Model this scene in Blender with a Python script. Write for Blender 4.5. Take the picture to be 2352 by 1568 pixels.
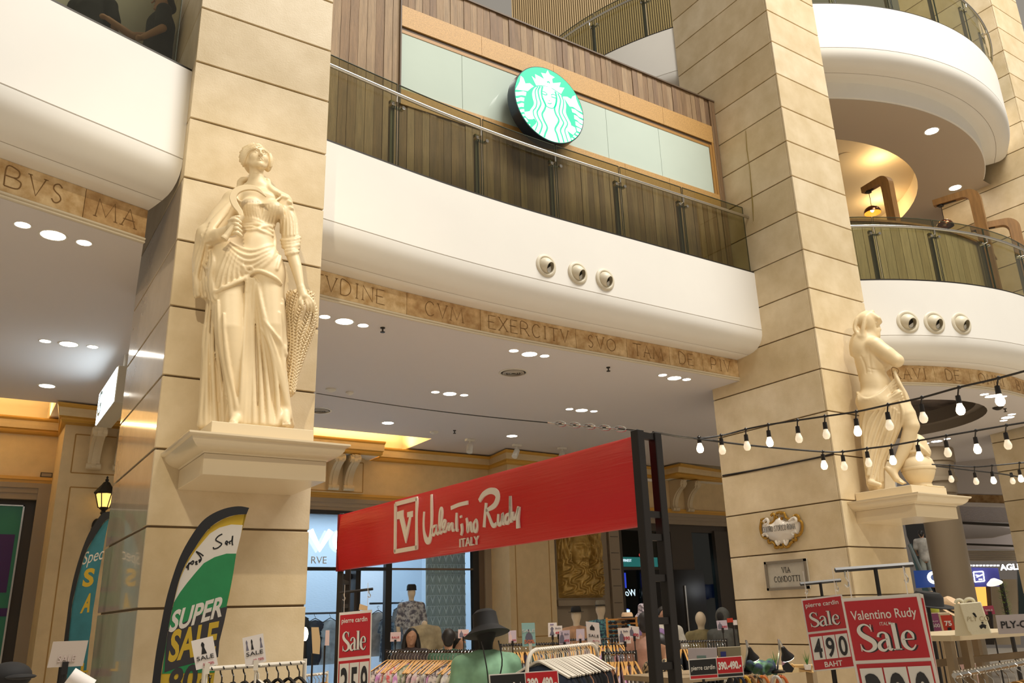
import bpy, bmesh, math, random
import numpy as np
from mathutils import Vector, Matrix
random.seed(7); np.random.seed(7)
for o in list(bpy.data.objects): bpy.data.objects.remove(o, do_unlink=True)
SC = bpy.context.scene
COL = SC.collection
# ---------------------------------------------------------------- camera (solved from the stone joints of the pillars)
FPX = 1921.0
RW = np.array([[0.84022503, -0.54143314, -0.0295307], [0.14620952, 0.27866642, -0.94919324], [0.52215388, 0.79321824, 0.31330518]])
EYE = np.array([0.0, 0.0, 1.7])
cam = bpy.data.cameras.new('camera'); cam.sensor_width = 36.0; cam.lens = FPX / 2352.0 * 36.0
cam.clip_start = 0.05; cam.clip_end = 300
camo = bpy.data.objects.new('camera', cam); COL.objects.link(camo)
_m = np.eye(4); _m[:3, 0] = RW[0]; _m[:3, 1] = -RW[1]; _m[:3, 2] = -RW[2]; _m[:3, 3] = EYE
camo.matrix_world = Matrix(_m.tolist()); SC.camera = camo
# ---------------------------------------------------------------- world, skylight, exposure
w = bpy.data.worlds.new('atrium_air'); SC.world = w; w.use_nodes = True
bg = w.node_tree.nodes['Background']; bg.inputs[0].default_value = (1.0, 0.90, 0.76, 1); bg.inputs[1].default_value = 0.29
def area(name, loc, target, sx, sy, power, col=(1, .93, .82)):
    l = bpy.data.lights.new(name, 'AREA'); l.shape = 'RECTANGLE'; l.size = sx; l.size_y = sy; l.energy = power; l.color = col
    o = bpy.data.objects.new(name, l); COL.objects.link(o); o.location = loc
    o.rotation_euler = (Vector(target) - Vector(loc)).to_track_quat('-Z', 'Y').to_euler(); return o
area('atrium_skylight', (11.5, -3.0, 26), (9.5, 4, 0), 16, 8, 8200, (1, .95, .86))
def spot(name, loc, target, power, ang, col=(1, .86, .62), blend=.8, rad=.08):
    l = bpy.data.lights.new(name, 'SPOT'); l.energy = power; l.color = col; l.spot_size = math.radians(ang); l.spot_blend = blend; l.shadow_soft_size = rad
    o = bpy.data.objects.new(name, l); COL.objects.link(o); o.location = loc
    o.rotation_euler = (Vector(target) - Vector(loc)).to_track_quat('-Z', 'Y').to_euler(); return o
def point(name, loc, power, col=(1, .8, .5), rad=.05):
    l = bpy.data.lights.new(name, 'POINT'); l.energy = power; l.color = col; l.shadow_soft_size = rad
    o = bpy.data.objects.new(name, l); COL.objects.link(o); o.location = loc; return o
# unseen warm spots with no fixture, aimed at the two statues and pillars
spot('statue_spot', (-1.2, 0.2, 7.6), (1.85, 6.6, 4.4), 760, 38)
spot('statue_spot_far', (6.2, -1.5, 7.8), (10.4, 6.6, 4.3), 800, 30)
SC.view_settings.view_transform = 'Standard'; SC.view_settings.look = 'None'
SC.view_settings.exposure = 0.12; SC.view_settings.gamma = 1.0; SC.view_settings.use_curve_mapping = False
SC.cycles.max_bounces = 8; SC.cycles.transparent_max_bounces = 16; SC.cycles.caustics_reflective = False; SC.cycles.caustics_refractive = False
# ---------------------------------------------------------------- pixel rays -> places
def ray(p): return RW.T @ np.array([p[0] - 1176.0, p[1] - 784.0, FPX])
def aty(px, py, y): r = ray((px, py)); return EYE + r * (y / r[1])
def atz(px, py, z): r = ray((px, py)); return EYE + r * ((z - EYE[2]) / r[2])
def atx(px, py, x): r = ray((px, py)); return EYE + r * (x / r[0])
def atd(px, py, d): return EYE + ray((px, py)) * (d / FPX)
def depth(p): return float(RW[2] @ (np.array(p) - EYE))
# ---------------------------------------------------------------- materials
MATS = {}
def nodes_of(m): return m.node_tree.nodes, m.node_tree.links
def mat(name, col=(.8, .8, .8), rough=.5, metal=0.0, emit=None, es=0.0, var=0.0, vscale=6.0, bump=0.0, bscale=40.0, stretch=(1, 1, 1), col2=None, spec=.5, trans=0.0, alpha=1.0, coat=0.0, detail=4.0, sharp=None):
    if name in MATS: return MATS[name]
    m = bpy.data.materials.new(name); m.use_nodes = True; N, L = nodes_of(m); b = N['Principled BSDF']
    b.inputs['Base Color'].default_value = (*col, 1); b.inputs['Roughness'].default_value = rough; b.inputs['Metallic'].default_value = metal
    b.inputs['Specular IOR Level'].default_value = spec; b.inputs['Coat Weight'].default_value = coat
    if trans: b.inputs['Transmission Weight'].default_value = trans
    if alpha < 1: b.inputs['Alpha'].default_value = alpha
    if emit: b.inputs['Emission Color'].default_value = (*emit, 1); b.inputs['Emission Strength'].default_value = es
    if var or bump:
        tc = N.new('ShaderNodeTexCoord'); mp = N.new('ShaderNodeMapping'); mp.inputs['Scale'].default_value = stretch; L.new(tc.outputs['Object'], mp.inputs['Vector'])
    if var:
        n = N.new('ShaderNodeTexNoise'); n.inputs['Scale'].default_value = vscale; n.inputs['Detail'].default_value = detail; n.inputs['Roughness'].default_value = .6
        L.new(mp.outputs[0], n.inputs['Vector'])
        r = N.new('ShaderNodeValToRGB'); lo, hi = sharp or (.3, .7); r.color_ramp.elements[0].position = lo; r.color_ramp.elements[1].position = hi
        c2 = col2 or tuple(c * (1 - var) for c in col)
        r.color_ramp.elements[0].color = (*c2, 1); r.color_ramp.elements[1].color = (*col, 1)
        L.new(n.outputs['Fac'], r.inputs['Fac']); L.new(r.outputs['Color'], b.inputs['Base Color'])
    if bump:
        n2 = N.new('ShaderNodeTexNoise'); n2.inputs['Scale'].default_value = bscale; n2.inputs['Detail'].default_value = 5; L.new(mp.outputs[0], n2.inputs['Vector'])
        bp = N.new('ShaderNodeBump'); bp.inputs['Strength'].default_value = bump; bp.inputs['Distance'].default_value = .01
        L.new(n2.outputs['Fac'], bp.inputs['Height']); L.new(bp.outputs['Normal'], b.inputs['Normal'])
    MATS[name] = m; return m
def emis(name, col, s): return mat(name, (0.02, 0.02, 0.02), .6, emit=col, es=s)
def glass(name, col=(.86, .94, .9), refl=.5, alpha=.82):
    if name in MATS: return MATS[name]
    m = bpy.data.materials.new(name); m.use_nodes = True; N, L = nodes_of(m); N.remove(N['Principled BSDF'])
    t = N.new('ShaderNodeBsdfTransparent'); t.inputs[0].default_value = (*col, 1)
    g = N.new('ShaderNodeBsdfGlossy'); g.inputs['Roughness'].default_value = .01; g.inputs[0].default_value = (1, 1, 1, 1)
    lw = N.new('ShaderNodeLayerWeight'); lw.inputs['Blend'].default_value = .5
    pw = N.new('ShaderNodeMath'); pw.operation = 'POWER'; pw.inputs[1].default_value = 4.0; L.new(lw.outputs['Facing'], pw.inputs[0])
    mt = N.new('ShaderNodeMath'); mt.operation = 'MULTIPLY_ADD'; mt.inputs[1].default_value = refl; mt.inputs[2].default_value = .04 * refl * 2; L.new(pw.outputs[0], mt.inputs[0])
    mx = N.new('ShaderNodeMixShader'); L.new(mt.outputs[0], mx.inputs[0]); L.new(t.outputs[0], mx.inputs[1]); L.new(g.outputs[0], mx.inputs[2])
    L.new(mx.outputs[0], N['Material Output'].inputs[0]); MATS[name] = m; return m
# ---------------------------------------------------------------- mesh builder
WM = {}
def V3(p): return np.asarray(p, float)
class MB:
    def __init__(s): s.v = []; s.f = []; s.m = []
    def add(s, vs, fs, mi=0):
        k = len(s.v); s.v.extend([tuple(map(float, p)) for p in vs]); s.f.extend([tuple(i + k for i in f) for f in fs]); s.m.extend([mi] * len(fs)); return s
    def box(s, a, b, mi=0, fr=None):
        x0, y0, z0 = a; x1, y1, z1 = b
        vs = [(x0, y0, z0), (x1, y0, z0), (x1, y1, z0), (x0, y1, z0), (x0, y0, z1), (x1, y0, z1), (x1, y1, z1), (x0, y1, z1)]
        if fr: vs = [fr(p) for p in vs]
        return s.add(vs, [(0, 3, 2, 1), (4, 5, 6, 7), (0, 1, 5, 4), (1, 2, 6, 5), (2, 3, 7, 6), (3, 0, 4, 7)], mi)
    def tube(s, path, r, n=8, mi=0, caps=True, flat=None):
        P = [V3(p) for p in path]; k = len(P); rr = r if hasattr(r, '__len__') else [r] * k
        rings = []; up = None
        for i in range(k):
            t = P[min(i + 1, k - 1)] - P[max(i - 1, 0)]; t = t / (np.linalg.norm(t) + 1e-12)
            if up is None: up = np.array([0, 0, 1.0]) if abs(t[2]) < .9 else np.array([1.0, 0, 0])
            a = np.cross(t, up); a /= np.linalg.norm(a) + 1e-12; b = np.cross(a, t); up = b
            fl = 1.0 if flat is None else flat
            rings.append([P[i] + rr[i] * (math.cos(2 * math.pi * j / n) * a + fl * math.sin(2 * math.pi * j / n) * b) for j in range(n)])
        vs = [p for rg in rings for p in rg]; fs = []
        for i in range(k - 1):
            for j in range(n):
                fs.append((i * n + j, i * n + (j + 1) % n, (i + 1) * n + (j + 1) % n, (i + 1) * n + j))
        if caps: fs.append(tuple(range(n - 1, -1, -1))); fs.append(tuple((k - 1) * n + j for j in range(n)))
        return s.add(vs, fs, mi)
    def lathe(s, prof, c=(0, 0, 0), n=16, mi=0, axis=(0, 0, 1), arc=None):
        ax = V3(axis); ax /= np.linalg.norm(ax); t = np.array([1.0, 0, 0]) if abs(ax[0]) < .9 else np.array([0, 1.0, 0])
        a = np.cross(ax, t); a /= np.linalg.norm(a); b = np.cross(ax, a); c = V3(c)
        vs = [c + ax * z + r * (math.cos(2 * math.pi * j / n) * a + math.sin(2 * math.pi * j / n) * b) for r, z in prof for j in range(n)]
        fs = [(i * n + j, i * n + (j + 1) % n, (i + 1) * n + (j + 1) % n, (i + 1) * n + j) for i in range(len(prof) - 1) for j in range(n)]
        if prof[0][0] > 1e-6: fs.append(tuple(range(n - 1, -1, -1)))
        if prof[-1][0] > 1e-6: fs.append(tuple((len(prof) - 1) * n + j for j in range(n)))
        return s.add(vs, fs, mi)
    def prism(s, poly, fr, t0, t1, mi=0):           # poly (u,v) in frame fr(u,v,w), extruded w = t0..t1
        k = len(poly); vs = [fr((u, v, t0)) for u, v in poly] + [fr((u, v, t1)) for u, v in poly]
        fs = [tuple(range(k - 1, -1, -1)), tuple(range(k, 2 * k))] + [(i, (i + 1) % k, k + (i + 1) % k, k + i) for i in range(k)]
        return s.add(vs, fs, mi)
    def sweep(s, prof, path, mi=0, close=False, ends=True):   # prof (d,z): d = offset to the left of the plan path; path [(x,y)]
        P = [V3(p) for p in path]; k = len(P); n = len(prof); vs = []
        for i in range(k):
            t = P[min(i + 1, k - 1)] - P[max(i - 1, 0)]; t /= np.linalg.norm(t); nrm = np.array([-t[1], t[0]])
            if 0 < i < k - 1:
                t0 = P[i] - P[i - 1]; t0 /= np.linalg.norm(t0); nrm = nrm / max(.3, abs(float(nrm @ np.array([-t0[1], t0[0]]))))
            for d, z in prof: q = P[i] + nrm * d; vs.append((q[0], q[1], z))
        fs = []
        rng = n if close else n - 1
        for i in range(k - 1):
            for j in range(rng): fs.append((i * n + j, (i + 1) * n + j, (i + 1) * n + (j + 1) % n, i * n + (j + 1) % n))
        if close and ends: fs.append(tuple(range(n))); fs.append(tuple((k - 1) * n + j for j in range(n - 1, -1, -1)))
        return s.add(vs, fs, mi)
    def ell(s, c, r, n=12, m=8, mi=0, fr=None):
        vs = []; 
        for i in range(1, m):
            th = math.pi * i / m
            for j in range(n): ph = 2 * math.pi * j / n; vs.append((c[0] + r[0] * math.sin(th) * math.cos(ph), c[1] + r[1] * math.sin(th) * math.sin(ph), c[2] + r[2] * math.cos(th)))
        top = len(vs); vs.append((c[0], c[1], c[2] + r[2])); vs.append((c[0], c[1], c[2] - r[2]))
        fs = [(i * n + j, (i + 1) * n + j, (i + 1) * n + (j + 1) % n, i * n + (j + 1) % n) for i in range(m - 2) for j in range(n)]
        fs += [(top, j, (j + 1) % n) for j in range(n)] + [(top + 1, (m - 2) * n + (j + 1) % n, (m - 2) * n + j) for j in range(n)]
        if fr: vs = [fr(p) for p in vs]
        return s.add(vs, fs, mi)
    def data(s, name, mats, smooth=False, bevel=0, inv=None, seg=1, recalc=True, ang=40):
        vs = s.v
        if inv is not None: vs = [tuple(inv @ Vector(p)) for p in vs]
        me = bpy.data.meshes.new(name); me.from_pydata(vs, [], s.f)
        for mm in (mats if isinstance(mats, (list, tuple)) else [mats]): me.materials.append(mm)
        if any(s.m): me.polygons.foreach_set('material_index', s.m)
        if bevel or recalc:
            bm = bmesh.new(); bm.from_mesh(me)
            if recalc: bmesh.ops.recalc_face_normals(bm, faces=bm.faces)
            if bevel: bmesh.ops.bevel(bm, geom=[e for e in bm.edges if len(e.link_faces) == 2 and e.calc_face_angle(0) > .5], offset=bevel, segments=seg, affect='EDGES', profile=.6)
            bm.to_mesh(me); bm.free()
        if smooth:
            me.polygons.foreach_set('use_smooth', [True] * len(me.polygons))
            if ang < 180: me.set_sharp_from_angle(angle=math.radians(ang))
        me.update(); return me
    def build(s, name, mats, parent=None, smooth=False, bevel=0, local=False, **kw):
        inv = None
        if parent is not None and not local and parent.name in WM: inv = WM[parent.name].inverted()
        me = s.data(name, mats, smooth, bevel, inv, **kw)
        return link(name, me, parent)
def link(name, me, parent=None):
    o = bpy.data.objects.new(name, me); COL.objects.link(o)
    if parent is not None: o.parent = parent; WM[o.name] = WM.get(parent.name, Matrix())
    return o
def thing(name, label, cat, loc=(0, 0, 0), rotz=0, group=None, kind=None):
    o = bpy.data.objects.new(name, None); COL.objects.link(o); o.empty_display_size = .1
    o.location = loc; o.rotation_euler = (0, 0, rotz); WM[o.name] = Matrix.Translation(Vector(loc)) @ Matrix.Rotation(rotz, 4, 'Z')
    return tag(o, label, cat, group, kind)
def tag(o, label=None, cat=None, group=None, kind=None):
    if label: o['label'] = label
    if cat: o['category'] = cat
    if group: o['group'] = group
    if kind: o['kind'] = kind
    return o
def struct(o): o['kind'] = 'structure'; return o
def copy_tree(o, parent=None, loc=None, rotz=None, label=None, swap=None):
    c = o.copy(); COL.objects.link(c); c.parent = parent
    if loc is not None: c.location = loc
    if rotz is not None: c.rotation_euler = (0, 0, rotz)
    if label: c['label'] = label
    if swap and c.type == 'MESH' and o.data.name in swap: c.data = swap[o.data.name]
    for ch in o.children: copy_tree(ch, c, swap=swap)
    return c
def frame(o, u, v, w=None):
    o, u, v = V3(o), V3(u), V3(v); w = np.cross(u, v) if w is None else V3(w)
    return lambda p: o + u * p[0] + v * p[1] + w * p[2]
def unit(a): a = V3(a); return a / np.linalg.norm(a)
def cr(pts, n=6, closed=False):                         # Catmull-Rom through points (any dimension)
    P = [V3(p) for p in pts]; k = len(P); out = []
    for i in range(k if closed else k - 1):
        p0, p1, p2, p3 = (P[(i - 1) % k], P[i], P[(i + 1) % k], P[(i + 2) % k]) if closed else (P[max(i - 1, 0)], P[i], P[i + 1], P[min(i + 2, k - 1)])
        for j in range(n):
            t = j / n; out.append(.5 * ((2 * p1) + (-p0 + p2) * t + (2 * p0 - 5 * p1 + 4 * p2 - p3) * t * t + (-p0 + 3 * p1 - 3 * p2 + p3) * t ** 3))
    if not closed: out.append(P[-1])
    return out
def stroke(mb, pts, wd, fr, t0=0.0, t1=.003, mi=0, n=5, smooth=True):    # ribbon along (u,v) pts; wd scalar or per-point widths
    k = len(pts); ws = list(wd) if hasattr(wd, '__len__') else [wd] * k
    Q = cr([(p[0], p[1], ws[i]) for i, p in enumerate(pts)], n) if smooth and k > 2 else [V3((p[0], p[1], ws[i])) for i, p in enumerate(pts)]
    L, Rr = [], []
    for i in range(len(Q)):
        t = Q[min(i + 1, len(Q) - 1)][:2] - Q[max(i - 1, 0)][:2]; t = t / (np.linalg.norm(t) + 1e-9); nn = np.array([-t[1], t[0]])
        L.append(Q[i][:2] + nn * Q[i][2] / 2); Rr.append(Q[i][:2] - nn * Q[i][2] / 2)
    m = len(Q); vs = [fr((*p, t0)) for p in L] + [fr((*p, t0)) for p in Rr] + [fr((*p, t1)) for p in L] + [fr((*p, t1)) for p in Rr]
    fs = []
    for i in range(m - 1):
        fs += [(i, i + 1, m + i + 1, m + i), (2 * m + i, 3 * m + i, 3 * m + i + 1, 2 * m + i + 1), (i, 2 * m + i, 2 * m + i + 1, i + 1), (m + i, m + i + 1, 3 * m + i + 1, 3 * m + i)]
    fs += [(0, m, 3 * m, 2 * m), (m - 1, 3 * m - 1, 4 * m - 1, 2 * m - 1)]
    mb.add(vs, fs, mi)
_TX = {}
def text_mesh(s, bold=0.0, shear=0.0, space=1.0):       # built-in font -> (verts, faces, width) at cap height 1, flat
    key = (s, bold, shear, space)
    if key in _TX: return _TX[key]
    c = bpy.data.curves.new('txt', 'FONT'); c.body = s; c.size = 1.0; c.offset = bold; c.shear = shear; c.space_character = space; c.resolution_u = 4; c.extrude = 0.01
    o = bpy.data.objects.new('txt', c); COL.objects.link(o); dg = bpy.context.evaluated_depsgraph_get(); dg.update()
    me = bpy.data.meshes.new_from_object(o.evaluated_get(dg)); vs = np.array([v.co[:] for v in me.vertices]) if len(me.vertices) else np.zeros((0, 3)); fs = [tuple(p.vertices) for p in me.polygons]
    bpy.data.objects.remove(o, do_unlink=True); bpy.data.curves.remove(c); bpy.data.meshes.remove(me)
    if len(vs): vs[:, 0] -= vs[:, 0].min(); vs[:, :2] /= .70; vs[:, 2] = np.where(vs[:, 2] > 0, 1, 0)
    r = (vs, fs, float(vs[:, 0].max()) if len(vs) else 0.0); _TX[key] = r; return r
def text(mb, s, fr, u, v, h, width=None, align='L', t0=0.0, t1=.002, mi=0, bold=0.0, shear=0.0, space=1.0, mirror=False):
    vs, fs, wd = text_mesh(s, bold, shear, space); sx = h if width is None else width / max(wd, 1e-6); W = wd * sx
    u0 = u - (W / 2 if align == 'C' else W if align == 'R' else 0)
    mb.add([fr((u0 + (W - p[0] * sx if mirror else p[0] * sx), v + p[1] * h, t1 if p[2] > .5 else t0)) for p in vs], fs, mi); return W
# ================================================================ materials of the building
STONE = [mat('travertine_%d' % i, c, .42, var=.22, vscale=2.6, bump=.12, bscale=60, col2=tuple(k * q for k, q in zip(c, (.80, .76, .66))), detail=9) for i, c in enumerate([(.75, .62, .42), (.78, .66, .47), (.71, .58, .38), (.76, .63, .43)])]
CORE = mat('dark_joint_stone', (.26, .19, .11), .9)  # dark core stone that shows in the joints between slabs
POLISH = mat('polished_marble', (.68, .55, .39), .12, var=.18, vscale=2.5, detail=6, coat=.5)
WHITE = mat('white_plaster', (.85, .83, .785), .5, var=.03, vscale=1.2)
SEAM = mat('seam_grey', (.34, .30, .25), .8)
CEIL = mat('ceiling_paint', (.72, .68, .68), .7)
CREAM = mat('cream_paint', (.74, .66, .52), .6)
FRIEZE = [mat('frieze_stone_%d' % i, c, .7, var=.5, vscale=7, bump=.5, bscale=22, col2=d, detail=8) for i, (c, d) in enumerate([((.80, .60, .34), (.40, .22, .075)), ((.84, .66, .40), (.46, .27, .10)), ((.72, .50, .26), (.34, .18, .06))])]
INK = mat('frieze_letter_shade', (.22, .125, .05), .9)  # flat dark strokes: shade and staining of carved letters, painted rather than cut
DARKM = mat('dark_bronze', (.045, .04, .035), .4, metal=.6)
STEEL = mat('brushed_steel', (.62, .6, .56), .25, metal=1.0)
RAILGLASS = glass('rail_glass', (.74, .74, .62), .55)
EDGEG = mat('glass_edge', (.06, .075, .05), .25)
FLOORM = mat('floor_stone', (.62, .55, .45), .25, var=.12, vscale=1.0)
# ================================================================ floor
m = MB(); m.box((-20, -14, -.3), (45, 40, 0)); struct(m.build('floor', FLOORM))
# ================================================================ pillars, each slab a piece
ZJ = [1.845 + .604 * k for k in range(-3, 25)]
def pillar(x0, x1, ztop, label, zmin=0.03):
    yf, yb = 7.0, 9.05
    t = thing('stone_pillar', label, 'pillar', (x0, yf, 0))
    c = MB(); c.box((x0 + .03, yf + .03, 0), (x1, yb, ztop)); c.build('core', CORE, t)
    zs = [z for z in ZJ if z < ztop + .3]; k = 0
    for a, b in zip(zs[:-1], zs[1:]):
        if b < zmin: continue
        g = .009
        s = MB(); s.box((x0, yf, a + g), (x1 + .004, yf + .032, b - g)); s.build('stone_slab', STONE[(k * 7 + int(x0)) % 4], t, bevel=.004)
        s = MB(); s.box((x0, yf + .036, a + g), (x0 + .032, yb, b - g)); s.build('side_slab', (POLISH if x0 < 2 and a < 4.9 else STONE[(k * 5 + 1 + int(x0)) % 4]), t, bevel=.004)
        s = MB(); s.box((x1 - .02, yf + .036, a + g), (x1 + .004, yb, b - g)); s.build('side_slab', STONE[(k + 2) % 4], t, bevel=.004)
        k += 1
    return t
P1 = pillar(1.204, 2.487, 9.4, 'square beige stone pillar behind the statue with the sickle')
P2 = pillar(9.742, 11.012, 15.5, 'square beige stone pillar carrying the street name plaque')
P3 = pillar(17.9, 19.17, 17.0, 'square beige stone pillar at the far right edge of the photo', 1.0)
# thin crack line down the second pillar
m = MB(); fr = frame((9.739, 0, 0), (0, 1, 0), (0, 0, 1), (-1, 0, 0))
for pts in ([(1713, 300), (1716, 345), (1722, 385), (1726, 430), (1729, 470), (1731, 508)],):
    q = [atx(a, b, 9.74) for a, b in pts]; stroke(m, [(p[1], p[2]) for p in q], [.006, .012, .008, .014, .02, .006], fr, 0, .004, smooth=False)
m.build('crack', mat('crack_stain', (.30, .22, .06), .9), P2)
# ================================================================ balcony fascias
PROF = [(0, 6.64), (0, 5.717), (.004, 5.713), (.004, 5.706), (0, 5.702), (.006, 5.63), (.03, 5.56), (.07, 5.5), (.13, 5.45), (.2, 5.42), (.3, 5.401), (.304, 5.404), (.31, 5.404), (.314, 5.4), (.42, 5.39), (.56, 5.385)]
def shift(prof, dz): return [(d, z + dz) for d, z in prof]
PATH_C = cr([(2.487, 7.60), (2.73, 7.635), (3.35, 7.72), (4.0, 7.805), (4.7, 7.87), (5.4, 7.91), (6.2, 7.925), (7.5, 7.925), (9.742, 7.93)], 5)
PATH_L = cr([(-2.6, 5.8), (-1.6, 6.2), (-.6, 6.55), (-.241, 6.665), (.2, 6.81), (.69, 6.965), (1.204, 7.13)], 5)
CX, CY, CR = 14.62, 12.1, 5.72
def arc(a0, a1, r, n): return [(CX + r * math.cos(math.radians(a0 + (a1 - a0) * i / n)), CY + r * math.sin(math.radians(a0 + (a1 - a0) * i / n))) for i in range(n + 1)]
PATH_R2 = arc(232, 305, CR, 44); PATH_R3 = arc(172, 305, CR, 80)
# the sweep offsets to the left of travel; all these paths run left to right (+x), so 'left' is +y = into the building
def off(path, d):
    P = [V3(p) for p in path]; o = []
    for i in range(len(P)):
        t = P[min(i + 1, len(P) - 1)] - P[max(i - 1, 0)]; t /= np.linalg.norm(t); o.append(P[i] + d * np.array([-t[1], t[0]]))
    return o
def fascia(path, dz, label):
    t = thing('balcony_parapet', label, 'balcony', (path[0][0], path[0][1], 6.64 + dz))
    m = MB(); m.sweep(shift([(.5, 6.64), (0, 6.64)] + PROF[1:], dz), path); m.build('parapet_face', WHITE, t, smooth=True, recalc=False)
    for z, d in ((5.710, .0035), (5.404, .305)):
        m = MB(); m.sweep(shift([(d - .001, z + .0025), (d - .001, z - .0025)] if d < .1 else [(d - .003, z - .0042), (d + .003, z - .0042)], dz), path); m.build('seam', SEAM, t)
    m = MB(); m.sweep(shift([(.01, 6.64), (.01, 6.668), (.11, 6.668), (.11, 6.64)], dz), path); m.build('base_channel', DARKM, t)
    return t
FC = fascia(PATH_C, 0, 'white curved balcony parapet between the two pillars')
FL = fascia(PATH_L, 0, 'white balcony parapet at the left below the people')
FR2 = fascia(PATH_R2, 0, 'white round balcony parapet with three air nozzles behind the right statue')
FR3 = fascia(PATH_R3, 5.36, 'white round upper balcony parapet at the top right')
# plain inner band of the upper round balcony
m = MB(); m.sweep([(.56, 10.745), (.56, 10.43), (.60, 10.41)], PATH_R3); m.build('inner_band', WHITE, FR3, smooth=True, recalc=False)
# ================================================================ inscribed friezes
GLY = {'A': [[(0, 0), (.5, 1), (1, 0)], [(.2, .38), (.8, .38)]], 'B': [[(0, 0), (0, 1), (.6, 1), (.8, .85), (.75, .62), (.5, .53), (0, .53)], [(.5, .53), (.95, .4), (.9, .1), (.6, 0), (0, 0)]],
       'C': [[(.95, .82), (.7, 1), (.35, .98), (.05, .7), (.03, .35), (.3, .03), (.65, 0), (.95, .15)]], 'D': [[(0, 0), (0, 1), (.5, 1), (.92, .75), (.95, .3), (.55, 0), (0, 0)]],
       'E': [[(.85, 1), (0, 1), (0, 0), (.9, 0)], [(0, .52), (.65, .52)]], 'I': [[(.5, 0), (.5, 1)]], 'M': [[(0, 0), (.12, 1), (.5, .1), (.88, 1), (1, 0)]], 'N': [[(0, 0), (0, 1), (1, 0), (1, 1)]],
       'O': [[(.5, 1), (.12, .82), (0, .5), (.12, .18), (.5, 0), (.88, .18), (1, .5), (.88, .82), (.5, 1)]], 'P': [[(0, 0), (0, 1), (.6, 1), (.85, .8), (.75, .52), (.5, .45), (0, .45)]], 'R': [[(0, 0), (0, 1), (.6, 1), (.85, .8), (.75, .56), (.5, .5), (0, .5)], [(.45, .5), (1, 0)]],
       'S': [[(.85, .85), (.55, 1), (.2, .9), (.12, .7), (.35, .55), (.7, .42), (.85, .22), (.6, .02), (.3, 0), (.08, .15)]], 'T': [[(0, 1), (1, 1)], [(.5, 1), (.5, 0)]], 'V': [[(0, 1), (.5, 0), (1, 1)]], 'X': [[(0, 0), (1, 1)], [(0, 1), (1, 0)]]}
GW = {'I': .3, 'M': 1.15, 'O': .95, 'E': .65, 'S': .6}
CURV = set('BCDOPRS')
def capitals(mb, s, fr, u, v, h, sw, t0, t1, k=.72, gap=.25, wscale=1.0):
    for ch in s:
        if ch == ' ': u += h * .45 * wscale; continue
        wd = GW.get(ch, .8) * h * k * wscale
        for pl in GLY[ch]:
            pts = [(u + p[0] * wd, v + p[1] * h) for p in pl]
            stroke(mb, pts, sw, fr, t0, t1, n=4, smooth=ch in CURV and len(pl) > 2)
            for e in (pts[0], pts[-1]):
                if not (ch in CURV and len(pl) > 4): stroke(mb, [(e[0] - sw * 1.6, e[1]), (e[0] + sw * 1.6, e[1])], sw * .7, fr, t0, t1, smooth=False)
        u += wd + h * gap * wscale
    return u
def frieze(path, blocks, label, z0=5.103, z1=5.383):
    P = off(path, .54); seg = [0]
    for a, b in zip(P[:-1], P[1:]): seg.append(seg[-1] + float(np.linalg.norm(b - a)))
    def pt(s):
        s = min(max(s, 0), seg[-1] - 1e-6); i = next(j for j in range(len(seg) - 1) if seg[j + 1] > s); f = (s - seg[i]) / (seg[i + 1] - seg[i]); return P[i] * (1 - f) + P[i + 1] * f
    t = thing('inscribed_frieze', label, 'frieze', (*P[0], z0)); tot = sum(b[1] for b in blocks); s = 0.0
    for k, (txt, wd) in enumerate(blocks):
        a, b = s + .003, s + wd / tot * seg[-1] - .003; s = b + .003; n = max(3, int((b - a) / .12))
        q = [pt(a + (b - a) * i / n) for i in range(n + 1)]
        m = MB(); m.sweep([(.0, z0), (.0, z1), (.06, z1), (.06, z0)], q, close=True); blk = m.build('frieze_block', FRIEZE[(k * 2 + len(txt)) % 3], t, recalc=True)
        if txt:
            mid = pt((a + b) / 2); d = unit(np.append(pt(b) - pt(a), 0)); nrm = np.array([d[1], -d[0], 0])
            def bend(p, a=a, b=b, nrm=nrm):
                qq = pt((a + b) / 2 + p[0]); return np.array([qq[0], qq[1], p[1]]) + nrm * p[2]
            h = .175; tw = sum(GW.get(c, .8) * h * .72 + h * .25 if c != ' ' else h * .45 for c in txt) - h * .25
            ws = min(1.25, (b - a - .07) / tw)
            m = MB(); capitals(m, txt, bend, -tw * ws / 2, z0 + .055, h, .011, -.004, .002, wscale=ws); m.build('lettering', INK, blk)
    m = MB(); m.sweep([(.535, z0), (.525, z0 - .008), (.525, z0 - .02), (.545, z0 - .028), (.53, z0 - .036), (.53, z0 - .05), (.6, z0 - .053)], path); m.build('moulding', CREAM, t, smooth=True, recalc=False)
    return t
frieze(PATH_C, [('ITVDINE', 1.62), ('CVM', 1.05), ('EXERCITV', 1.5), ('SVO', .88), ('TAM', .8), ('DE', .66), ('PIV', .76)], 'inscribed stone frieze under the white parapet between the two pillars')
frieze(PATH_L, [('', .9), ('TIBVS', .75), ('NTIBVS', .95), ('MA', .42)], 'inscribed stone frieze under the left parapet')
frieze(PATH_R2, [('', .9), ('RAVI', 1.0), ('DE', .8), ('OMNI', 1.2), ('BVS', 1.0), ('', 1.2), ('', 1.2)], 'inscribed stone frieze behind the right statue')
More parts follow.
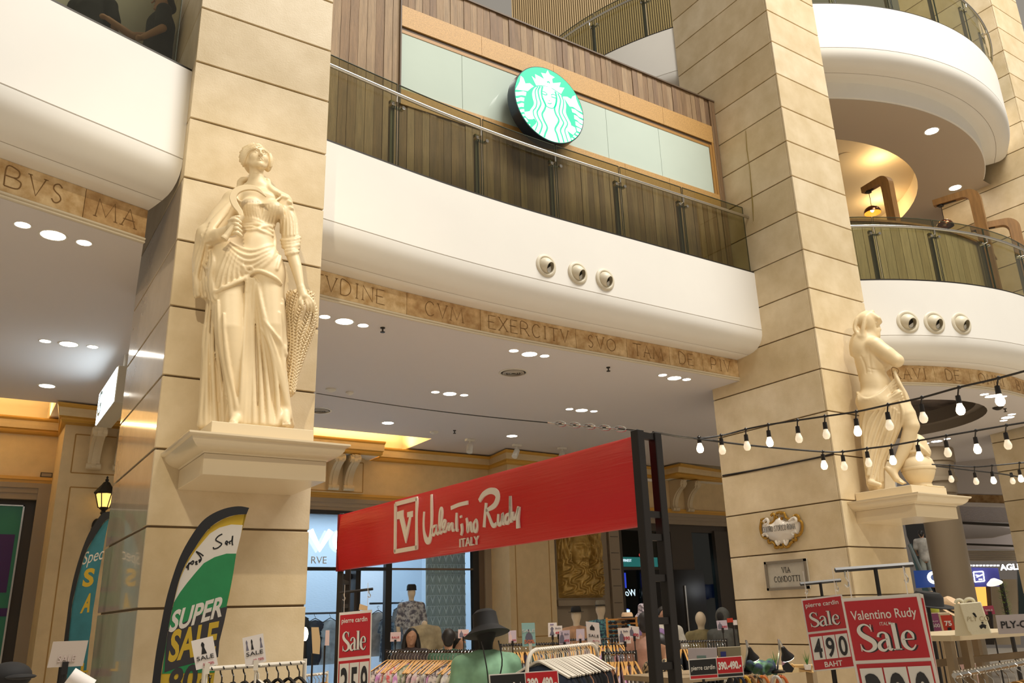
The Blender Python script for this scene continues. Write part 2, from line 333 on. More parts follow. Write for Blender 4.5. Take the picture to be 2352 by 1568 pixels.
# ================================================================ ceilings
def flat_poly(name, loops, z, m_, parent=None):
    bm = bmesh.new(); es = []
    for lp in loops:
        vs = [bm.verts.new((p[0], p[1], z)) for p in lp]; es += [bm.edges.new((vs[i], vs[(i + 1) % len(vs)])) for i in range(len(vs))]
    bmesh.ops.triangle_fill(bm, edges=es, use_beauty=True, normal=(0, 0, -1)); me = bpy.data.meshes.new(name); bm.to_mesh(me); bm.free(); me.materials.append(m_); return link(name, me, parent)
ZC = 5.05
def circle(c, r, n=48): return [(c[0] + r * math.cos(2 * math.pi * i / n), c[1] + r * math.sin(2 * math.pi * i / n)) for i in range(n)]
OC, OR = (14.62, 9.46), 1.89
band = lambda path: [tuple(p) for p in off(path, .56)]
struct(flat_poly('ceiling', [band(PATH_C) + [(9.742, 9.05), (2.487, 9.05)]], ZC, CEIL))
struct(flat_poly('ceiling', [band(PATH_L) + [(1.204, 9.05), (-8, 9.05), (-8, 6.4)]], ZC, CEIL))
# the gallery ceiling behind the pillars, with the cove slots in front of the shop cornices
struct(flat_poly('ceiling', [[(-8, 9.05), (11.012, 9.05), (11.012, 15.6), (7.46, 15.6), (7.46, 14.27), (3.6, 14.27), (3.6, 15.6), (.97, 15.6), (.97, 14.3), (.1, 14.3), (-8, 15.9)]], ZC, CEIL))
rb = [p for p in band(PATH_R2) if p[0] < 17.9 and p[1] < 9]
struct(flat_poly('ceiling', [[(11.012, 8.6)] + rb + [(17.9, 9.05), (19.2, 9.05), (22.5, 9.6), (22.0, 14.27), (13.97, 14.27), (13.97, 15.6), (11.012, 15.6)], circle(OC, OR)], ZC, CEIL))
# cove slots: raised plaster boxes above the projecting cornices
for (x0, x1, y0, y1) in ((3.6, 7.46, 14.27, 15.6), (-3, .97, 14.3, 15.9), (13.97, 18.5, 14.27, 15.6)):
    m = MB(); m.box((x0, y0, ZC), (x1, y1, ZC + .5)); m.f.pop(0); m.m.pop(0); struct(m.build('ceiling', CREAM, recalc=False))
# round coffer with a dark fresco
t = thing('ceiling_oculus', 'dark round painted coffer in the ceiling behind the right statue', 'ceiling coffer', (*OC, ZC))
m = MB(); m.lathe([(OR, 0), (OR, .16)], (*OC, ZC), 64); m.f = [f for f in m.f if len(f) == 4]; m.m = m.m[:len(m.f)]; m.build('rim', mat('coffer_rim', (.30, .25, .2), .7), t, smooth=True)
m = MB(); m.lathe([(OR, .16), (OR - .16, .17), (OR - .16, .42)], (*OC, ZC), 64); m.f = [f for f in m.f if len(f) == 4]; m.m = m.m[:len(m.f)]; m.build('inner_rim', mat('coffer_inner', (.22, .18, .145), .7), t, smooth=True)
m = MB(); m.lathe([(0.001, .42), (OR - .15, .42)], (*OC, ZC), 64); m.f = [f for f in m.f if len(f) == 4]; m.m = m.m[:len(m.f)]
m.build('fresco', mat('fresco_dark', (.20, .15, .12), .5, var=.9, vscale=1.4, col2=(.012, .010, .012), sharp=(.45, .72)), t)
# upper round ceiling at the third floor with a lit round recess
ZU = 10.41; RC, RR = (14.62, 11.78), 3.57
ub = [tuple(p) for p in off(PATH_R3, .58)]
struct(flat_poly('ceiling', [ub + [(19.5, 8.0), (19.5, 16.5), (8.9, 16.5)], circle(RC, RR, 64)], ZU, mat('upper_ceiling', (.50, .42, .34), .7)))
t = thing('ceiling_recess', 'round lit ceiling recess behind the curved wooden lamp posts', 'ceiling recess', (*RC, ZU))
RECM = mat('recess_plaster', (.72, .60, .42), .6)
m = MB(); m.lathe([(RR, 0), (RR, .42)], (*RC, ZU), 72); m.f = [f for f in m.f if len(f) == 4]; m.m = m.m[:len(m.f)]; m.build('recess_wall', RECM, t, smooth=True)
m = MB(); m.lathe([(.001, .42), (RR, .42)], (*RC, ZU), 72); m.f = [f for f in m.f if len(f) == 4]; m.m = m.m[:len(m.f)]; m.build('recess_top', RECM, t, smooth=True)
for a in (-75, -35, 5): point('recess_lamp', (RC[0] + (RR - .55) * math.cos(math.radians(a)), RC[1] + (RR - .55) * math.sin(math.radians(a)), ZU + .10), 22, (1, .70, .34), .15)
# ================================================================ upper floors
m = MB()
for path, z in ((PATH_C, 6.55), (PATH_L, 6.55)):
    a = off(path, .3); k = len(a); m.add([(p[0], p[1], z) for p in a] + [(p[0], 16.0, z) for p in a], [(i, i + 1, k + i + 1, k + i) for i in range(k - 1)])
struct(m.build('floor', FLOORM)); 
struct(flat_poly('floor', [[tuple(p) for p in off(PATH_R2, .3)] + [(19.2, 8.5), (24, 16), (9.75, 16), (9.75, 9.05), (11.02, 9.05)]], 6.55, FLOORM))
struct(flat_poly('floor', [[tuple(p) for p in off(PATH_R3, .3)] + [(19.5, 8.0), (19.5, 17), (8.9, 17)]], 11.9, FLOORM))
# wall at the back of the left gallery and of the round gallery
# ================================================================ glass balustrades
def balustrade(path, joints, z0, label, h=1.12, rail_h=.92, extra=True, din=.05):
    P = off(path, din); x = [p[0] for p in P]
    seg = [0.0]
    for a, b in zip(P[:-1], P[1:]): seg.append(seg[-1] + float(np.linalg.norm(b - a)))
    S = lambda s: np.array([np.interp(s, seg, [p[0] for p in P]), np.interp(s, seg, [p[1] for p in P])])
    t = thing('glass_balustrade', label, 'railing', (*P[0], z0))
    for a, b in zip(joints[:-1], joints[1:]):
        n = 4; q = [S(a + .012 + (b - a - .024) * i / n) for i in range(n + 1)]
        m = MB(); m.sweep([(0, z0), (0, z0 + h), (.014, z0 + h), (.014, z0)], q, close=True); pn = m.build('glass_pane', RAILGLASS, t)
        m = MB(); m.sweep([(-.001, z0 + h - .001), (-.001, z0 + h + .005), (.015, z0 + h + .005), (.015, z0 + h - .001)], q, close=True)
        for e, sgn in ((0, 1), (-1, -1)):
            d = unit(np.append(q[1] - q[0], 0)); fr = frame((*q[e], z0), d, (0, 0, 1)); m.box((-.002, 0, -.014), (.002, h, .0), fr=fr)
        m.build('glass_edge', EDGEG, pn)
    for a in joints[1:-1]:
        p = S(a); d = S(a + .01) - S(a - .01); d = unit(np.append(d, 0)); nrm = np.array([-d[1], d[0], 0]); fr = frame((p[0], p[1], z0), d, nrm, (0, 0, 1))
        m = MB(); m.box((-.085, .03, -.05), (-.055, .075, rail_h - .03), fr=fr); m.box((-.045, .03, -.05), (-.03, .075, rail_h - .03), fr=fr); po = m.build('post', mat('post_steel', (.20, .2, .19), .3, metal=.9), t)
        m = MB()
        for du in (-.075, .075): m.tube([fr((du, -.012, rail_h - .10)), fr((du, .05, rail_h - .10))], .024, 12)
        m.box((-.08, .03, rail_h - .125), (.08, .05, rail_h - .09), fr=fr); m.tube([fr((-.06, .03, rail_h - .10)), fr((-.06, -.07, rail_h - .10)), fr((-.06, -.07, rail_h - .02))], .010, 6); m.build('clamp', STEEL, po, smooth=True)
    q = [S(seg[-1] * i / 60) for i in range(61)]; nr = off([tuple(p) for p in q], -.07)
    m = MB(); m.tube([(p[0], p[1], z0 + rail_h) for p in nr], .024, 10); m.build('handrail', STEEL, t, smooth=True)
    return t
def sx(path, xs, din=.05):
    P = off(path, din); seg = [0.0]
    for a, b in zip(P[:-1], P[1:]): seg.append(seg[-1] + float(np.linalg.norm(b - a)))
    return [float(np.interp(x_, [p[0] for p in P], seg)) for x_ in xs]
BAL_C = balustrade(PATH_C, sx(PATH_C, [2.49, 3.63, 4.86, 6.05, 7.18, 8.40, 9.735]), 6.665, 'glass balustrade below the round green sign')
BAL_L = balustrade(PATH_L, sx(PATH_L, [-2.5, -1.3, -.03, 1.06]), 6.665, 'glass balustrade in front of the people at the upper left')
TH = lambda a, a0: math.radians(a - a0) * (CR - .05)
BAL_R2 = balustrade(PATH_R2, [TH(a, 232) for a in (232.2, 241.0, 252.0, 263.5, 275, 286.5, 298, 304.5)], 6.665, 'curved glass balustrade in front of the wooden lamp posts')
BAL_R3 = balustrade(PATH_R3, [TH(a, 172) for a in (173, 184, 195.5, 207, 218.5, 230, 241.5, 253, 264.5, 276, 287.5, 299, 304.5)], 12.025, 'glass balustrade of the upper round balcony')
# ================================================================ timber-clad shop front above the parapet
YW = 8.33
WOOD = [mat('weathered_oak_%d' % i, c, .65, var=.45, vscale=3.0, bump=.35, bscale=18, stretch=(9, 9, .7), col2=tuple(k * .58 for k in c), detail=8) for i, c in enumerate([(.31, .19, .095), (.27, .16, .075), (.37, .24, .125), (.25, .15, .08), (.40, .27, .15), (.31, .20, .105)])]
CAPM = mat('dark_trim_wood', (.10, .06, .03), .6)
GOLD = mat('gold_strand_board', (.62, .36, .12), .55, var=.3, vscale=60, bump=.2, bscale=120, detail=2)
GOLDE = mat('gold_reveal', (.42, .22, .06), .5)
FROST = mat('frosted_window', (.62, .73, .66), .09, var=.06, vscale=.6, coat=.6)
t = thing('timber_shopfront', 'weathered timber clad shop front with a long frosted window', 'shop front', (2.487, YW, 6.56))
def plank(x0, x1, z0, z1, y0=None):
    y0 = YW - .012 * random.random() if y0 is None else y0
    m = MB(); m.box((x0 + .002, y0, z0), (x1 - .002, YW + .04, z1)); m.build('plank', WOOD[random.randrange(6)], t)
m = MB(); m.box((2.49, YW + .035, 6.56), (9.74, YW + .30, 9.92)); m.build('backing', CAPM, t)
x = 2.49
while x < 3.86: plank(x, min(x + .117, 3.875), 6.56, 9.93); x += .117
x = 3.89
while x < 9.60:
    wd = .1 + .012 * random.random(); plank(x, min(x + wd, 9.61), 9.425, 9.93); plank(x, min(x + wd, 9.61), 6.56, 7.905); x += wd
for a, b in ((9.615, 9.66), (9.66, 9.735)): plank(a, b, 6.56, 9.93, YW - .02)
m = MB(); m.box((2.49, YW - .03, 9.93), (9.742, YW + .34, 9.955)); m.build('coping', CAPM, t)
m = MB(); m.box((3.872, YW - .04, 7.9), (3.892, YW + .02, 9.95)); m.build('edge_trim', CAPM, t)
for a, b in zip([3.895, 5.12, 6.35, 7.6, 8.5], [5.12, 6.35, 7.6, 8.5, 9.612]):
    m = MB(); m.box((a + .002, YW - .02, 9.10), (b - .002, YW + .03, 9.42)); m.build('header_panel', GOLD, t)
    m = MB(); m.box((a + .002, YW - .02, 7.91), (b - .002, YW + .03, 8.13)); m.build('sill_panel', GOLD, t)
m = MB(); m.box((3.892, YW + .0, 9.055), (9.60, YW + .03, 9.098)); m.build('reveal', CAPM, t)
m = MB(); m.box((3.892, YW + .0, 9.005), (9.56, YW + .03, 9.053)); m.box((9.515, YW - .01, 8.13), (9.565, YW + .03, 9.05)); m.box((9.567, YW - .018, 8.13), (9.612, YW + .03, 9.10)); m.build('window_reveal', GOLDE, t)
for a, b in zip([3.895, 4.814, 6.07, 7.317, 8.388], [4.814, 6.07, 7.317, 8.388, 9.513]):
    m = MB(); m.box((a + .003, YW + .006, 8.132), (b - .003, YW + .03, 9.004)); m.build('frosted_pane', FROST, t)
# ---------------------------------------------------------------- round illuminated sign
LX, LY, LZ, LR = 6.012, 8.0, 8.425, .588
sg = thing('round_sign', 'round illuminated green and white emblem sign of a crowned long-haired figure', 'sign', (LX, YW, LZ))
m = MB(); m.lathe([(LR - .01, .0), (LR, .0), (LR, .17), (LR - .02, .18), (.3, .18), (.3, .31), (.02, .31)], (LX, LY - .004, LZ), 72, axis=(0, 1, 0)); m.build('casing', mat('navy_casing', (.018, .03, .055), .3, metal=.3), sg, smooth=True)
GREEN = emis('sign_green', (.0, .82, .34), 1.25); SWHITE = emis('sign_white', (1, 1, 1), 1.15)
m = MB(); m.lathe([(.001, 0), (LR - .012, 0)], (LX, LY - .008, LZ), 72, axis=(0, 1, 0)); m.f = [f for f in m.f if len(f) == 4]; m.m = [0] * len(m.f); m.build('green_face', GREEN, sg)
fs = frame((0, LY - .009, 0), (1, 0, 0), (0, 0, 1), (0, -1, 0))
def Q(a, b): p = aty(1140 + a / 6.5333, 120 + b / 6.5333, LY - .009); return (p[0], p[2])
def clipd(uv):
    d = np.array(uv) - np.array([LX, LZ]); r = np.linalg.norm(d); return tuple(np.array([LX, LZ]) + d * min(1, (LR - .014) / r))
POLYS = {'crown': [(530, 360), (590, 405), (580, 330), (650, 365), (718, 405), (670, 310), (742, 322), (768, 270), (800, 335), (875, 378), (835, 402), (845, 465), (965, 455), (942, 525), (1020, 535), (970, 625), (930, 600), (850, 545), (760, 510), (670, 497), (598, 500)],
 'tail_fin': [(365, 352), (405, 390), (435, 470), (500, 465), (562, 515), (520, 540), (470, 585), (430, 578), (330, 565), (270, 555), (320, 500), (350, 440), (355, 400)],
 'tail_fin.001': [(1000, 665), (1060, 668), (1120, 705), (1140, 665), (1185, 645), (1195, 700), (1230, 790), (1290, 905), (1220, 870), (1150, 820), (1100, 815), (1050, 740)],
 'figure': [(690, 512), (600, 520), (555, 560), (537, 620), (545, 690), (562, 750), (555, 800), (500, 885), (550, 930), (575, 1000), (600, 1060), (525, 1148), (600, 1225), (700, 1302), (800, 1352), (900, 1378), (1000, 1385), (1075, 1372), (1125, 1345), (1060, 1170), (1060, 1120), (1120, 1090), (1075, 990), (1040, 900), (1045, 800), (1015, 700), (960, 640), (880, 580), (790, 525)],
 'hand': [(418, 897), (500, 885), (548, 860), (555, 930), (577, 992), (540, 1005), (480, 1005), (440, 965)], 'hand.001': [(1050, 1135), (1110, 1092), (1180, 1130), (1195, 1190), (1150, 1240), (1100, 1205), (1055, 1165)]}
SCALES = [[(262, 590), (330, 598), (400, 585), (450, 600), (440, 655), (380, 645), (320, 652), (262, 648)], [(268, 685), (320, 690), (370, 672), (420, 685), (412, 738), (360, 728), (320, 742), (278, 740)], [(290, 780), (330, 778), (380, 760), (412, 768), (410, 822), (370, 818), (330, 830), (305, 832)], [(325, 868), (370, 855), (415, 852), (420, 895), (385, 898), (345, 912)],
 [(368, 940), (412, 925), (432, 950), (388, 968)], [(400, 995), (438, 985), (460, 1008), (420, 1030)], [(420, 1035), (460, 1015), (478, 1040), (448, 1058)], [(470, 1095), (495, 1075), (512, 1095), (485, 1118)],
 [(1125, 845), (1180, 860), (1230, 900), (1300, 945), (1303, 998), (1240, 970), (1190, 920), (1140, 900)], [(1165, 940), (1210, 960), (1250, 1000), (1303, 1030), (1300, 1085), (1250, 1060), (1210, 1020), (1170, 1000)], [(1185, 1035), (1220, 1050), (1260, 1085), (1298, 1100), (1285, 1150), (1240, 1125), (1190, 1095)], [(1200, 1125), (1240, 1140), (1280, 1168), (1262, 1205), (1210, 1180)], [(1195, 1205), (1245, 1228), (1230, 1250), (1190, 1230)], [(1160, 1240), (1210, 1270), (1195, 1300), (1150, 1265)], [(1130, 1280), (1160, 1300), (1150, 1325), (1120, 1305)]]
for nm, pl in POLYS.items():
    m = MB(); m.prism([clipd(Q(*p)) for p in (cr(pl, 3, True) if nm in ('figure',) else pl)], fs, 0, .004); m.build(nm.split('.')[0], SWHITE, sg)
for pl in SCALES: m = MB(); m.prism([clipd(Q(*p)) for p in pl], fs, 0, .004); m.build('tail_scale', SWHITE, sg)
fl = frame((0, LY - .0135, 0), (1, 0, 0), (0, 0, 1), (0, -1, 0)); hk = .00145
LINES = [([(620, 520), (582, 580), (590, 680), (605, 750), (590, 830), (552, 880), (560, 950), (600, 1030), (615, 1080), (570, 1190)], 12), ([(655, 515), (625, 580), (640, 680), (665, 770), (640, 840), (610, 900), (630, 980), (682, 1080), (670, 1160), (632, 1250)], 16), ([(690, 515), (675, 600), (690, 690), (735, 790), (720, 860), (685, 930), (710, 1020), (760, 1130), (732, 1220), (712, 1298)], 19),
 ([(880, 590), (900, 680), (890, 780), (870, 850), (890, 930), (935, 1030), (880, 1150), (905, 1230), (945, 1372)], 19), ([(920, 620), (960, 720), (945, 830), (940, 910), (975, 1000), (1005, 1070), (960, 1170), (985, 1260), (1018, 1374)], 15), ([(975, 655), (1005, 740), (1000, 830), (990, 910), (1040, 1010), (1065, 1080), (1025, 1170), (1045, 1260), (1078, 1360)], 12),
 ([(690, 690), (730, 790), (800, 838), (860, 835), (900, 760), (905, 690)], 9), ([(690, 590), (725, 600), (762, 632)], 8), ([(688, 625), (730, 642), (762, 638)], 10), ([(818, 645), (850, 632), (892, 655)], 8), ([(822, 668), (860, 684), (892, 690)], 10), ([(785, 720), (800, 735)], 6), ([(768, 765), (800, 776), (826, 766)], 9), ([(760, 455), (780, 445), (800, 468)], 14)]
m = MB()
for pts, wd in LINES: stroke(m, [clipd(Q(*p)) for p in pts], wd * hk, fl, 0, .002)
m.build('green_linework', GREEN, sg)
# ---------------------------------------------------------------- fluted wall of the top gallery and lintel seen above the shop front
FLUTE = mat('fluted_timber', (.42, .30, .15), .6)
A_ = atd(1177, 60, 19.5); B_ = atd(1620, 60, 18.5); B_[2] = A_[2]; L_ = float(np.linalg.norm(B_ - A_)); d_ = unit(B_ - A_); fr = frame((A_[0], A_[1], 11.9), d_, (0, 0, 1), (d_[1], -d_[0], 0))
t = thing('fluted_wall', 'fluted timber wall of the top gallery behind its glass rail', 'wall panel', (A_[0], A_[1], 11.9))
m = MB(); m.box((0, 0, -.15), (L_, 6.5, 0), fr=fr); m.build('backing', mat('flute_gap', (.14, .10, .05), .8), t)
m = MB(); k = int(L_ / .050)
for i in range(k): m.box((i * L_ / k, 0, 0), (i * L_ / k + .03, 6.5, .028), fr=fr)
o = m.build('slats', FLUTE, t); o['kind'] = 'stuff'
m = MB(); m.box((3.0, 13.2, 11.6), (7.6, 18, 12.4)); struct(m.build('wall_upper_gallery', mat('upper_lintel', (.30, .22, .15), .7)))
# ================================================================ ceiling fixtures
LAMP = emis('downlight_glow', (1, .93, .80), 22); LAMPC = emis('downlight_cool', (.92, .96, 1), 16)
TRIM = mat('fixture_white', (.72, .69, .63), .4)
_dl = {}
def downlight(px, py, r, label, z=ZC, glow=None, group='recessed downlights'):
    p = atz(px, py, z); key = (r, glow)
    if key not in _dl:
        a = MB(); a.lathe([(r, .002), (r * 1.02, -.004), (r * 1.18, -.006), (r * 1.2, .001)], n=24); b = MB(); b.lathe([(.001, -.002), (r, -.002)], n=24); b.f = [f for f in b.f if len(f) == 4]; b.m = [0] * len(b.f)
        _dl[key] = (a.data('trim_ring', TRIM, True), b.data('lens', glow or LAMP))
    t = thing('downlight', label, 'downlight', tuple(p), group=group)
    link('trim_ring', _dl[key][0], t); link('lens', _dl[key][1], t); return p
TRI = [((52, 516), (122, 540), (193, 557), 'left bay ceiling nearest the left frieze'), ((104, 783), (158, 790), (213, 796), 'left bay ceiling above the hanging light box'),
       ((746, 727), (791, 738), (834, 747), 'ceiling right of the sickle statue'), ((1180, 805), (1216, 813), (1251, 817), 'ceiling in front of the round air diffuser'),
       ((1000, 900), (1033, 904), (1066, 907), 'ceiling left of the round air diffuser'), ((1522, 861), (1549, 868), (1577, 871), 'ceiling corner by the second pillar'), ((1308, 939), (1336, 942), (1364, 944), 'ceiling above the red banner')]
for a, b, c, lab in TRI:
    downlight(*a, .06, 'left small spot of three, ' + lab); p = downlight(*b, .1, 'large middle lamp of three, ' + lab); downlight(*c, .06, 'right small spot of three, ' + lab)
    spot('downlight_beam', (p[0], p[1], p[2] - .03), (p[0], p[1], 0), 70, 100, (1, .9, .74), .9, .1)
downlight(108, 886, .1, 'single large downlight near the left cornice'); downlight(891, 971, .1, 'single downlight right of the statue shelf', glow=LAMPC); downlight(1176, 1001, .1, 'single downlight above the white spot lamps')
E4 = lambda a, b: (2000 + a / 4.753, 800 + b / 4.753)
for (a, b, c, lab) in (((1240, 500), (1325, 520), (1440, 525), 'round ceiling front by the frieze'), ((1540, 718), (1495, 752), (1450, 785), 'round ceiling right of the dark coffer'), ((600, 1035), (720, 1013), (835, 985), 'round ceiling behind the dark coffer')):
    for q, r, nm in ((a, .065, 'first small spot'), (b, .11, 'large lamp'), (c, .065, 'last small spot')): downlight(*E4(*q), r, nm + ' of three in the ' + lab)
for q, lab in (((2140, 301), 'upper'), ((2194, 431), 'lower')): downlight(*q, .12, lab + ' downlight in the ceiling of the top right round balcony', ZU)
for (px, py, lab) in ((1179, 855, 'round ringed air diffuser in the middle of the ceiling'), (733, 942, 'round ringed air diffuser half hidden by the first pillar')):
    p = atz(px, py, ZC); t = thing('air_diffuser', lab, 'air vent', tuple(p)); r = .21
    m = MB(); m.lathe([(r, 0), (r, -.008), (r * .88, -.012), (r * .86, 0)], n=32); m.build('outer_ring', TRIM, t, smooth=True, local=True)
    for f in (.74, .58, .42, .26): m = MB(); m.lathe([(r * f, -.002), (r * f, -.014), (r * (f - .07), -.022), (r * (f - .07), -.01)], n=32); m.build('vane_ring', mat('vent_grey', (.42, .38, .33), .5), t, smooth=True, local=True)
    m = MB(); m.lathe([(.001, .0), (r * .86, -.001)], n=32); m.build('dark_throat', DARKM, t, local=True)
for (px, py, lab) in ((879, 752, 'small black sprinkler head below the word frieze start'), (1397, 843, 'small black sprinkler head in the ceiling centre right'), (1044, 988, 'small black sprinkler head above the gold cornice'), (2308, 938, 'small black sprinkler head in the round ceiling')):
    p = atz(px, py, ZC); t = thing('sprinkler', lab, 'sprinkler', tuple(p)); m = MB(); m.lathe([(.03, 0), (.028, -.012), (.01, -.016), (.01, -.05), (.03, -.055), (.028, -.062)], n=10); m.build('head', DARKM, t, smooth=True, local=True)
for (px, py, r, lab) in ((760, 893, .08, 'flat round speaker grille in the ceiling beside the first pillar'), (803, 900, .06, 'domed smoke detector in the ceiling beside the first pillar'), (997, 991, .08, 'low round detector in the ceiling above the gold cornice'), (2292, 935, .09, 'small dark ceiling camera in the round ceiling')):
    p = atz(px, py, ZC); t = thing('smoke_detector', lab, 'detector', tuple(p)); m = MB(); m.lathe([(r, 0), (r, -.02), (r * .7, -.035), (r * .4, -.05), (.001, -.052)], n=16); m.build('housing', TRIM if px < 2000 else DARKM, t, smooth=True, local=True)
p = atz(1939, 358, ZU + .42); t = thing('recess_speaker', 'faint round speaker grille in the lit ceiling recess', 'speaker', tuple(p)); m = MB(); m.lathe([(.14, 0), (.15, -.01), (.13, -.012), (.001, -.006)], n=20); m.build('grille', RECM, t, smooth=True, local=True)
for (px, py, dx, lab) in ((1079, 1008, .0, 'white ceiling spot lamp aimed down at the left'), (1187, 1020, .06, 'white ceiling spot lamp above the cornice corner'), (1291, 1027, .05, 'white ceiling spot lamp half hidden by the red banner')):
    p = atz(px, py, ZC); t = thing('ceiling_spotlight', lab, 'spotlight', tuple(p)); 
    m = MB(); m.box((-.09, -.05, -.045), (.09, .05, 0)); m.build('driver_box', TRIM, t, bevel=.006, local=True)
    m = MB(); m.tube([(0, 0, -.03), (0, 0, -.10)], .015, 8); m.build('stem', TRIM, t, local=True)
    m = MB(); m.tube([(.03, .03, -.09), (0, 0, -.13), (-.04 - dx, -.05, -.27)], [.035, .06, .06], 14); m.build('lamp_head', TRIM, t, smooth=True, local=True)
# ================================================================ ball-jet air nozzles in the parapets
NOZ = mat('nozzle_cream', (.66, .60, .47), .45); NOZD = mat('nozzle_dark', (.03, .028, .022), .7)
def nozzle(p, nrm, aim, r, label):
    t = thing('air_nozzle', label, 'air nozzle', tuple(p), group=None); nrm = unit(nrm); aim = unit(aim); p = V3(p)
    m = MB(); m.lathe([(r * .70, -.02), (r * .70, .012), (r * .78, .022), (r * .92, .02), (r, .008), (r, -.01)], p, 40, axis=nrm); m.build('flange', NOZ, t, smooth=True)
    c = p - nrm * .02
    m = MB(); R = r * .72; m.lathe([(R * math.cos(a), R * math.sin(a)) for a in np.linspace(-.3, .85, 10)], c, 32, axis=aim); m.f = [f for f in m.f if len(f) == 4]; m.m = [0] * len(m.f); m.build('ball', NOZ, t, smooth=True)
    m = MB(); m.lathe([(R * .66, R * .74), (R * .64, R * .80), (R * .60, R * .76), (R * .56, R * .1)], c, 32, axis=aim); m.f = [f for f in m.f if len(f) == 4]; m.m = [0] * len(m.f); m.build('throat', mat('nozzle_inner', (.33, .29, .2), .5), t, smooth=True)
    m = MB(); m.lathe([(.001, R * .35), (R * .59, R * .35)], c, 32, axis=aim); m.build('duct', NOZD, t)
for (px, py, nm) in ((1254, 610, 'left'), (1327, 627, 'middle'), (1390, 642, 'right')):
    p = aty(px, py, 7.92); nozzle(p, (.02, -1, 0), (.38, -.8, -.42), .155, nm + ' round ball air nozzle in the parapet between the pillars')
for (px, py, nm) in ((2085, 739, 'left'), (2146, 741, 'middle'), (2208, 743, 'right')):
    d = ray((px, py)); best = None
    for s in np.linspace(.003, .012, 4000):
        q = EYE + d * s
        if math.hypot(q[0] - CX, q[1] - CY) < CR: best = q; break
    nrm = np.array([best[0] - CX, best[1] - CY, 0]); nozzle(best, nrm, unit(nrm) + np.array([.35, 0, -.45]), .185, nm + ' round ball air nozzle in the round parapet behind the right statue')
# ================================================================ curved wooden lamp posts on the round gallery
OAK = mat('lamp_post_wood', (.33, .165, .045), .5, var=.35, vscale=3, stretch=(6, 6, .8)); COPPER = mat('copper_shade', (.16, .055, .02), .18, metal=.8); COPIN = mat('copper_inner', (.75, .30, .05), .35, emit=(1, .42, .05), es=.55)
def lamp_post(leg, arm, hang, dd, lit, label, foot):
    top = atd(*leg, dd); z = top[2]; e = atz(*arm, z); b = atz(*foot, 0) if 0 else None
    base = np.array([top[0], top[1], 6.55]); d = unit([e[0] - top[0], e[1] - top[1], 0]); L = float(np.linalg.norm((e - top)[:2])); side = np.array([-d[1], d[0], 0])
    t = thing('curved_lamp_post', label, 'lamp post', tuple(base)); fr = frame((top[0], top[1], 0), d, (0, 0, 1), side); wv = .085; R = .22
    outer = [(-wv, 6.55), (-wv, z - R)] + [(-wv + R - R * math.cos(a), z - R + R * math.sin(a)) for a in np.linspace(.2, math.pi / 2, 7)] + [(L, z), (L, z - .12)]
    inner = [(wv + .02 + .12 - .12 * math.cos(a), z - .13 - .12 + .12 * math.sin(a)) for a in np.linspace(math.pi / 2, 0, 6)] + [(wv, 6.55)]
    m = MB(); m.prism(outer + inner, fr, -.06, .06); m.build('bent_post', OAK, t)
    m = MB(); m.box((wv + .25, z - .14, -.02), (L - .05, z - .118, .02), fr=fr); m.tube([fr((L - .12, z - .12, 0)), fr((L - .12, z - .16, 0))], .05, 12); m.build('black_track', DARKM, t)
    hp = atz(*hang, 0) if 0 else None
    c = fr((L - .12, z - .16, 0)); dpx = depth(c); zs = z - .16 - .28
    m = MB(); m.tube([c, (c[0], c[1], zs)], .006, 6); m.build('flex', DARKM, t)
    sh = [(.012, 0), (.03, -.01), (.08, -.025), (.125, -.06), (.15, -.11), (.155, -.15), (.15, -.152), (.145, -.11), (.12, -.065), (.07, -.035), (.001, -.03)]
    m = MB(); m.lathe([(r_, z_) for r_, z_ in sh[:6]], (c[0], c[1], zs), 24); m.f = [f for f in m.f if len(f) == 4]; m.m = [0] * len(m.f); s = m.build('shade', COPPER, t, smooth=True)
    m = MB(); m.lathe(sh[6:], (c[0], c[1], zs), 24); m.f = [f for f in m.f if len(f) == 4]; m.m = [0] * len(m.f); m.build('shade_lining', COPIN if lit else COPPER, s, smooth=True)
    m = MB(); m.ell((c[0], c[1], zs - .085), (.035, .035, .045)); m.build('bulb', emis('warm_bulb', (1, .75, .4), 14) if lit else TRIM, s, smooth=True)
    return t
lamp_post((2034, 400), (1982, 432), None, 15.6, True, 'curved wooden lamp post with the lit copper pendant', None)
lamp_post((2236, 432), (2143, 462), None, 15.8, False, 'curved wooden lamp post with the unlit dark pendant', None)
lamp_post((2326, 500), (2228, 519), None, 16.6, False, 'lowest curved wooden lamp post at the right edge', None)
# slatted wooden bar front behind the round glass
t = thing('bar_front', 'pale timber boarded bar front behind the curved glass', 'bar', (CX, CY, 6.55))
BARW = [mat('bar_timber_%d' % i, c, .6, var=.3, vscale=3, stretch=(8, 8, .8)) for i, c in enumerate([(.46, .36, .19), (.42, .32, .16), (.50, .39, .21)])]
for i in range(26):
    a = math.radians(236 + 2.05 * i); c = np.array([math.cos(a), math.sin(a), 0]); d = np.array([-c[1], c[0], 0]); fr = frame((CX + 4.95 * c[0], CY + 4.95 * c[1], 6.55), d, (0, 0, 1), c)
    m = MB(); m.box((-.085, 0, -.02), (.085, 1.5, .015), fr=fr); m.build('board', BARW[i % 3], t)
m = MB(); m.sweep([(0, 8.05), (0, 8.09), (.5, 8.09), (.5, 8.05)], arc(236, 289, 5.0, 24), close=True); m.build('bar_top', OAK, t)
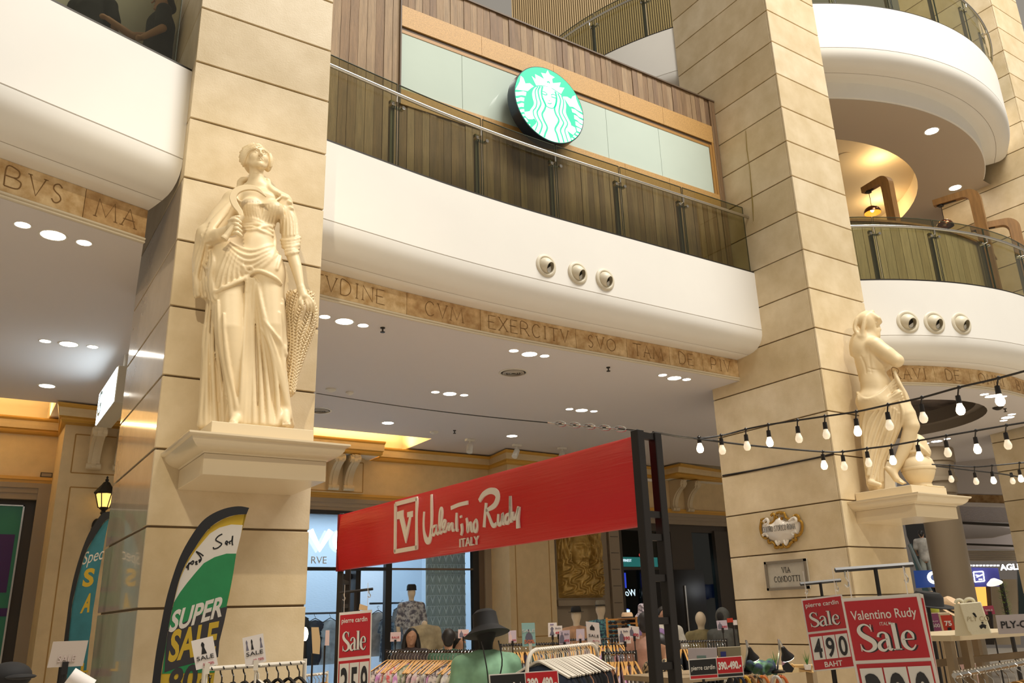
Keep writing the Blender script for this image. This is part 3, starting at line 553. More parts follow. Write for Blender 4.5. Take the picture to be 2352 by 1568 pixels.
# ================================================================ shop facade at the back of the gallery
FAC = mat('facade_sandpaint', (.66, .50, .28), .7, var=.12, vscale=5, bump=.1, bscale=80); FACG = mat('facade_grey_brown', (.30, .24, .175), .7); FACD = mat('facade_dark_bronze', (.05, .037, .026), .5)
GILT = mat('gilt_line', (.60, .33, .055), .45); GROOVE = mat('panel_groove', (.36, .20, .06), .8)
def cornice(name, path, parent, yoff=0.0):        # swept entablature cornice: (out, z); 'left' of path points into the wall, so outward is negative
    m = MB(); m.sweep([(-.0, 4.76), (-.07, 4.775), (-.09, 4.80), (-.09, 4.83), (-.13, 4.84)], path); m.build('lower_gilt', GILT, parent, recalc=False)
    m = MB(); m.sweep([(-.13, 4.84), (-.14, 4.90), (-.145, 4.965)], path); m.build('fascia_band', FAC, parent, recalc=False)
    m = MB(); m.sweep([(-.145, 4.965), (-.165, 4.975), (-.18, 4.995), (-.18, 5.02), (-.12, 5.022), (0, 5.022)], path); m.build('upper_gilt', GILT, parent, recalc=False)
fw = thing('wall_facade', None, None, (5, 15.47, 0)); struct(fw)
def wallbox(a, b, mt=None): m = MB(); m.box(a, b); m.build('wall_panel', mt or FAC, fw)
wallbox((5.0, 15.47, 4.08), (9.45, 15.6, 5.05)); wallbox((5.0, 15.34, 4.08), (6.52, 15.47, 4.77)); wallbox((9.45, 14.7, 0), (10.58, 15.6, 5.05))
wallbox((10.58, 15.3, 0), (12.4, 15.6, 5.05), FACG); wallbox((10.58, 15.1, 3.98), (12.4, 15.3, 5.05)); wallbox((12.4, 15.1, 3.98), (20, 15.6, 5.05)); wallbox((10.6, 15.18, 0), (10.95, 15.3, 3.98), FACG); wallbox((12.2, 15.18, 0), (12.4, 15.3, 3.98), FACG)
wallbox((1.15, 14.45, 0), (3.4, 15.9, 5.05)); wallbox((-6, 15.5, 4.02), (1.15, 15.9, 5.05)); wallbox((0.97, 15.44, 0), (1.15, 15.5, 3.9), FACG)
cornice('c', [(6.86, 15.47), (9.45, 15.47), (9.45, 14.7), (10.58, 14.7), (10.58, 15.1), (14.15, 15.1)], fw); cornice('c', [(4.2, 14.95), (6.68, 14.95), (6.68, 15.47), (6.9, 15.47)], fw); cornice('c', [(14.15, 15.4), (14.15, 14.78), (16.2, 14.78)], fw); cornice('c', [(-5, 15.5), (1.15, 15.5), (1.15, 14.45), (3.4, 14.45)], fw)
m = MB(); m.box((4.2, 14.95, 4.77), (6.68, 15.47, 4.79)); m.box((14.15, 14.78, 4.77), (16.2, 15.2, 4.79)); m.box((10.58, 15.0, 4.7), (14.15, 15.1, 4.76)); m.build('cornice_soffit', WHITE, fw)
# architrave mouldings over the shop openings
for (x0, x1, y) in ((5.0, 9.45, 15.47), (12.38, 16.6, 15.1), (-5, 1.15, 15.5)):
    for z0, z1, d, mm in ((4.03, 4.08, .05, GILT), (3.98, 4.03, .03, GILT), (3.9, 3.98, .045, FACG), (3.82, 3.9, .03, FACG), (3.72, 3.82, .018, FACG)):
        m = MB(); m.box((x0, y - d, z0), (x1, y + .1, z1)); m.build('architrave', mm, fw)
# panel grooves on pilasters
def groove(x0, x1, z0, z1, y): 
    m = MB(); fr = frame((0, y, 0), (1, 0, 0), (0, 0, 1), (0, -1, 0))
    for a, b in (((x0, z0), (x1, z0)), ((x0, z1), (x1, z1)), ((x0, z0), (x0, z1)), ((x1, z0), (x1, z1))): stroke(m, [a, b], .018, fr, -.002, .004, smooth=False)
    m.build('panel_moulding', GROOVE, fw)
groove(9.6, 10.44, 1.33, 3.9, 14.7); groove(1.33, 2.6, .6, 3.80, 14.45); groove(1.31, 2.6, 4.02, 4.62, 14.45); groove(5.2, 6.5, 4.1, 4.68, 15.34)
# consoles
def console(x, yw, z0, z1, label, out=.42, wd=.17):
    t = thing('console_bracket', label, 'bracket', (x, yw, z0)); h = z1 - z0
    pr = cr([(0, 0), (-.10, .0), (-.13, .05), (-.10, .12), (-.09, .22), (-.12, .36), (-.19, .52), (-.30, .66), (-.40, .74), (-out, .86), (-out, .98), (0, 1)], 3); pr = [(a * 1.0, z0 + b * h) for a, b in pr]
    fr = frame((x, yw, 0), (0, 1, 0), (0, 0, 1), (1, 0, 0)); BR = mat('bracket_stone', (.60, .49, .32), .6)
    m = MB(); m.prism(pr, fr, -wd / 2, wd / 2); m.build('scroll_body', BR, t)
    m = MB(); m.prism([(a * 1.0 - .018, b) for a, b in pr], fr, -wd / 5, wd / 5); m.build('raised_rib', BR, t)
    m = MB(); m.tube([fr((-out + .05, z0 + .86 * h, -wd * .62)), fr((-out + .05, z0 + .86 * h, wd * .62))], .065, 14); m.build('upper_volute', BR, t, smooth=True)
    m = MB(); m.tube([fr((-.085, z0 + .06 * h, -wd * .62)), fr((-.085, z0 + .06 * h, wd * .62))], .05, 14); m.build('lower_volute', BR, t, smooth=True)
console(5.86, 15.34, 4.12, 4.77, 'left scroll bracket under the gold cornice right of the sickle statue'); console(6.17, 15.34, 4.12, 4.77, 'right scroll bracket under the gold cornice right of the sickle statue')
console(14.47, 15.1, 4.03, 4.76, 'left scroll bracket under the cornice beside the second pillar'); console(14.95, 15.1, 4.03, 4.76, 'right scroll bracket under the cornice beside the second pillar')
console(1.60, 14.45, 4.08, 4.70, 'left scroll bracket above the wall lantern'); console(1.98, 14.45, 4.08, 4.70, 'scroll bracket above the wall lantern half hidden by the pillar')
# cove lamps on top of the projecting cornices
for x0, x1, y in ((4.4, 7.3, 15.25), (14.2, 16.6, 15.3), (-3.0, .9, 15.25)):
    a = area('cove_strip', ((x0 + x1) / 2, y, 5.03), ((x0 + x1) / 2, y - .25, 5.6), x1 - x0, .08, 60, (1, .70, .32))
# ================================================================ bright shop behind the red banner
SHW = mat('shop_white', (.62, .68, .74), .6); BRK = mat('white_brick', (.60, .66, .72), .7, bump=.3, bscale=14, stretch=(1, 1, 4))
sh = thing('wall_shop_interior', None, None, (5, 15.6, 0)); struct(sh)
for a, b, mt_ in (((3.4, 18.6, 0), (9.6, 18.7, 4.2), BRK), ((3.3, 15.6, 0), (3.4, 18.7, 4.2), SHW), ((9.45, 15.6, 0), (9.6, 18.7, 4.2), SHW), ((3.3, 15.6, 4.1), (9.6, 18.7, 4.2), SHW), ((3.3, 15.6, 0.0), (9.6, 18.7, .02), SHW)):
    m = MB(); m.box(a, b); m.build('wall_panel', mt_, sh)
area('shop_ceiling_light', (6.4, 17.2, 4.05), (6.4, 17.2, 0), 5, 2, 130, (.72, .87, 1))
DKF = mat('shop_frame_black', (.022, .02, .02), .4, metal=.3); BRF = mat('shop_frame_bronze', (.13, .085, .055), .5); SHG = glass('shop_glass', (.9, .95, .98), .35)
t = thing('shop_window', 'large bright shop window with black frame behind the red banner', 'shop window', (5, 15.5, 0))
def fbox(x0, x1, z0, z1, y0=15.44, y1=15.56, mt_=None, nm='frame_bar'): m = MB(); m.box((x0, y0, z0), (x1, y1, z1)); m.build(nm, mt_ or DKF, t)
fbox(5.0, 9.2, 3.67, 3.75); fbox(7.07, 7.2, 0, 3.67); fbox(9.03, 9.17, 0, 3.75); fbox(9.17, 9.3, 0, 3.8, mt_=BRF); fbox(9.3, 9.45, 0, 3.8, 15.40, 15.5, FACG); fbox(5.0, 7.07, 2.64, 2.70); fbox(7.2, 9.03, 2.655, 2.69, mt_=BRF); fbox(6.3, 6.38, 0, 2.6, 15.8, 15.95); fbox(6.52, 6.62, 0, 2.66, 15.6, 15.9); fbox(6.3, 6.6, 2.5, 2.6, 15.8, 15.95)
for a, b, c, d in ((5.0, 7.07, 2.7, 3.67), (5.0, 6.3, 0, 2.64), (7.2, 9.03, 2.69, 3.67), (7.2, 9.03, 0, 2.655)): m = MB(); m.box((a, 15.49, c), (b, 15.505, d)); m.build('glass_pane', SHG, t)
LEDW = emis('led_white', (.95, .98, 1), 6); fr = frame((0, 15.42, 0), (1, 0, 0), (0, 0, 1), (0, -1, 0))
sgn = thing('lit_letters', 'white glowing shop letters half hidden beside the red banner', 'sign', (5.5, 15.42, 3.0))
m = MB(); stroke(m, [(5.50, 3.36), (5.70, 3.02), (5.90, 3.36)], .10, fr, 0, .05, smooth=False); m.build('letter_v', LEDW, sgn)
m = MB(); stroke(m, cr([(6.18 + .18 * math.cos(a), 3.19 + .18 * math.sin(a)) for a in np.linspace(.6, 5.7, 12)], 2), .09, fr, 0, .05, smooth=False); m.build('letter_o', LEDW, sgn)
m = MB(); text(m, 'RVE', fr, 5.55, 2.76, .13, t1=.01); m.build('small_letters', SHW, sgn)
# triangle lattice screen
t = thing('lattice_screen', 'pale screen of small triangles in the bright shop window', 'screen', (8.1, 15.75, 0))
m = MB(); m.box((8.1, 15.76, 0), (9.02, 15.79, 3.6)); m.build('backing', mat('screen_pale', (.66, .76, .80), .6), t)
TRI_M = mat('screen_triangle', (.36, .46, .49), .6); k = MB(); fr0 = frame((0, 0, 0), (1, 0, 0), (0, 0, 1), (0, -1, 0))
k.prism([(-.055, 0), (.055, 0), (0, .16)], fr0, 0, .012); up = k.data('triangle', TRI_M); k = MB(); k.prism([(-.03, .19), (.03, .19), (0, .12)], fr0, 0, .012); dn = k.data('triangle', TRI_M)
k = MB(); stroke(k, [(-.075, 0), (-.01, .19)], .012, fr0, 0, .012, smooth=False); stroke(k, [(.075, 0), (.01, .19)], .012, fr0, 0, .012, smooth=False); vee = k.data('chevron', TRI_M)
for r in range(13):
    for c in range(6):
        x = 8.18 + c * .153; z = .95 + r * .205
        for me, dx in ((up, 0), (dn, .0765), (vee, 0)):
            if x + dx < 9.0: o = link('triangle' if me is not vee else 'chevron', me, t); o.location = (x + dx - 8.1, 15.76 - 15.75, z)
m = MB()
for i in range(3): m.box((0, 0, 0), (.01, .01, .01))
# ================================================================ bearded mask relief
t = thing('mask_relief', 'large gold relief of a bearded face in a wall niche', 'relief', (11.58, 15.18, 2.06))
NX, NZ = 150, 190; x0, x1, z0, z1 = 10.97, 12.2, 2.06, 3.72
U, W = np.meshgrid(np.linspace(-1, 1, NX), np.linspace(0, 1, NZ)); W0 = W; W = W + .13
def g(u, v, su, sv): return np.exp(-((U - u) / su) ** 2 - ((W - v) / sv) ** 2)
face = .30 * np.clip(1 - (U / .46) ** 2 - ((W - .76) / .26) ** 2, 0, 1) ** .5
hx = U; ang = np.arctan2(U, (1.0 - W) * 1.3 + .05)
rad = np.hypot(U, (W - .74) * 1.35)
flow = ang * 14 + 2.2 * np.sin(W * 26 + U * 3) + 1.3 * np.sin(W * 47 - U * 9)
hairm = np.clip((rad - .42) * 7, 0, 1); beard = np.clip((.60 - W) * 9, 0, 1) * np.clip(1.25 - np.abs(U) * 1.05, 0, 1)
hm = np.clip(np.maximum(hairm, beard), 0, 1)
side = np.arctan2(W - .74, U) * 11 + 2.4 * np.sin(rad * 18 + np.sign(U) * 1.1) + 1.2 * np.sin(rad * 33 + U * 4)
locks = np.where(W < .62, np.abs(np.sin(flow)), np.abs(np.sin(side)))
h = face + hm * (.10 + .13 * np.clip(1 - np.abs(U), 0, 1) + .085 * locks)
h += .11 * g(0, .70, .075, .07) + .10 * g(0, .76, .06, .05) + .06 * g(0, .82, .3, .022) * (np.abs(U) > .03) - .09 * g(-.19, .775, .10, .022) - .09 * g(.19, .775, .10, .022) + .045 * g(-.19, .772, .05, .012) + .045 * g(.19, .772, .05, .012)
h += .05 * g(-.24, .70, .1, .05) + .05 * g(.24, .70, .1, .05) - .10 * g(0.02, .608, .10, .012) + .05 * g(0, .585, .09, .012) + .05 * np.abs(np.sin(U * 26 + W * 60)) * g(0, .635, .22, .02)
h = np.clip(h, 0, .5) * np.clip((1.0 - np.abs(U)) * 12, 0, 1) * np.clip(W0 * 25, 0, 1) * np.clip((1 - W0) * 25, 0, 1)
vs = [(x0 + (x1 - x0) * (U[i, j] + 1) / 2, 15.17 - .75 * h[i, j], z0 + (z1 - z0) * W0[i, j]) for i in range(NZ) for j in range(NX)]
m = MB(); m.add(vs, [(i * NX + j, i * NX + j + 1, (i + 1) * NX + j + 1, (i + 1) * NX + j) for i in range(NZ - 1) for j in range(NX - 1)])
m.build('bearded_face', mat('relief_gilt', (.58, .38, .11), .3, metal=.3, var=.3, vscale=6, col2=(.36, .22, .06)), t, smooth=True, ang=180, recalc=False)
m = MB(); m.box((x0 - .02, 15.165, z0 - .03), (x1 + .02, 15.3, z1 + .02)); m.build('back_slab', FACG, t)
wb = MB(); wb.box((10.93, 15.12, 1.90), (12.22, 15.3, 2.03)); wb.build('niche_sill', FACG, fw, bevel=.01)
# ================================================================ dark shop at the right of the relief
t = thing('dark_shopfront', 'dark glazed shop front with neon reflections beside the bearded relief', 'shop front', (12.4, 15.2, 0))
def dbox(a, b, mt_, nm): m = MB(); m.box(a, b); return m.build(nm, mt_, t)
dbox((12.42, 15.12, 0), (12.72, 15.3, 3.72), FACG, 'jamb')
for k in range(9): dbox((12.46, 15.112, .5 + k * .36), (12.68, 15.13, .512 + k * .36), FACD, 'jamb_groove')
DGL = glass('dark_glass', (.55, .6, .6), .5)
dbox((12.72, 15.15, 3.55), (16.6, 15.3, 3.72), FACD, 'head_frame'); dbox((12.72, 15.15, 0), (12.82, 15.3, 3.55), FACD, 'side_frame'); dbox((14.35, 15.15, 0), (15.05, 15.3, 3.55), FACD, 'centre_frame'); dbox((15.78, 15.1, 0), (16.25, 15.3, 3.6), FACD, 'side_frame'); dbox((12.82, 15.16, 2.66), (14.35, 15.28, 2.72), FACD, 'transom'); dbox((13.3, 15.12, 0), (15.3, 15.16, 2.66), mat('door_black', (.008, .008, .009), .15), 'door_leaf')
dbox((14.6, 15.09, .8), (14.64, 15.12, 2.3), STEEL, 'door_handle'); dbox((16.3, 15.05, 0), (16.6, 15.3, 3.72), FACG, 'jamb')
for a, b, c, d in ((12.82, 14.35, 2.72, 3.55), (12.82, 13.3, 0, 2.66), (15.05, 15.78, 0, 3.55)): dbox((a, 15.2, c), (b, 15.21, d), DGL, 'glass_pane')
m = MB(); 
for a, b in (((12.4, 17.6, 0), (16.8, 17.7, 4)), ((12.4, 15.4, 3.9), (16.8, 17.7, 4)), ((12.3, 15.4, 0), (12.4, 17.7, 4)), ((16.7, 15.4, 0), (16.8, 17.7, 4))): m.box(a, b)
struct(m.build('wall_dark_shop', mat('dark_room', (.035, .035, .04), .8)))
fr = frame((0, 15.6, 0), (1, 0, 0), (0, 0, 1), (0, -1, 0)); TEAL = emis('neon_teal', (.08, .55, .50), .6); RED = emis('neon_red', (1, .08, .07), 1.6); BLUE = emis('neon_blue', (.06, .10, .9), 1.6); NW = emis('neon_white', (.85, .9, 1), 3); CY = emis('neon_cyan', (.12, .62, .75), .9); PUR = emis('neon_violet', (.32, .12, .9), 1.4)
n = thing('neon_display', 'glowing red blue and teal shop signs behind the dark glass', 'neon sign', (13, 15.6, 2.7))
m = MB(); m.box((13.05, 15.62, 2.76), (14.3, 15.64, 2.98)); m.build('teal_band', TEAL, n)
m = MB(); text(m, 'FINEST', fr, 13.2, 2.87, .06, t1=.01); text(m, 'TAMPA', fr, 13.85, 2.87, .06, t1=.01); text(m, 'CLOTHING', fr, 13.75, 2.79, .05, t1=.01); m.build('small_letters', NW, n)
m = MB(); text(m, 'AUT', fr, 13.85, 3.20, .09, t1=.01, bold=.02); text(m, 'U', fr, 13.93, 3.08, .10, t1=.01, bold=.03); text(m, 'OUTLET', fr, 13.70, 2.99, .08, t1=.01, bold=.02); m.build('red_letters', RED, n)
for k in range(5): m = MB(); m.box((12.86 + k * .09, 15.62, 2.28), (12.91 + k * .09, 15.64, 2.62)); m.build('blue_stripe', BLUE, n)
m = MB(); m.box((12.84, 15.64, 2.36), (13.28, 15.65, 2.44)); m.box((12.84, 15.64, 2.52), (13.28, 15.65, 2.58)); m.build('blue_band', emis('neon_blue_dim', (.12, .14, .6), .8), n)
m = MB(); text(m, 'Woody', fr, 12.85, 2.10, .15, t1=.01, shear=.3, mirror=True); m.build('script_letters', NW, n)
m = MB(); m.box((12.93, 15.64, 1.58), (13.3, 15.65, 1.82)); m.build('blue_panel', BLUE, n); m = MB(); m.box((12.92, 15.60, 1.68), (13.3, 15.62, 1.80)); text(m, '', fr, 0, 0, .1); m.build('white_panel', NW, n); m = MB(); text(m, 'ERS', frame((0, 15.595, 0), (1, 0, 0), (0, 0, 1), (0, -1, 0)), 12.97, 1.70, .08, t1=.01, bold=.03, mirror=True); m.build('letters', mat('letter_navy', (.02, .03, .2), .5), n)
m = MB(); m.box((13.12, 15.62, .9), (13.3, 15.66, 1.5)); m.build('cyan_strip', CY, n)
m = MB(); m.box((15.1, 15.9, .8), (15.75, 15.92, 3.1)); m.build('cyan_window', emis('cyan_dim', (.06, .27, .30), .8), n); m = MB(); m.box((15.12, 15.85, 2.6), (15.35, 15.87, 2.85)); m.build('white_panel', NW, n)
m = MB()
for k in range(6): stroke(m, [(15.2, 1.75 + .1 * k), (15.7, 1.95 + .1 * k)], .02, frame((0, 15.88, 0), (1, 0, 0), (0, 0, 1), (0, -1, 0)), 0, .01, smooth=False)
m.build('diagonal_tubes', CY, n); m = MB()
for k in range(8): m.box((15.12 + .08 * k, 15.86, 1.6), (15.16 + .08 * k, 15.88, 1.8))
m.build('violet_bars', PUR, n)
# ================================================================ left bay: dark opening, poster, plate, lantern, hanging light box
t = thing('poster_case', 'tall green and purple poster in a dark frame at the left edge', 'poster', (0.2, 15.6, 0))
m = MB(); m.box((-1.5, 15.62, 0), (1.0, 15.7, 3.9)); m.build('dark_surround', FACD, t); fr = frame((0, 15.6, 0), (1, 0, 0), (0, 0, 1), (0, -1, 0))
m = MB(); m.box((-1.2, 15.6, .6), (.80, 15.62, 3.62)); m.build('green_sheet', mat('poster_green', (.03, .20, .115), .35), t)
PURP = mat('poster_purple', (.055, .012, .10), .35)
m = MB(); m.box((.80, 15.58, .6), (.825, 15.63, 3.64)); m.box((-1.2, 15.58, 3.62), (.825, 15.63, 3.64)); m.build('steel_edge', STEEL, t)
m = MB()
for z in (1.95, 1.0): m.box((-1.2, 15.594, z), (.80, 15.602, z + .12))
m.box((.1, 15.594, 2.3), (.75, 15.602, 3.18)); m.build('purple_band', PURP, t)
m = MB(); text(m, 'B', fr, .18, 2.42, .58, width=.42, t0=.006, t1=.01, bold=.06); m.build('green_letter', mat('poster_green', (.03, .20, .115)), t)
m = MB(); text(m, 'A', fr, -.02, 3.25, .22, width=.5, t0=.0, t1=.01, bold=.1); text(m, 'U', fr, .2, 1.3, .5, width=.4, t0=0, t1=.01, bold=.04); m.build('dark_letter', mat('poster_ink', (.01, .012, .02), .4), t)
t = thing('name_plate', 'small framed plate above the poster frame', 'plate', (1.07, 15.45, 4.1)); m = MB(); m.box((.97, 15.46, 4.08), (1.14, 15.5, 4.16)); m.build('frame', FACD, t); m = MB(); m.box((.985, 15.452, 4.095), (1.13, 15.462, 4.145)); m.build('face', FACG, t)
# lantern
L0 = np.array([1.80, 14.2, 3.28]); t = thing('wall_lantern', 'lit black street lantern on the left wall', 'lantern', (1.8, 14.45, 3.3))
IRON = mat('black_iron', (.02, .017, .013), .5, metal=.4); LG = mat('lantern_glass', (.9, .62, .18), .3, emit=(1, .62, .16), es=1.3)
m = MB(); m.lathe([(.02, .02), (.045, .05), (.03, .09), (.075, .13), (.085, .14)], L0 + [0, 0, .06], 8); m.build('iron_cup', IRON, t); m = MB(); m.lathe([(.155, .42), (.165, .44), (.12, .50), (.07, .56), (.045, .60), (.02, .615), (.028, .64), (.012, .66), (.018, .68), (.001, .70)], L0 + [0, 0, -.02], 8); m.build('iron_cap', IRON, t)
m = MB(); m.lathe([(.075, .2), (.135, .41)], L0 + [0, 0, -.01], 6); m.f = [f for f in m.f if len(f) == 4]; m.m = [0] * len(m.f); m.build('glass_panes', LG, t)
m = MB()
for k in range(6): a = 2 * math.pi * k / 6; m.tube([L0 + [.078 * math.cos(a), .078 * math.sin(a), .19], L0 + [.14 * math.cos(a), .14 * math.sin(a), .4]], .008, 5)
m.build('bars', IRON, t); m = MB(); m.ell(L0 + [0, 0, .3], (.05, .05, .07)); m.build('bulb', emis('lantern_bulb', (1, .8, .45), 25), t, smooth=True)
m = MB(); m.tube(cr([L0 + [0, 0, .08], L0 + [-.02, .03, -.06], L0 + [-.10, .14, -.12], L0 + [-.05, .25, -.05]], 5), .028, 8); m.ell(L0 + [-.04, .24, -.06], (.07, .03, .12)); m.build('bracket', IRON, t, smooth=True)
point('lantern_light', tuple(L0 + [0, -.02, .3]), 16, (1, .66, .25), .06)
# hanging light box
a = atz(281, 822, ZC); xb = a[0]; ya = a[1]
q0 = atx(272, 838, xb - .08); yb0 = q0[1]; zt = q0[2]; zb = atx(264, 920, xb - .08)[2]; yb1 = atx(220, 975, xb - .08)[1]; ze = atx(220, 975, xb - .08)[2]
t = thing('hanging_light_box', 'white glowing light box sign hanging from the left ceiling', 'sign', (xb, yb0, zb)); wd = .20
m = MB(); m.box((xb - .078, yb0, zb), (xb - .078 + wd, yb1, zt)); m.build('case', mat('box_case', (.55, .5, .4), .4), t, bevel=.008)
m = MB(); m.box((xb - .088, yb0 + .02, zb + .02), (xb - .078, yb1 - .02, zt - .02)); m.build('lit_face', emis('box_glow', (.78, .93, 1), 5.0), t)
fr = frame((xb - .09, yb1, zb), (0, -1, 0), (0, 0, 1), (-1, 0, 0)); m = MB(); text(m, 'G', fr, .08, .1, .35, t1=.003); m.build('letter', mat('box_letter', (.02, .16, .18), .5), t)
m = MB(); m.tube([(xb + .02, yb0 + .2, zt), (xb + .02, yb0 + .2, ZC)], .02, 8); m.build('stem', TRIM, t)
# ================================================================ sculpted figures: smooth blend of round-cone limbs and drapery folds
class Clay:
    def __init__(s, lo, hi, h):
        s.lo = V3(lo); s.h = h; s.n = np.ceil((V3(hi) - s.lo) / h).astype(int) + 1; s.F = np.full(s.n, 9.0, np.float32)
        s.ax = [np.float32(s.lo[i] + h * np.arange(s.n[i])) for i in range(3)]
    def _sub(s, lo, hi):
        a = np.clip(np.floor((lo - s.lo) / s.h).astype(int), 0, s.n - 1); b = np.clip(np.ceil((hi - s.lo) / s.h).astype(int) + 1, 1, s.n)
        if np.any(b <= a): return None
        sl = tuple(slice(int(a[i]), int(b[i])) for i in range(3)); return sl, np.meshgrid(*[s.ax[i][sl[i]] for i in range(3)], indexing='ij')
    def _mix(s, sl, d, k, sub=False):
        F = s.F[sl]
        if sub: d = -d; hh = np.clip(.5 - .5 * (d - F) / k, 0, 1) if k else 0; s.F[sl] = d * (1 - hh) + F * hh + k * hh * (1 - hh); return
        hh = np.clip(.5 + .5 * (F - d) / k, 0, 1); s.F[sl] = F * (1 - hh) + d * hh - k * hh * (1 - hh)
    def limb(s, pts, rad, k=.03, sub=False, flat=None):
        P = [V3(p) for p in pts]; R = list(rad) if hasattr(rad, '__len__') else [rad] * len(P)
        m = max(R) + k + .03; r_ = s._sub(np.min(P, 0) - m, np.max(P, 0) + m)
        if r_ is None: return
        sl, (X, Y, Z) = r_; D = None
        for a, b, ra, rb in zip(P[:-1], P[1:], R[:-1], R[1:]):
            ab = b - a; L2 = max(float(ab @ ab), 1e-9); t = np.clip(((X - a[0]) * ab[0] + (Y - a[1]) * ab[1] + (Z - a[2]) * ab[2]) / L2, 0, 1)
            d = np.sqrt((X - a[0] - t * ab[0]) ** 2 + (Y - a[1] - t * ab[1]) ** 2 + (Z - a[2] - t * ab[2]) ** 2) - (ra + (rb - ra) * t)
            D = d if D is None else np.minimum(D, d)
        s._mix(sl, D, k, sub)
    def fold(s, pts, rad, k=.025, sub=False, n=4): s.limb(cr(pts, n), cr([(r,) for r in rad], n) if hasattr(rad, '__len__') else rad, k, sub) if not hasattr(rad, '__len__') else s.limb(cr(pts, n), [float(q[0]) for q in cr([(r,) for r in rad], n)], k, sub)
    def blob(s, c, r, k=.04, ax=None, sub=False):
        c = V3(c); r = V3(r); A = np.eye(3) if ax is None else np.stack([unit(a) for a in ax]); m = float(r.max()) + k + .03; q = s._sub(c - m, c + m)
        if q is None: return
        sl, (X, Y, Z) = q; dx, dy, dz = X - c[0], Y - c[1], Z - c[2]; u = [(dx * A[i, 0] + dy * A[i, 1] + dz * A[i, 2]) / r[i] for i in range(3)]
        k0 = np.sqrt(u[0] ** 2 + u[1] ** 2 + u[2] ** 2); k1 = np.sqrt((u[0] / r[0]) ** 2 + (u[1] / r[1]) ** 2 + (u[2] / r[2]) ** 2) + 1e-9
        s._mix(sl, k0 * (k0 - 1) / k1, k, sub)
    def hit(s, px, py, o=0.0, t0=None, dflt=None):
        d = ray((px, py)); d = d / np.linalg.norm(d); c = s.lo + s.h * s.n / 2; tc = float((c - EYE) @ d); T = np.arange(tc - 1.3, tc + 1.3, s.h * .5); P = EYE + d * T[:, None]
        I = np.round((P - s.lo) / s.h).astype(int); ok = ((I >= 0) & (I < s.n)).all(1); I = np.clip(I, 0, s.n - 1); F_ = getattr(s, 'base', s.F); f = np.where(ok, F_[I[:, 0], I[:, 1], I[:, 2]], 9); w = np.argmax(f < 0)
        if f[w] >= 0: return dflt if dflt is not None else None
        return EYE + d * (T[w] - o)
    def drape(s, pts, rad, k=.02, o=0.0, sub=False, n=4):
        P = cr([(a, b) for a, b in pts], n); R = [float(q[0]) for q in cr([(r,) for r in rad], n)] if hasattr(rad, '__len__') else [rad] * len(P)
        H = [s.hit(a, b, o) for a, b in P]; g = [i for i, h in enumerate(H) if h is not None]
        if len(g) < 2: return
        Q = [H[i] for i in g]; R = [R[i] for i in g]
        for it in range(3): Q = [Q[0]] + [.25 * Q[i - 1] + .5 * Q[i] + .25 * Q[i + 1] for i in range(1, len(Q) - 1)] + [Q[-1]]
        s.limb(Q, R, k, sub)
    def freeze(s): s.base = s.F.copy()
    def mesh(s, name, m_, parent, cut=None, extra=None):
        F = s.F
        if cut is not None: F[:, :, :max(0, int((cut - s.lo[2]) / s.h))] = 1
        F[0] = F[-1] = 1; F[:, 0] = F[:, -1] = 1; F[:, :, 0] = F[:, :, -1] = 1
        I = F < 0; n = s.n; c = np.zeros(n - 1, np.int8); offs = [(i, j, k) for i in (0, 1) for j in (0, 1) for k in (0, 1)]
        for i, j, k in offs: c += I[i:n[0] - 1 + i, j:n[1] - 1 + j, k:n[2] - 1 + k]
        act = np.argwhere((c > 0) & (c < 8)); idx = np.full(n - 1, -1, np.int64); idx[tuple(act.T)] = np.arange(len(act))
        val = np.stack([F[act[:, 0] + i, act[:, 1] + j, act[:, 2] + k] for i, j, k in offs], 1); pos = np.zeros((len(act), 3)); cnt = np.zeros(len(act)); O = np.array(offs, float)
        for a in range(8):
            for b in range(a + 1, 8):
                if np.abs(O[a] - O[b]).sum() != 1: continue
                va, vb = val[:, a], val[:, b]; x = (va < 0) != (vb < 0); tt = np.where(x, va / np.where(x, va - vb, 1), 0)[:, None]
                pos += np.where(x[:, None], O[a] + tt * (O[b] - O[a]), 0); cnt += x
        V = s.lo + (act + pos / cnt[:, None]) * s.h; faces = []
        for ax in range(3):
            A = np.moveaxis(I, ax, 0); e = np.argwhere(A[:-1, 1:-1, 1:-1] != A[1:, 1:-1, 1:-1]); e[:, 1:] += 1; ID = np.moveaxis(idx, ax, 0); i, j, k = e.T
            q = np.stack([ID[i, j - 1, k - 1], ID[i, j, k - 1], ID[i, j, k], ID[i, j - 1, k]], 1); flip = A[i, j, k] ^ (ax == 1); q[~flip] = q[~flip][:, ::-1]; faces.append(q)
        Fq = np.concatenate(faces); Fq = Fq[(Fq >= 0).all(1)]
        if extra is not None:
            k = len(V); V = np.concatenate([V, extra[0]]); Fq = np.concatenate([Fq, extra[1] + k])
        if name is None: return V, Fq
        inv = np.array(WM[parent.name].inverted()); V = V @ inv[:3, :3].T + inv[:3, 3]
        me = bpy.data.meshes.new(name); me.from_pydata(V.tolist(), [], Fq.tolist()); me.materials.append(m_); me.polygons.foreach_set('use_smooth', [True] * len(me.polygons)); me.update(); return link(name, me, parent)
SCULPT = mat('statue_cast_stone', (.78, .63, .40), .45, var=.08, vscale=4, bump=.04, bscale=90)
SHELF = mat('shelf_cream_paint', (.74, .62, .43), .3, coat=.25)
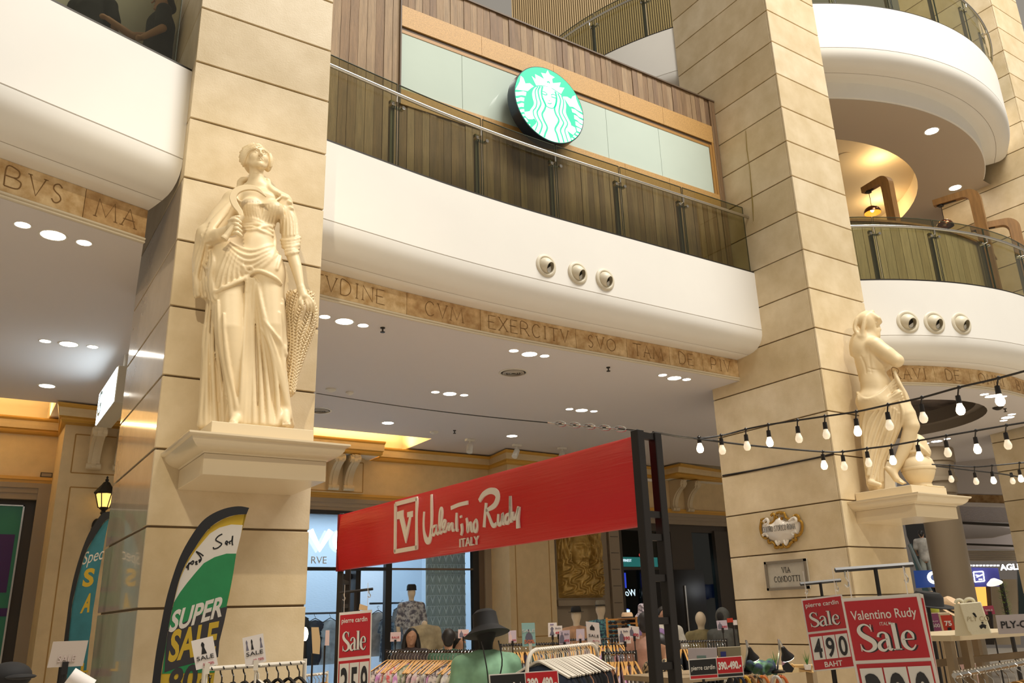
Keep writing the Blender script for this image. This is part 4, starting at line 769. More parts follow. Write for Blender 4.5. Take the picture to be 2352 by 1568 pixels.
# ---------------------------------------------------------------- moulded shelves
def shelf(x0, yf, label, zb=2.738):
    x1 = x0 + .92; t = thing('statue_shelf', label, 'shelf', (x0 + .46, 7, zb)); y0 = yf
    m = MB(); m.box((x0, y0, zb), (x1, 7.0, zb + .155)); m.build('corbel_block', SHELF, t, bevel=.003)
    path = [(x0, 7.0), (x0, y0), (x1, y0), (x1, 7.0)]
    pr = [(0, zb + .155), (-.008, zb + .158), (-.012, zb + .165), (-.03, zb + .168), (-.055, zb + .175), (-.09, zb + .195), (-.115, zb + .222), (-.122, zb + .245), (-.14, zb + .25), (-.15, zb + .262), (-.15, zb + .275), (.05, zb + .28)]
    m = MB(); m.sweep(pr, path); m.build('cornice_moulding', SHELF, t, smooth=True, recalc=False)
    m = MB(); m.box((x0 - .14, y0 - .14, zb + .262), (x1 + .14, 7.0, zb + .276)); m.build('top_board', SHELF, t)
    m = MB(); m.box((x0 + .04, y0 + .03, zb + .276), (x1 - .10, 6.99, zb + .40)); m.build('plinth_slab', SHELF, t, bevel=.004)
    return t
shelf(1.40, 6.2, 'cream moulded wall shelf carrying the statue with the sickle'); shelf(10.0, 6.14, 'cream moulded wall shelf carrying the hooded statue', 2.75)
# ---------------------------------------------------------------- first statue: woman with sickle and wheat
STEP = .0075
C1 = np.array([1.83, 6.60]); n1 = unit([.267, .964]); r1 = np.array([n1[1], -n1[0]])
def S1(px, py, d=0.0):
    r = ray((px, py)); t = (C1 @ n1 + d) / (r[:2] @ n1); return EYE + r * t
def build_statue_one():
    t = thing('statue', 'cream statue of a draped woman holding a sickle and a wheat sheaf', 'statue', (1.83, 6.6, 3.13))
    K = Clay((1.22, 6.10, 3.10), (2.34, 6.99, 5.45), STEP); L, B, Fo, D = K.limb, K.blob, K.fold, K.drape; X3 = ((*r1, 0), (*n1, 0), (0, 0, 1))
    # head, modelled finer
    H = S1(590, 365, 0); f = unit([-.02, -.998, .06]); rr = unit(np.cross(f, [0, 0, 1]) + np.array([0, 0, -.06])); uu = np.cross(rr, f); hp = lambda a, b, c: H + rr * a + f * b + uu * c; hx = (rr, f, uu)
    G = Clay(H - [.19, .19, .30], H + [.19, .19, .19], .0036); l, b = G.limb, G.blob
    b(hp(0, -.012, .03), (.09, .108, .113), .02, hx); b(hp(0, .03, -.03), (.072, .073, .105), .03, hx); b(hp(0, .09, -.106), (.024, .020, .02), .025, hx)
    for sg in (-1, 1):
        l([hp(sg * .062, .0, -.045), hp(sg * .045, .045, -.085), hp(0, .082, -.108)], [.024, .024, .02], .025); b(hp(sg * .045, .066, -.028), (.030, .028, .034), .025, hx)
        b(hp(sg * .035, .118, .011), (.024, .022, .015), .010, hx, True); b(hp(sg * .034, .0865, .010), (.0165, .0155, .0125), .003, hx)
        l([hp(sg * .015, .096, .014), hp(sg * .033, .1035, .0215), hp(sg * .053, .089, .013)], [.004, .005, .004], .004); l([hp(sg * .018, .095, .004), hp(sg * .035, .0995, -.001), hp(sg * .052, .088, .006)], [.003, .004, .003], .004)
        l([hp(sg * .011, .105, .031), hp(sg * .034, .105, .0385), hp(sg * .062, .084, .030)], [.007, .0075, .005], .010); b(hp(sg * .0125, .117, -.0295), (.0095, .010, .008), .005, hx)
        b(hp(sg * .092, -.012, .0), (.012, .02, .032), .008, hx)
    l([hp(0, .102, .03), hp(0, .121, -.008), hp(0, .131, -.024)], [.0085, .0105, .0125], .010)
    l([hp(-.024, .096, -.060), hp(-.009, .1085, -.0555), hp(0, .107, -.0575), hp(.009, .1085, -.0555), hp(.024, .096, -.060)], [.004, .0068, .0062, .0068, .004], .006); l([hp(-.018, .097, -.0695), hp(0, .1065, -.0725), hp(.018, .097, -.0695)], [.004, .008, .004], .006)
    l([hp(-.026, .104, -.0635), hp(0, .1195, -.0635), hp(.026, .104, -.0635)], .0032, .003, True)
    l([hp(0, -.02, -.08), hp(-.005, -.035, -.28)], [.058, .066], .03)
    b(hp(0, -.05, .045), (.124, .112, .118), .02, hx); b(hp(-.108, -.03, .0), (.036, .06, .085), .03, hx); b(hp(.098, -.03, .005), (.034, .055, .075), .03, hx); b(hp(0, -.10, -.02), (.08, .06, .08), .03, hx)
    G.freeze()
    for i in range(9):
        q = i / 8; G.drape([(600 - 2 * q, 337 - 9 * q), (584 - 8 * q, 340 - 9 * q + 2 * (i % 2)), (568 - 14 * q, 352 - 7 * q), (562 - 16 * q, 368 - 4 * q), (559 - 11 * q + 2 * (i % 2), 385 - 2 * q), (562 - 9 * q, 397)], [.006, .010, .0115, .0115, .010, .007], .004, .004)
    for i in range(6):
        q = i / 5; G.drape([(603, 336 - 8 * q), (612 + 2 * q, 341 - 7 * q), (618 + 5 * q, 351 - 4 * q), (621 + 5 * q, 366 - 2 * q), (620 + 4 * q, 382)], [.006, .009, .011, .011, .008], .004, .004)
    for i in range(8):
        q = (i + .5) / 8; G.drape([(598 - 2 * q, 337 - 9 * q), (584 - 8 * q, 341 - 9 * q), (568 - 14 * q, 353 - 7 * q), (561 - 16 * q, 370 - 4 * q), (559 - 11 * q, 388)], [.002, .003, .0035, .0035, .003], .003, .008, True)
    lock = [hp(.082, -.03, -.07), S1(612, 412, .05), S1(617, 427, .0), S1(626, 438, -.05), S1(640, 445, -.07)]; 
    HV = G.mesh(None, None, t)
    # torso
    B(S1(592, 480, .02), (.165, .13, .20), ax=X3); L([S1(536, 458, .04), S1(570, 440, .04), S1(590, 432, .04), S1(612, 438, .04), S1(650, 464, .04)], [.07, .07, .065, .07, .07], .05); L([hp(0, -.02, -.10), hp(-.005, -.04, -.24)], [.058, .075], .05)
    B(S1(575, 474, -.085), (.08, .07, .075), .05); B(S1(628, 480, -.085), (.08, .07, .075), .05); B(S1(600, 452, -.05), (.12, .06, .05), .05, X3)
    L([S1(596, 515, .01), S1(588, 555, .01), S1(574, 600, .02)], [.125, .16, .21], .08); B(S1(590, 556, -.10), (.11, .07, .10), .06)
    L(cr([V3(p) for p in lock], 4), [.026] * 5 + [.023] * 8 + [.02] * 4, .012); Fo([hp(-.075, -.06, -.09), S1(557, 414, .08), S1(550, 430, .06), S1(535, 446, .0)], [.034, .03, .026, .018], .02)
    # legs and skirt mass
    L([S1(532, 620, 0), S1(524, 690, -.05), S1(526, 756, -.09), S1(538, 860, -.05), S1(544, 945, -.03)], [.15, .135, .112, .088, .075], .05)
    L([S1(612, 620, 0), S1(616, 690, -.04), S1(622, 752, -.08), S1(634, 850, -.05), S1(650, 950, -.01)], [.15, .13, .108, .085, .07], .05)
    L([S1(568, 650, .07), S1(566, 800, .08), S1(566, 985, .08)], [.15, .16, .19], .06); L([S1(492, 680, .08), S1(484, 800, .09), S1(482, 985, .08)], [.06, .07, .095], .05); L([S1(638, 690, .08), S1(640, 850, .08), S1(644, 985, .08)], [.06, .07, .09], .05); L([S1(600, 720, .03), S1(606, 860, .02), S1(614, 985, -.01)], [.10, .11, .14], .05)
    # peplum over the hips
    L([S1(525, 580, -.03), S1(508, 625, -.05), S1(503, 655, -.03)], [.125, .125, .11], .06); L([S1(600, 600, -.02), S1(612, 630, -.03)], [.15, .14], .06); L([S1(548, 610, -.05), S1(542, 636, -.05)], [.14, .12], .06)
    # arms
    L([S1(650, 466, .03), S1(664, 510, .02), S1(670, 562, -.01)], [.075, .078, .078], .045); L([S1(668, 575, -.06), S1(681, 615, -.10), S1(691, 660, -.14)], [.054, .047, .031], .02); L([S1(692, 664, -.14), S1(698, 682, -.165)], [.034, .040], .02)
    L([S1(534, 462, .04), S1(505, 505, .02), S1(480, 545, -.02)], [.08, .095, .09], .05); L([S1(480, 548, -.05), S1(505, 540, -.15), S1(527, 527, -.21)], [.07, .058, .040], .03)
    L([S1(468, 535, 0), S1(455, 600, .03), S1(455, 672, .05)], [.06, .05, .042], .04); L([S1(490, 565, .02), S1(474, 640, .05), S1(478, 680, .05)], [.04, .045, .04], .03)
    # cloth details laid on the surface
    K.freeze()
    D([(541, 452), (556, 466), (590, 470), (622, 466), (646, 452)], .009, .010, .004)
    for i, x in enumerate((556, 562, 568, 574, 580, 586, 592)): D([(x + 2, 462 + 2 * (i % 2)), (x + 1, 480), (x + 8, 508)], [.004, .009, .007], .010, .002)
    for i, x in enumerate((606, 613, 620, 627, 634, 641)): D([(x, 472), (x - 1, 490), (x - 9 + i, 512)], [.004, .009, .007], .010, .002)
    for i, (p, q) in enumerate((((558, 504), (640, 530)), ((557, 510), (643, 540)), ((557, 517), (640, 524)), ((558, 523), (646, 549)), ((563, 529), (630, 518)))): D([p, (p[0] + 24, p[1] - 1), (604, (p[1] + q[1]) / 2 - 3), q], [.012, .016, .016, .011], .010, .006)
    D([(634, 528), (644, 552), (643, 590), (636, 618)], [.016, .020, .018, .012], .015, .004); D([(628, 530), (632, 560), (622, 596), (600, 616)], [.010, .015, .013, .010], .015, .002)
    for i in range(5): y = 560 + 10 * i; D([(530 - 3 * i, 556 + 7 * i), (548, y + 8 + 3 * i), (578, y + 17 + 2 * i), (612 - i, y + 6), (638, 560 + 6 * i)], [.005, .011, .014, .011, .005], .014, .003)
    for i in range(6): D([(524 + 7 * i, 574 + 5 * i), (506 + 10 * i, 620), (494 + 14 * i, 664 - 5 * i)], [.005, .013, .012], .014, .003)
    D([(486, 680), (495, 670), (503, 668), (512, 661), (525, 657), (537, 650), (556, 642), (570, 633)], [.014, .021, .016, .021, .017, .020, .018, .018], .008, .014); D([(574, 628), (592, 621), (615, 629), (636, 641), (646, 652)], [.018, .015, .017, .017, .012], .008, .012)
    D([(558, 612), (564, 622), (576, 627), (581, 618), (572, 612), (566, 619)], .013, .010, .012)
    for i, (x0, x1) in enumerate(((562, 552), (568, 561), (574, 572), (580, 584))): D([(x0 + 4, 640), (x0 + 1, 720), ((x0 + x1) / 2, 850), (x1, 972)], [.012, .016, .019, .026], .010, .022)
    for i, pts in enumerate((((583, 640), (590, 720), (598, 830), (602, 972)), ((586, 645), (598, 740), (612, 850), (620, 974)), ((590, 648), (604, 735), (632, 840), (640, 975)), ((594, 652), (606, 725), (642, 835), (664, 960)), ((600, 755), (625, 800), (652, 905), (668, 975)), ((606, 735), (630, 765), (648, 792), (655, 812)))): D(pts, [.009, .013, .016, .024], .012, .012)
    for i, pts in enumerate((((500, 690), (506, 790), (526, 890), (534, 955)), ((496, 700), (499, 800), (508, 900), (512, 975)), ((490, 690), (487, 800), (491, 900), (494, 977)), ((484, 690), (476, 790), (475, 900), (474, 976)), ((478, 700), (467, 785), (471, 830), (462, 940), (464, 976)), ((513, 720), (520, 820), (538, 905), (546, 940)))): D(pts, [.010] + [.018] * (len(pts) - 2) + [.028], .012, .012)
    for pts in (((650, 690), (655, 760), (660, 785), (651, 802)), ((648, 700), (656, 800), (649, 850), (656, 975)), ((642, 720), (648, 840), (660, 930), (670, 978))): D(pts, [.012, .018, .016, .022], .018, .0)
    for i in range(5): D([(516 + 3 * i, 905 + 11 * i), (533 + 2 * i, 914 + 10 * i), (552, 904 + 11 * i)], [.003, .007, .003], .010, .0)
    for x in (461, 469, 478, 488, 499, 510, 522, 584, 594, 604, 615, 626, 637, 664): D([(x + 4 * (.5 - (x % 3) / 2), 925), (x, 950), (x - 2, 976)], [.008, .016, .024], .012, .004)
    L([S1(546, 945, -.05), S1(540, 966, -.16), S1(535, 970, -.22)], [.055, .042, .030], .025); L([S1(652, 945, -.04), S1(655, 966, -.13), S1(658, 972, -.20)], [.055, .042, .030], .025)
    for i in range(4): L([S1(529 + 5 * i, 969, -.21), S1(528 + 5 * i, 973, -.245)], [.013, .010], .005); L([S1(650 + 5 * i, 971, -.19), S1(650 + 5 * i, 975, -.225)], [.012, .009], .005)
    # sleeves
    for i in range(5): D([(638 + 2 * i, 545 + 9 * i), (660 + i, 556 + 7 * i), (688 - i, 546 + 8 * i)], [.012, .020, .016], .010, .006)
    for i in range(6): D([(640 + 6 * i, 466 + 4 * i), (646 + 7 * i, 505), (644 + 8 * i, 540)], [.005, .010, .008], .012, .0)
    for i in range(7): D([(540 - 3 * i, 452 + 6 * i), (512 - 5 * i, 482 + 9 * i), (484 - 3 * i, 512 + 8 * i)], [.006, .013, .012], .014, .002)
    for x, y in ((648, 452), (656, 456), (664, 466), (668, 480)): B(S1(x, y, -.03), (.026, .03, .022), .012)
    for i, x in enumerate((446, 454, 462, 470, 478, 486)): D([(466 + 4 * i, 552 + 4 * i), (x + 5, 600), (x + 4 * (-1) ** i, 640), (x + 4, 680 + 5 * (i % 3))], [.010, .016, .018, .020], .008, .012 * (i % 2))
    for i in range(7): D([(444 + 7 * i, 628 + 9 * (i % 3)), (450 + 7 * i, 645 + 5 * i), (447 + 8 * i, 662 + 4 * i)], [.010, .018, .012], .008, .010)
    for i in range(6): D([(462, 540 + 12 * i), (472, 556 + 12 * i), (484, 550 + 13 * i)], [.006, .012, .008], .012, .0)
    # hands
    for p, q, e in (((693, 682), (694, 700), (696, 710)), ((700, 684), (706, 700), (708, 712)), ((704, 682), (713, 698), (716, 714)), ((706, 679), (719, 695), (723, 714)), ((694, 676), (688, 690), (686, 700))): Fo([S1(*p, -.17), S1(*q, -.195), S1(*e, -.18)], [.016, .014, .010], .004, n=3)
    B(S1(535, 523, -.245), (.048, .048, .060), .02)
    for i in range(4): Fo([S1(527 + i, 508 + 10 * i, -.25), S1(540 + i, 504 + 10 * i, -.302), S1(552 + .5 * i, 511 + 10 * i, -.288)], [.0165, .0172, .015], .003, n=3)
    Fo([S1(533, 502, -.26), S1(546, 498, -.30), S1(557, 503, -.27)], [.016, .015, .012], .004, n=3)
    K.mesh('draped_figure', SCULPT, t, cut=3.135, extra=HV)
    # sickle
    o = S1(535, 500, -.28); fr = frame(o, (*r1, 0), (0, 0, 1), (-n1[0], -n1[1], 0)); uv = lambda x, y: ((S1(x, y, -.28) - o) @ np.array([*r1, 0]), (S1(x, y, -.28) - o)[2])
    m = MB(); stroke(m, [uv(*p) for p in ((555, 498), (551, 486), (541, 472), (535, 455), (541, 441), (556, 433), (574, 431), (593, 436), (611, 452))], [.034, .042, .05, .055, .056, .052, .046, .032, .006], fr, -.012, .012, n=6); m.build('sickle_blade', SCULPT, t, bevel=.004)
    m = MB(); P = [S1(*p, -.28) for p in ((514, 549), (519, 543), (530, 529), (545, 510), (556, 496))]; m.tube(cr(P, 4), [.030, .030, .031, .03] + [.026] * 13, 12); m.build('sickle_handle', SCULPT, t, smooth=True)
    # wheat sheaf
    cen = [(690, 690, .115), (692, 720, .135), (688, 760, .12), (680, 800, .095), (673, 835, .075), (668, 870, .05), (666, 905, .03)]
    K2 = Clay((1.95, 6.25, 3.3), (2.5, 6.99, 4.75), .012); K2.limb([S1(a, b, .08) for a, b, r in cen], [r * .93 for *_, r in cen], .02); K2.mesh('wheat_core', SCULPT, t)
    m = MB(); PT = cr([(*S1(a, b, .08), r) for a, b, r in cen], 8); zs = [p[2] for p in PT]; top, bot = max(zs), min(zs)
    for c in range(13):
        a0 = -2.6 + 5.0 * c / 12; nrow = 34
        for k in range(nrow):
            z = top + .05 - (top + .05 - bot) * (k + .5 * (c % 2)) / nrow; q = np.array([np.interp(z, zs[::-1], [p[i] for p in PT][::-1]) for i in range(4)])
            if q[3] < .03 and k % 2: continue
            ang = a0 + .22 * math.sin(z * 9 + c); dirr = np.array([*(r1 * math.sin(ang) - n1 * math.cos(ang)), 0]); tan = np.array([*(r1 * math.cos(ang) + n1 * math.sin(ang)), 0])
            for sg in (-1, 1):
                ctr = np.array([q[0], q[1], z]) + dirr * q[3] * .97 + tan * sg * .0135; ax3 = unit(np.array([0, 0, 1]) + tan * sg * .8 + dirr * .25); s1_ = unit(np.cross(ax3, dirr)); s2_ = np.cross(ax3, s1_)
                m.ell((0, 0, 0), (.0105, .0095, .021), 6, 4, fr=lambda p, c_=ctr, a_=s1_, b_=s2_, d_=ax3: c_ + a_ * p[0] + b_ * p[1] + d_ * p[2])
    o = m.build('wheat_grains', SCULPT, t, smooth=True, ang=180, recalc=False); o['kind'] = 'stuff'
build_statue_one()
# ---------------------------------------------------------------- second statue: hooded figure with folded arms
C2 = np.array([10.42, 6.55]); n2 = unit([.846, .533]); r2 = np.array([n2[1], -n2[0]])
def S2(a, b, d=0.0):
    r = ray((1900 + a / 2.9026, 680 + b / 2.9026)); t = (C2 @ n2 + d) / (r[:2] @ n2); return EYE + r * t
def build_statue_two():
    t = thing('statue', 'cream statue of a hooded half-draped figure with folded arms beside a jar', 'statue', (10.42, 6.55, 3.15))
    lo = np.min([S2(120, 60, -.5), S2(760, 60, .5), S2(120, 1290, -.5), S2(760, 1290, .5)], 0); hi = np.max([S2(120, 60, -.5), S2(760, 60, .5), S2(120, 1290, -.5), S2(760, 1290, .5)], 0)
    lo[2] = 3.1; K = Clay(lo, hi, .009); L, B, Fo = K.limb, K.blob, K.fold; D2 = lambda pts, *a: K.drape([(1900 + p[0] / 2.9026, 680 + p[1] / 2.9026) for p in pts], *a); X3 = ((*r2, 0), (*n2, 0), (0, 0, 1))
    # head in profile looking right, hood
    B(S2(275, 185, .0), (.12, .12, .15), .03, X3); B(S2(318, 232, .0), (.072, .075, .10), .03, X3); B(S2(330, 262, .0), (.04, .045, .035), .03, X3); L([S2(338, 190, 0), S2(350, 222, 0)], [.018, .022], .015); L([S2(336, 240, 0), S2(343, 245, 0)], [.018, .012], .012)
    L([S2(330, 178, -.06), S2(345, 186, -.0), S2(330, 178, .06)], .016, .012); B(S2(338, 205, -.05), (.025, .02, .015), .01, X3, True); L([S2(270, 250, .02), S2(268, 320, .03)], [.085, .10], .05)
    B(S2(262, 165, 0), (.135, .135, .135), .02, X3); L([S2(290, 122, -.05), S2(340, 150, -.06), S2(352, 170, 0), S2(340, 150, .06)], [.05, .035, .03, .035], .03)
    Fo([S2(300, 105, -.02), S2(258, 140, -.11), S2(240, 210, -.12), S2(232, 262, -.10)], [.03, .03, .03, .028], .015); Fo([S2(260, 110, .0), S2(205, 150, -.06), S2(185, 215, -.07), S2(215, 265, -.10)], [.035, .035, .03, .025], .02)
    Fo([S2(230, 240, -.06), S2(190, 270, -.02), S2(168, 330, .0), S2(165, 385, .0)], [.045, .05, .045, .03], .02); Fo([S2(210, 250, -.09), S2(185, 300, -.08), S2(175, 360, -.06), S2(180, 395, -.04)], [.025, .03, .025, .018], .012); Fo([S2(245, 250, .1), S2(200, 400, .12), S2(225, 560, .13)], [.05, .045, .04], .03)
    # back and arms
    L([S2(262, 320, .04), S2(280, 420, .03), S2(300, 520, .02), S2(320, 600, .02)], [.17, .185, .165, .17], .08); B(S2(230, 345, -.04), (.10, .09, .12), .06, X3); B(S2(315, 330, -.10), (.12, .11, .11), .05, X3); B(S2(370, 420, .02), (.15, .14, .17), .06, X3)
    L([S2(318, 325, -.13), S2(395, 380, -.15), S2(462, 428, -.14)], [.105, .10, .088], .04); L([S2(465, 432, -.14), S2(430, 395, -.02), S2(380, 370, .08)], [.085, .075, .06], .03); L([S2(465, 440, .05), S2(440, 400, -.08), S2(418, 368, -.16)], [.075, .06, .045], .03)
    for i in range(4): L([S2(408 + 12 * i, 362 + 8 * i, -.20), S2(425 + 12 * i, 352 + 9 * i, -.17), S2(440 + 10 * i, 362 + 9 * i, -.12)], [.019, .019, .016], .006)
    D2([(278, 345), (282, 420), (298, 520)], [.004, .008, .006], .02, .002, True)
    D2([(225, 400), (250, 450), (262, 520)], [.004, .008, .005], .02, .0, True)
    for i in range(3): D2([(275, 478 + 26 * i), (330, 492 + 22 * i), (395, 470 + 28 * i)], [.003, .007, .003], .015, .002, True)
    # hips and robe
    L([S2(330, 600, .02), S2(335, 690, .02)], [.19, .215], .08); B(S2(300, 700, -.02), (.22, .20, .16), .06, X3)
    B(S2(212, 668, .02), (.05, .05, .07), .03, X3); Fo([S2(450, 500, -.12), S2(480, 580, -.15), S2(520, 650, -.12), S2(540, 700, -.08)], [.02, .026, .028, .02], .02); B(S2(472, 650, -.16), (.06, .05, .06), .03, X3)
    L([S2(320, 720, .04), S2(300, 900, .05), S2(300, 1080, .05), S2(310, 1260, .06)], [.21, .185, .16, .14], .06); L([S2(400, 730, -.02), S2(385, 900, .0), S2(350, 1080, .04)], [.15, .12, .09], .06)
    # crossed bare leg
    L([S2(470, 720, -.03), S2(525, 790, -.06), S2(562, 862, -.07)], [.15, .125, .098], .05); L([S2(560, 865, -.07), S2(530, 990, -.05), S2(470, 1120, -.06), S2(448, 1160, -.07)], [.095, .09, .062, .05], .03)
    L([S2(402, 1148, -.06), S2(440, 1180, -.08), S2(462, 1218, -.10), S2(500, 1242, -.10)], [.038, .052, .044, .03], .025)
    for i in range(4): L([S2(488 + 7 * i, 1238, -.13 + .03 * i), S2(508 + 5 * i, 1246, -.14 + .03 * i)], [.017, .013], .006)
    L([S2(290, 1240, -.14), S2(350, 1258, -.17)], [.04, .032], .03); L([S2(275, 1000, .02), S2(290, 1250, .02)], [.12, .13], .05); L([S2(440, 760, -.05), S2(420, 900, -.04), S2(390, 1010, -.02)], [.12, .10, .07], .05)
    K.freeze()
    for i in range(8): D2([(198 + 2 * i, 640 + 13 * i), (250 + 4 * i, 690 + 10 * i), (330 + 8 * i, 668 + 9 * i), (400 + 6 * i, 610 + 13 * i), (455 + 7 * i, 548 + 18 * i)], [.012, .020, .022, .018, .012], .012, .008)
    D2([(448, 505), (470, 560), (500, 620), (528, 690)], [.018, .026, .026, .018], .015, .004); D2([(465, 545), (440, 600), (410, 640), (430, 665)], [.014, .02, .02, .014], .012, .006)
    for i, pts in enumerate((((340, 740), (280, 820), (252, 930), (256, 1060)), ((368, 735), (310, 840), (268, 980), (262, 1140)), ((398, 735), (350, 850), (298, 1000), (272, 1190)), ((424, 740), (388, 860), (330, 1015), (290, 1215)), ((446, 748), (424, 860), (368, 1015), (314, 1225)), ((462, 760), (448, 870), (400, 1000), (345, 1130), (338, 1235)), ((256, 770), (238, 860), (248, 960), (258, 1050)), ((478, 780), (470, 880), (430, 990), (372, 1110), (368, 1230)))): D2(pts, [.010] + [.018] * (len(pts) - 2) + [.022], .014, .005)
    D2([(480, 700), (505, 770), (495, 860), (455, 960), (420, 1020)], [.016, .018, .018, .016, .012], .014, .004)
    K.mesh('hooded_figure', SCULPT, t, cut=3.152)
    # jar under a cloth
    m = MB(); jc = S2(606, 1150, .05); zb = 3.152; m.lathe([(.12, 0), (.14, .03), (.13, .07), (.17, .13), (.205, .22), (.21, .30), (.185, .38), (.14, .42), (.13, .45), (.165, .47), (.165, .50), (.10, .50)], (jc[0], jc[1], zb), 28); m.build('jar', SCULPT, t, smooth=True)
    m = MB(); m.lathe([(.213, .24), (.218, .26), (.213, .28)], (jc[0], jc[1], zb), 28); m.f = [f for f in m.f if len(f) == 4]; m.m = [0] * len(m.f); m.build('jar_band', SCULPT, t, smooth=True)
    K3 = Clay(jc - [.6, .6, 1.0], jc + [.6, .6, .9], .012); zt = zb + .52
    K3.limb([S2(560, 960, .05), S2(600, 985, .05), S2(640, 1040, .05)], [.10, .12, .09], .05); K3.limb([S2(575, 980, .1), S2(610, 1040, .05)], [.13, .13], .05)
    for i in range(6): K3.fold([S2(548 + 8 * i, 945 + 6 * i, -.02), S2(580 + 12 * i, 975 + 8 * i, -.09), S2(570 + 22 * i, 1050 + 4 * (i % 2), -.07)], [.014, .02, .016], .015)
    K3.mesh('draped_cloth', SCULPT, t)
    m = MB(); m.box((jc[0] - .2, jc[1] - .2, 3.15), (jc[0] + .2, jc[1] + .2, 3.17)); m.build('jar_foot', SCULPT, t, bevel=.005)
build_statue_two()
# ================================================================ helpers for upright boards and cards
class PL:
    def __init__(s, px, py, d, yaw=0.0):
        s.c = atd(px, py, d); h = unit(ray((px, py))[:2]); a = math.radians(yaw); n = np.array([h[0] * math.cos(a) - h[1] * math.sin(a), h[0] * math.sin(a) + h[1] * math.cos(a)])
        s.n = n; s.u = np.array([n[1], -n[0], 0]); s.w = np.array([-n[0], -n[1], 0]); s.fr = frame(s.c, s.u, (0, 0, 1), s.w)
    def pt(s, px, py, o=0.0):
        r = ray((px, py)); t = ((s.c - EYE)[:2] @ s.n) / (r[:2] @ s.n); return EYE + r * t + s.w * o
    def uv(s, px, py): p = s.pt(px, py) - s.c; return (float(p @ s.u), float(p[2]))
    def poly(s, pts): return [s.uv(*p) for p in pts]
class Card(PL):
    def __init__(s, tl, tr, bl, d, yaw=0.0):
        super().__init__((tl[0] + tr[0]) / 2, (tl[1] + bl[1]) / 2, d, yaw); a, b, c = s.pt(*tl), s.pt(*tr), s.pt(*bl); s.W = float(np.linalg.norm(b - a)); s.H = float(np.linalg.norm(a - c)); s.o = c; s.cf = frame(c, (b - a) / s.W, (a - c) / s.H, s.w)
    def rect(s, m, u0, v0, u1, v1, t0=0.0, t1=.001, mi=0): m.prism([(u0 * s.W, v0 * s.H), (u1 * s.W, v0 * s.H), (u1 * s.W, v1 * s.H), (u0 * s.W, v1 * s.H)], s.cf, t0, t1, mi); return m
    def txt(s, m, st, u, v, h, width=None, align='C', t0=.001, t1=.003, **k): text(m, st, s.cf, u * s.W, v * s.H, h * s.H, None if width is None else width * s.W, align, t0, t1, **k); return m
SERIF = {'S': (.66, [([(.52, .80), (.46, .93), (.30, 1.0), (.13, .92), (.08, .76), (.18, .60), (.38, .46), (.54, .32), (.55, .14), (.40, .02), (.24, 0), (.10, .08), (.05, .24)], [.03, .05, .06, .10, .15, .18, .19, .18, .15, .09, .06, .05, .03]), ([(.535, 1.0), (.535, .72)], [.03, .03]), ([(.05, .28), (.05, 0)], [.03, .03])]),
 'a': (.56, [([(.08, .50), (.12, .62), (.25, .67), (.37, .62), (.41, .48), (.41, .12), (.46, .02), (.54, .06)], [.09, .07, .06, .08, .14, .14, .09, .03]), ([(.40, .42), (.22, .36), (.08, .24), (.08, .08), (.20, .0), (.32, .05), (.40, .16)], [.04, .07, .12, .14, .09, .05, .03])]),
 'l': (.32, [([(.15, 1.0), (.15, 0)], [.15, .15]), ([(.0, .02), (.3, .02)], [.04, .04]), ([(.0, .985), (.16, .985)], [.05, .05])]),
 'e': (.55, [([(.08, .37), (.48, .37)], [.045, .045]), ([(.47, .37), (.45, .54), (.36, .65), (.26, .67), (.13, .56), (.08, .34), (.13, .12), (.28, .0), (.40, .03), (.50, .16)], [.05, .10, .08, .05, .10, .15, .14, .09, .06, .03])])}
def serif_sale(m, card, u, v, h, width, t0=.001, t1=.003, mi=0):
    tw = sum(SERIF[c][0] for c in 'Sale'); x = u * card.W; k = width * card.W / tw; hh = h * card.H
    for c in 'Sale':
        wd, st = SERIF[c]
        for pts, ws in st: stroke(m, [(x + p[0] * k, v * card.H + p[1] * hh) for p in pts], [w_ * (k * .62 + hh * .42) for w_ in ws], card.cf, t0, t1, mi, n=4, smooth=len(pts) > 2)
        x += wd * k
RED = mat('sign_red', (.52, .006, .014), .35); CARDW = mat('card_white', (.80, .76, .70), .4); INKB = mat('sign_black', (.012, .011, .012), .35); PAPER = mat('paper_white', (.78, .72, .68), .6); PINKP = mat('paper_pink', (.70, .52, .50), .6); LILAC = mat('paper_lilac', (.56, .47, .55), .6)
BLK = mat('black_tube', (.02, .017, .016), .4, metal=.3); REDT = mat('print_red', (.5, .03, .06), .5); GREYT = mat('print_grey', (.16, .15, .2), .6); CLEAR = glass('clear_sleeve', (.98, .98, .98), .15)
# ================================================================ red banner on two ladder posts
d1 = 8.7; TL = atd(783, 1182, d1); TR = atz(1456, 1001, TL[2]); ud = unit((TR - TL) * [1, 1, 0]); BW = float(np.linalg.norm((TR - TL)[:2])); nb = np.array([ud[1], -ud[0], 0])
if nb @ (EYE - TL) < 0: nb = -nb
def bpt(px, py): r = ray((px, py)); t = ((TL - EYE) @ nb) / (r @ nb); p = EYE + r * t - TL; return (float(p @ ud), float(p[2]))
BH = -bpt(780, 1310)[1] * .5 - bpt(1472, 1206)[1] * .5
bfr = frame(TL, ud, (0, 0, 1), nb)
t = thing('red_banner', 'long glossy red banner with white script lettering between two black posts', 'banner', tuple(TL - [0, 0, BH]))
BANR = mat('banner_red_vinyl', (.60, .008, .012), .28, bump=.35, bscale=6, stretch=(.4, .4, 9))
n = 40; vs = []; m = MB()
for i in range(n + 1):
    u = BW * i / n
    for v, o in ((0, 0), (-.02, .012), (-BH * .3, .02 + .006 * math.sin(u * 9)), (-BH * .6, .02 + .006 * math.sin(u * 7 + 1)), (-BH + .015, .012), (-BH, 0), (-BH, -.05), (0, -.05)): vs.append(bfr((u, v, o)))
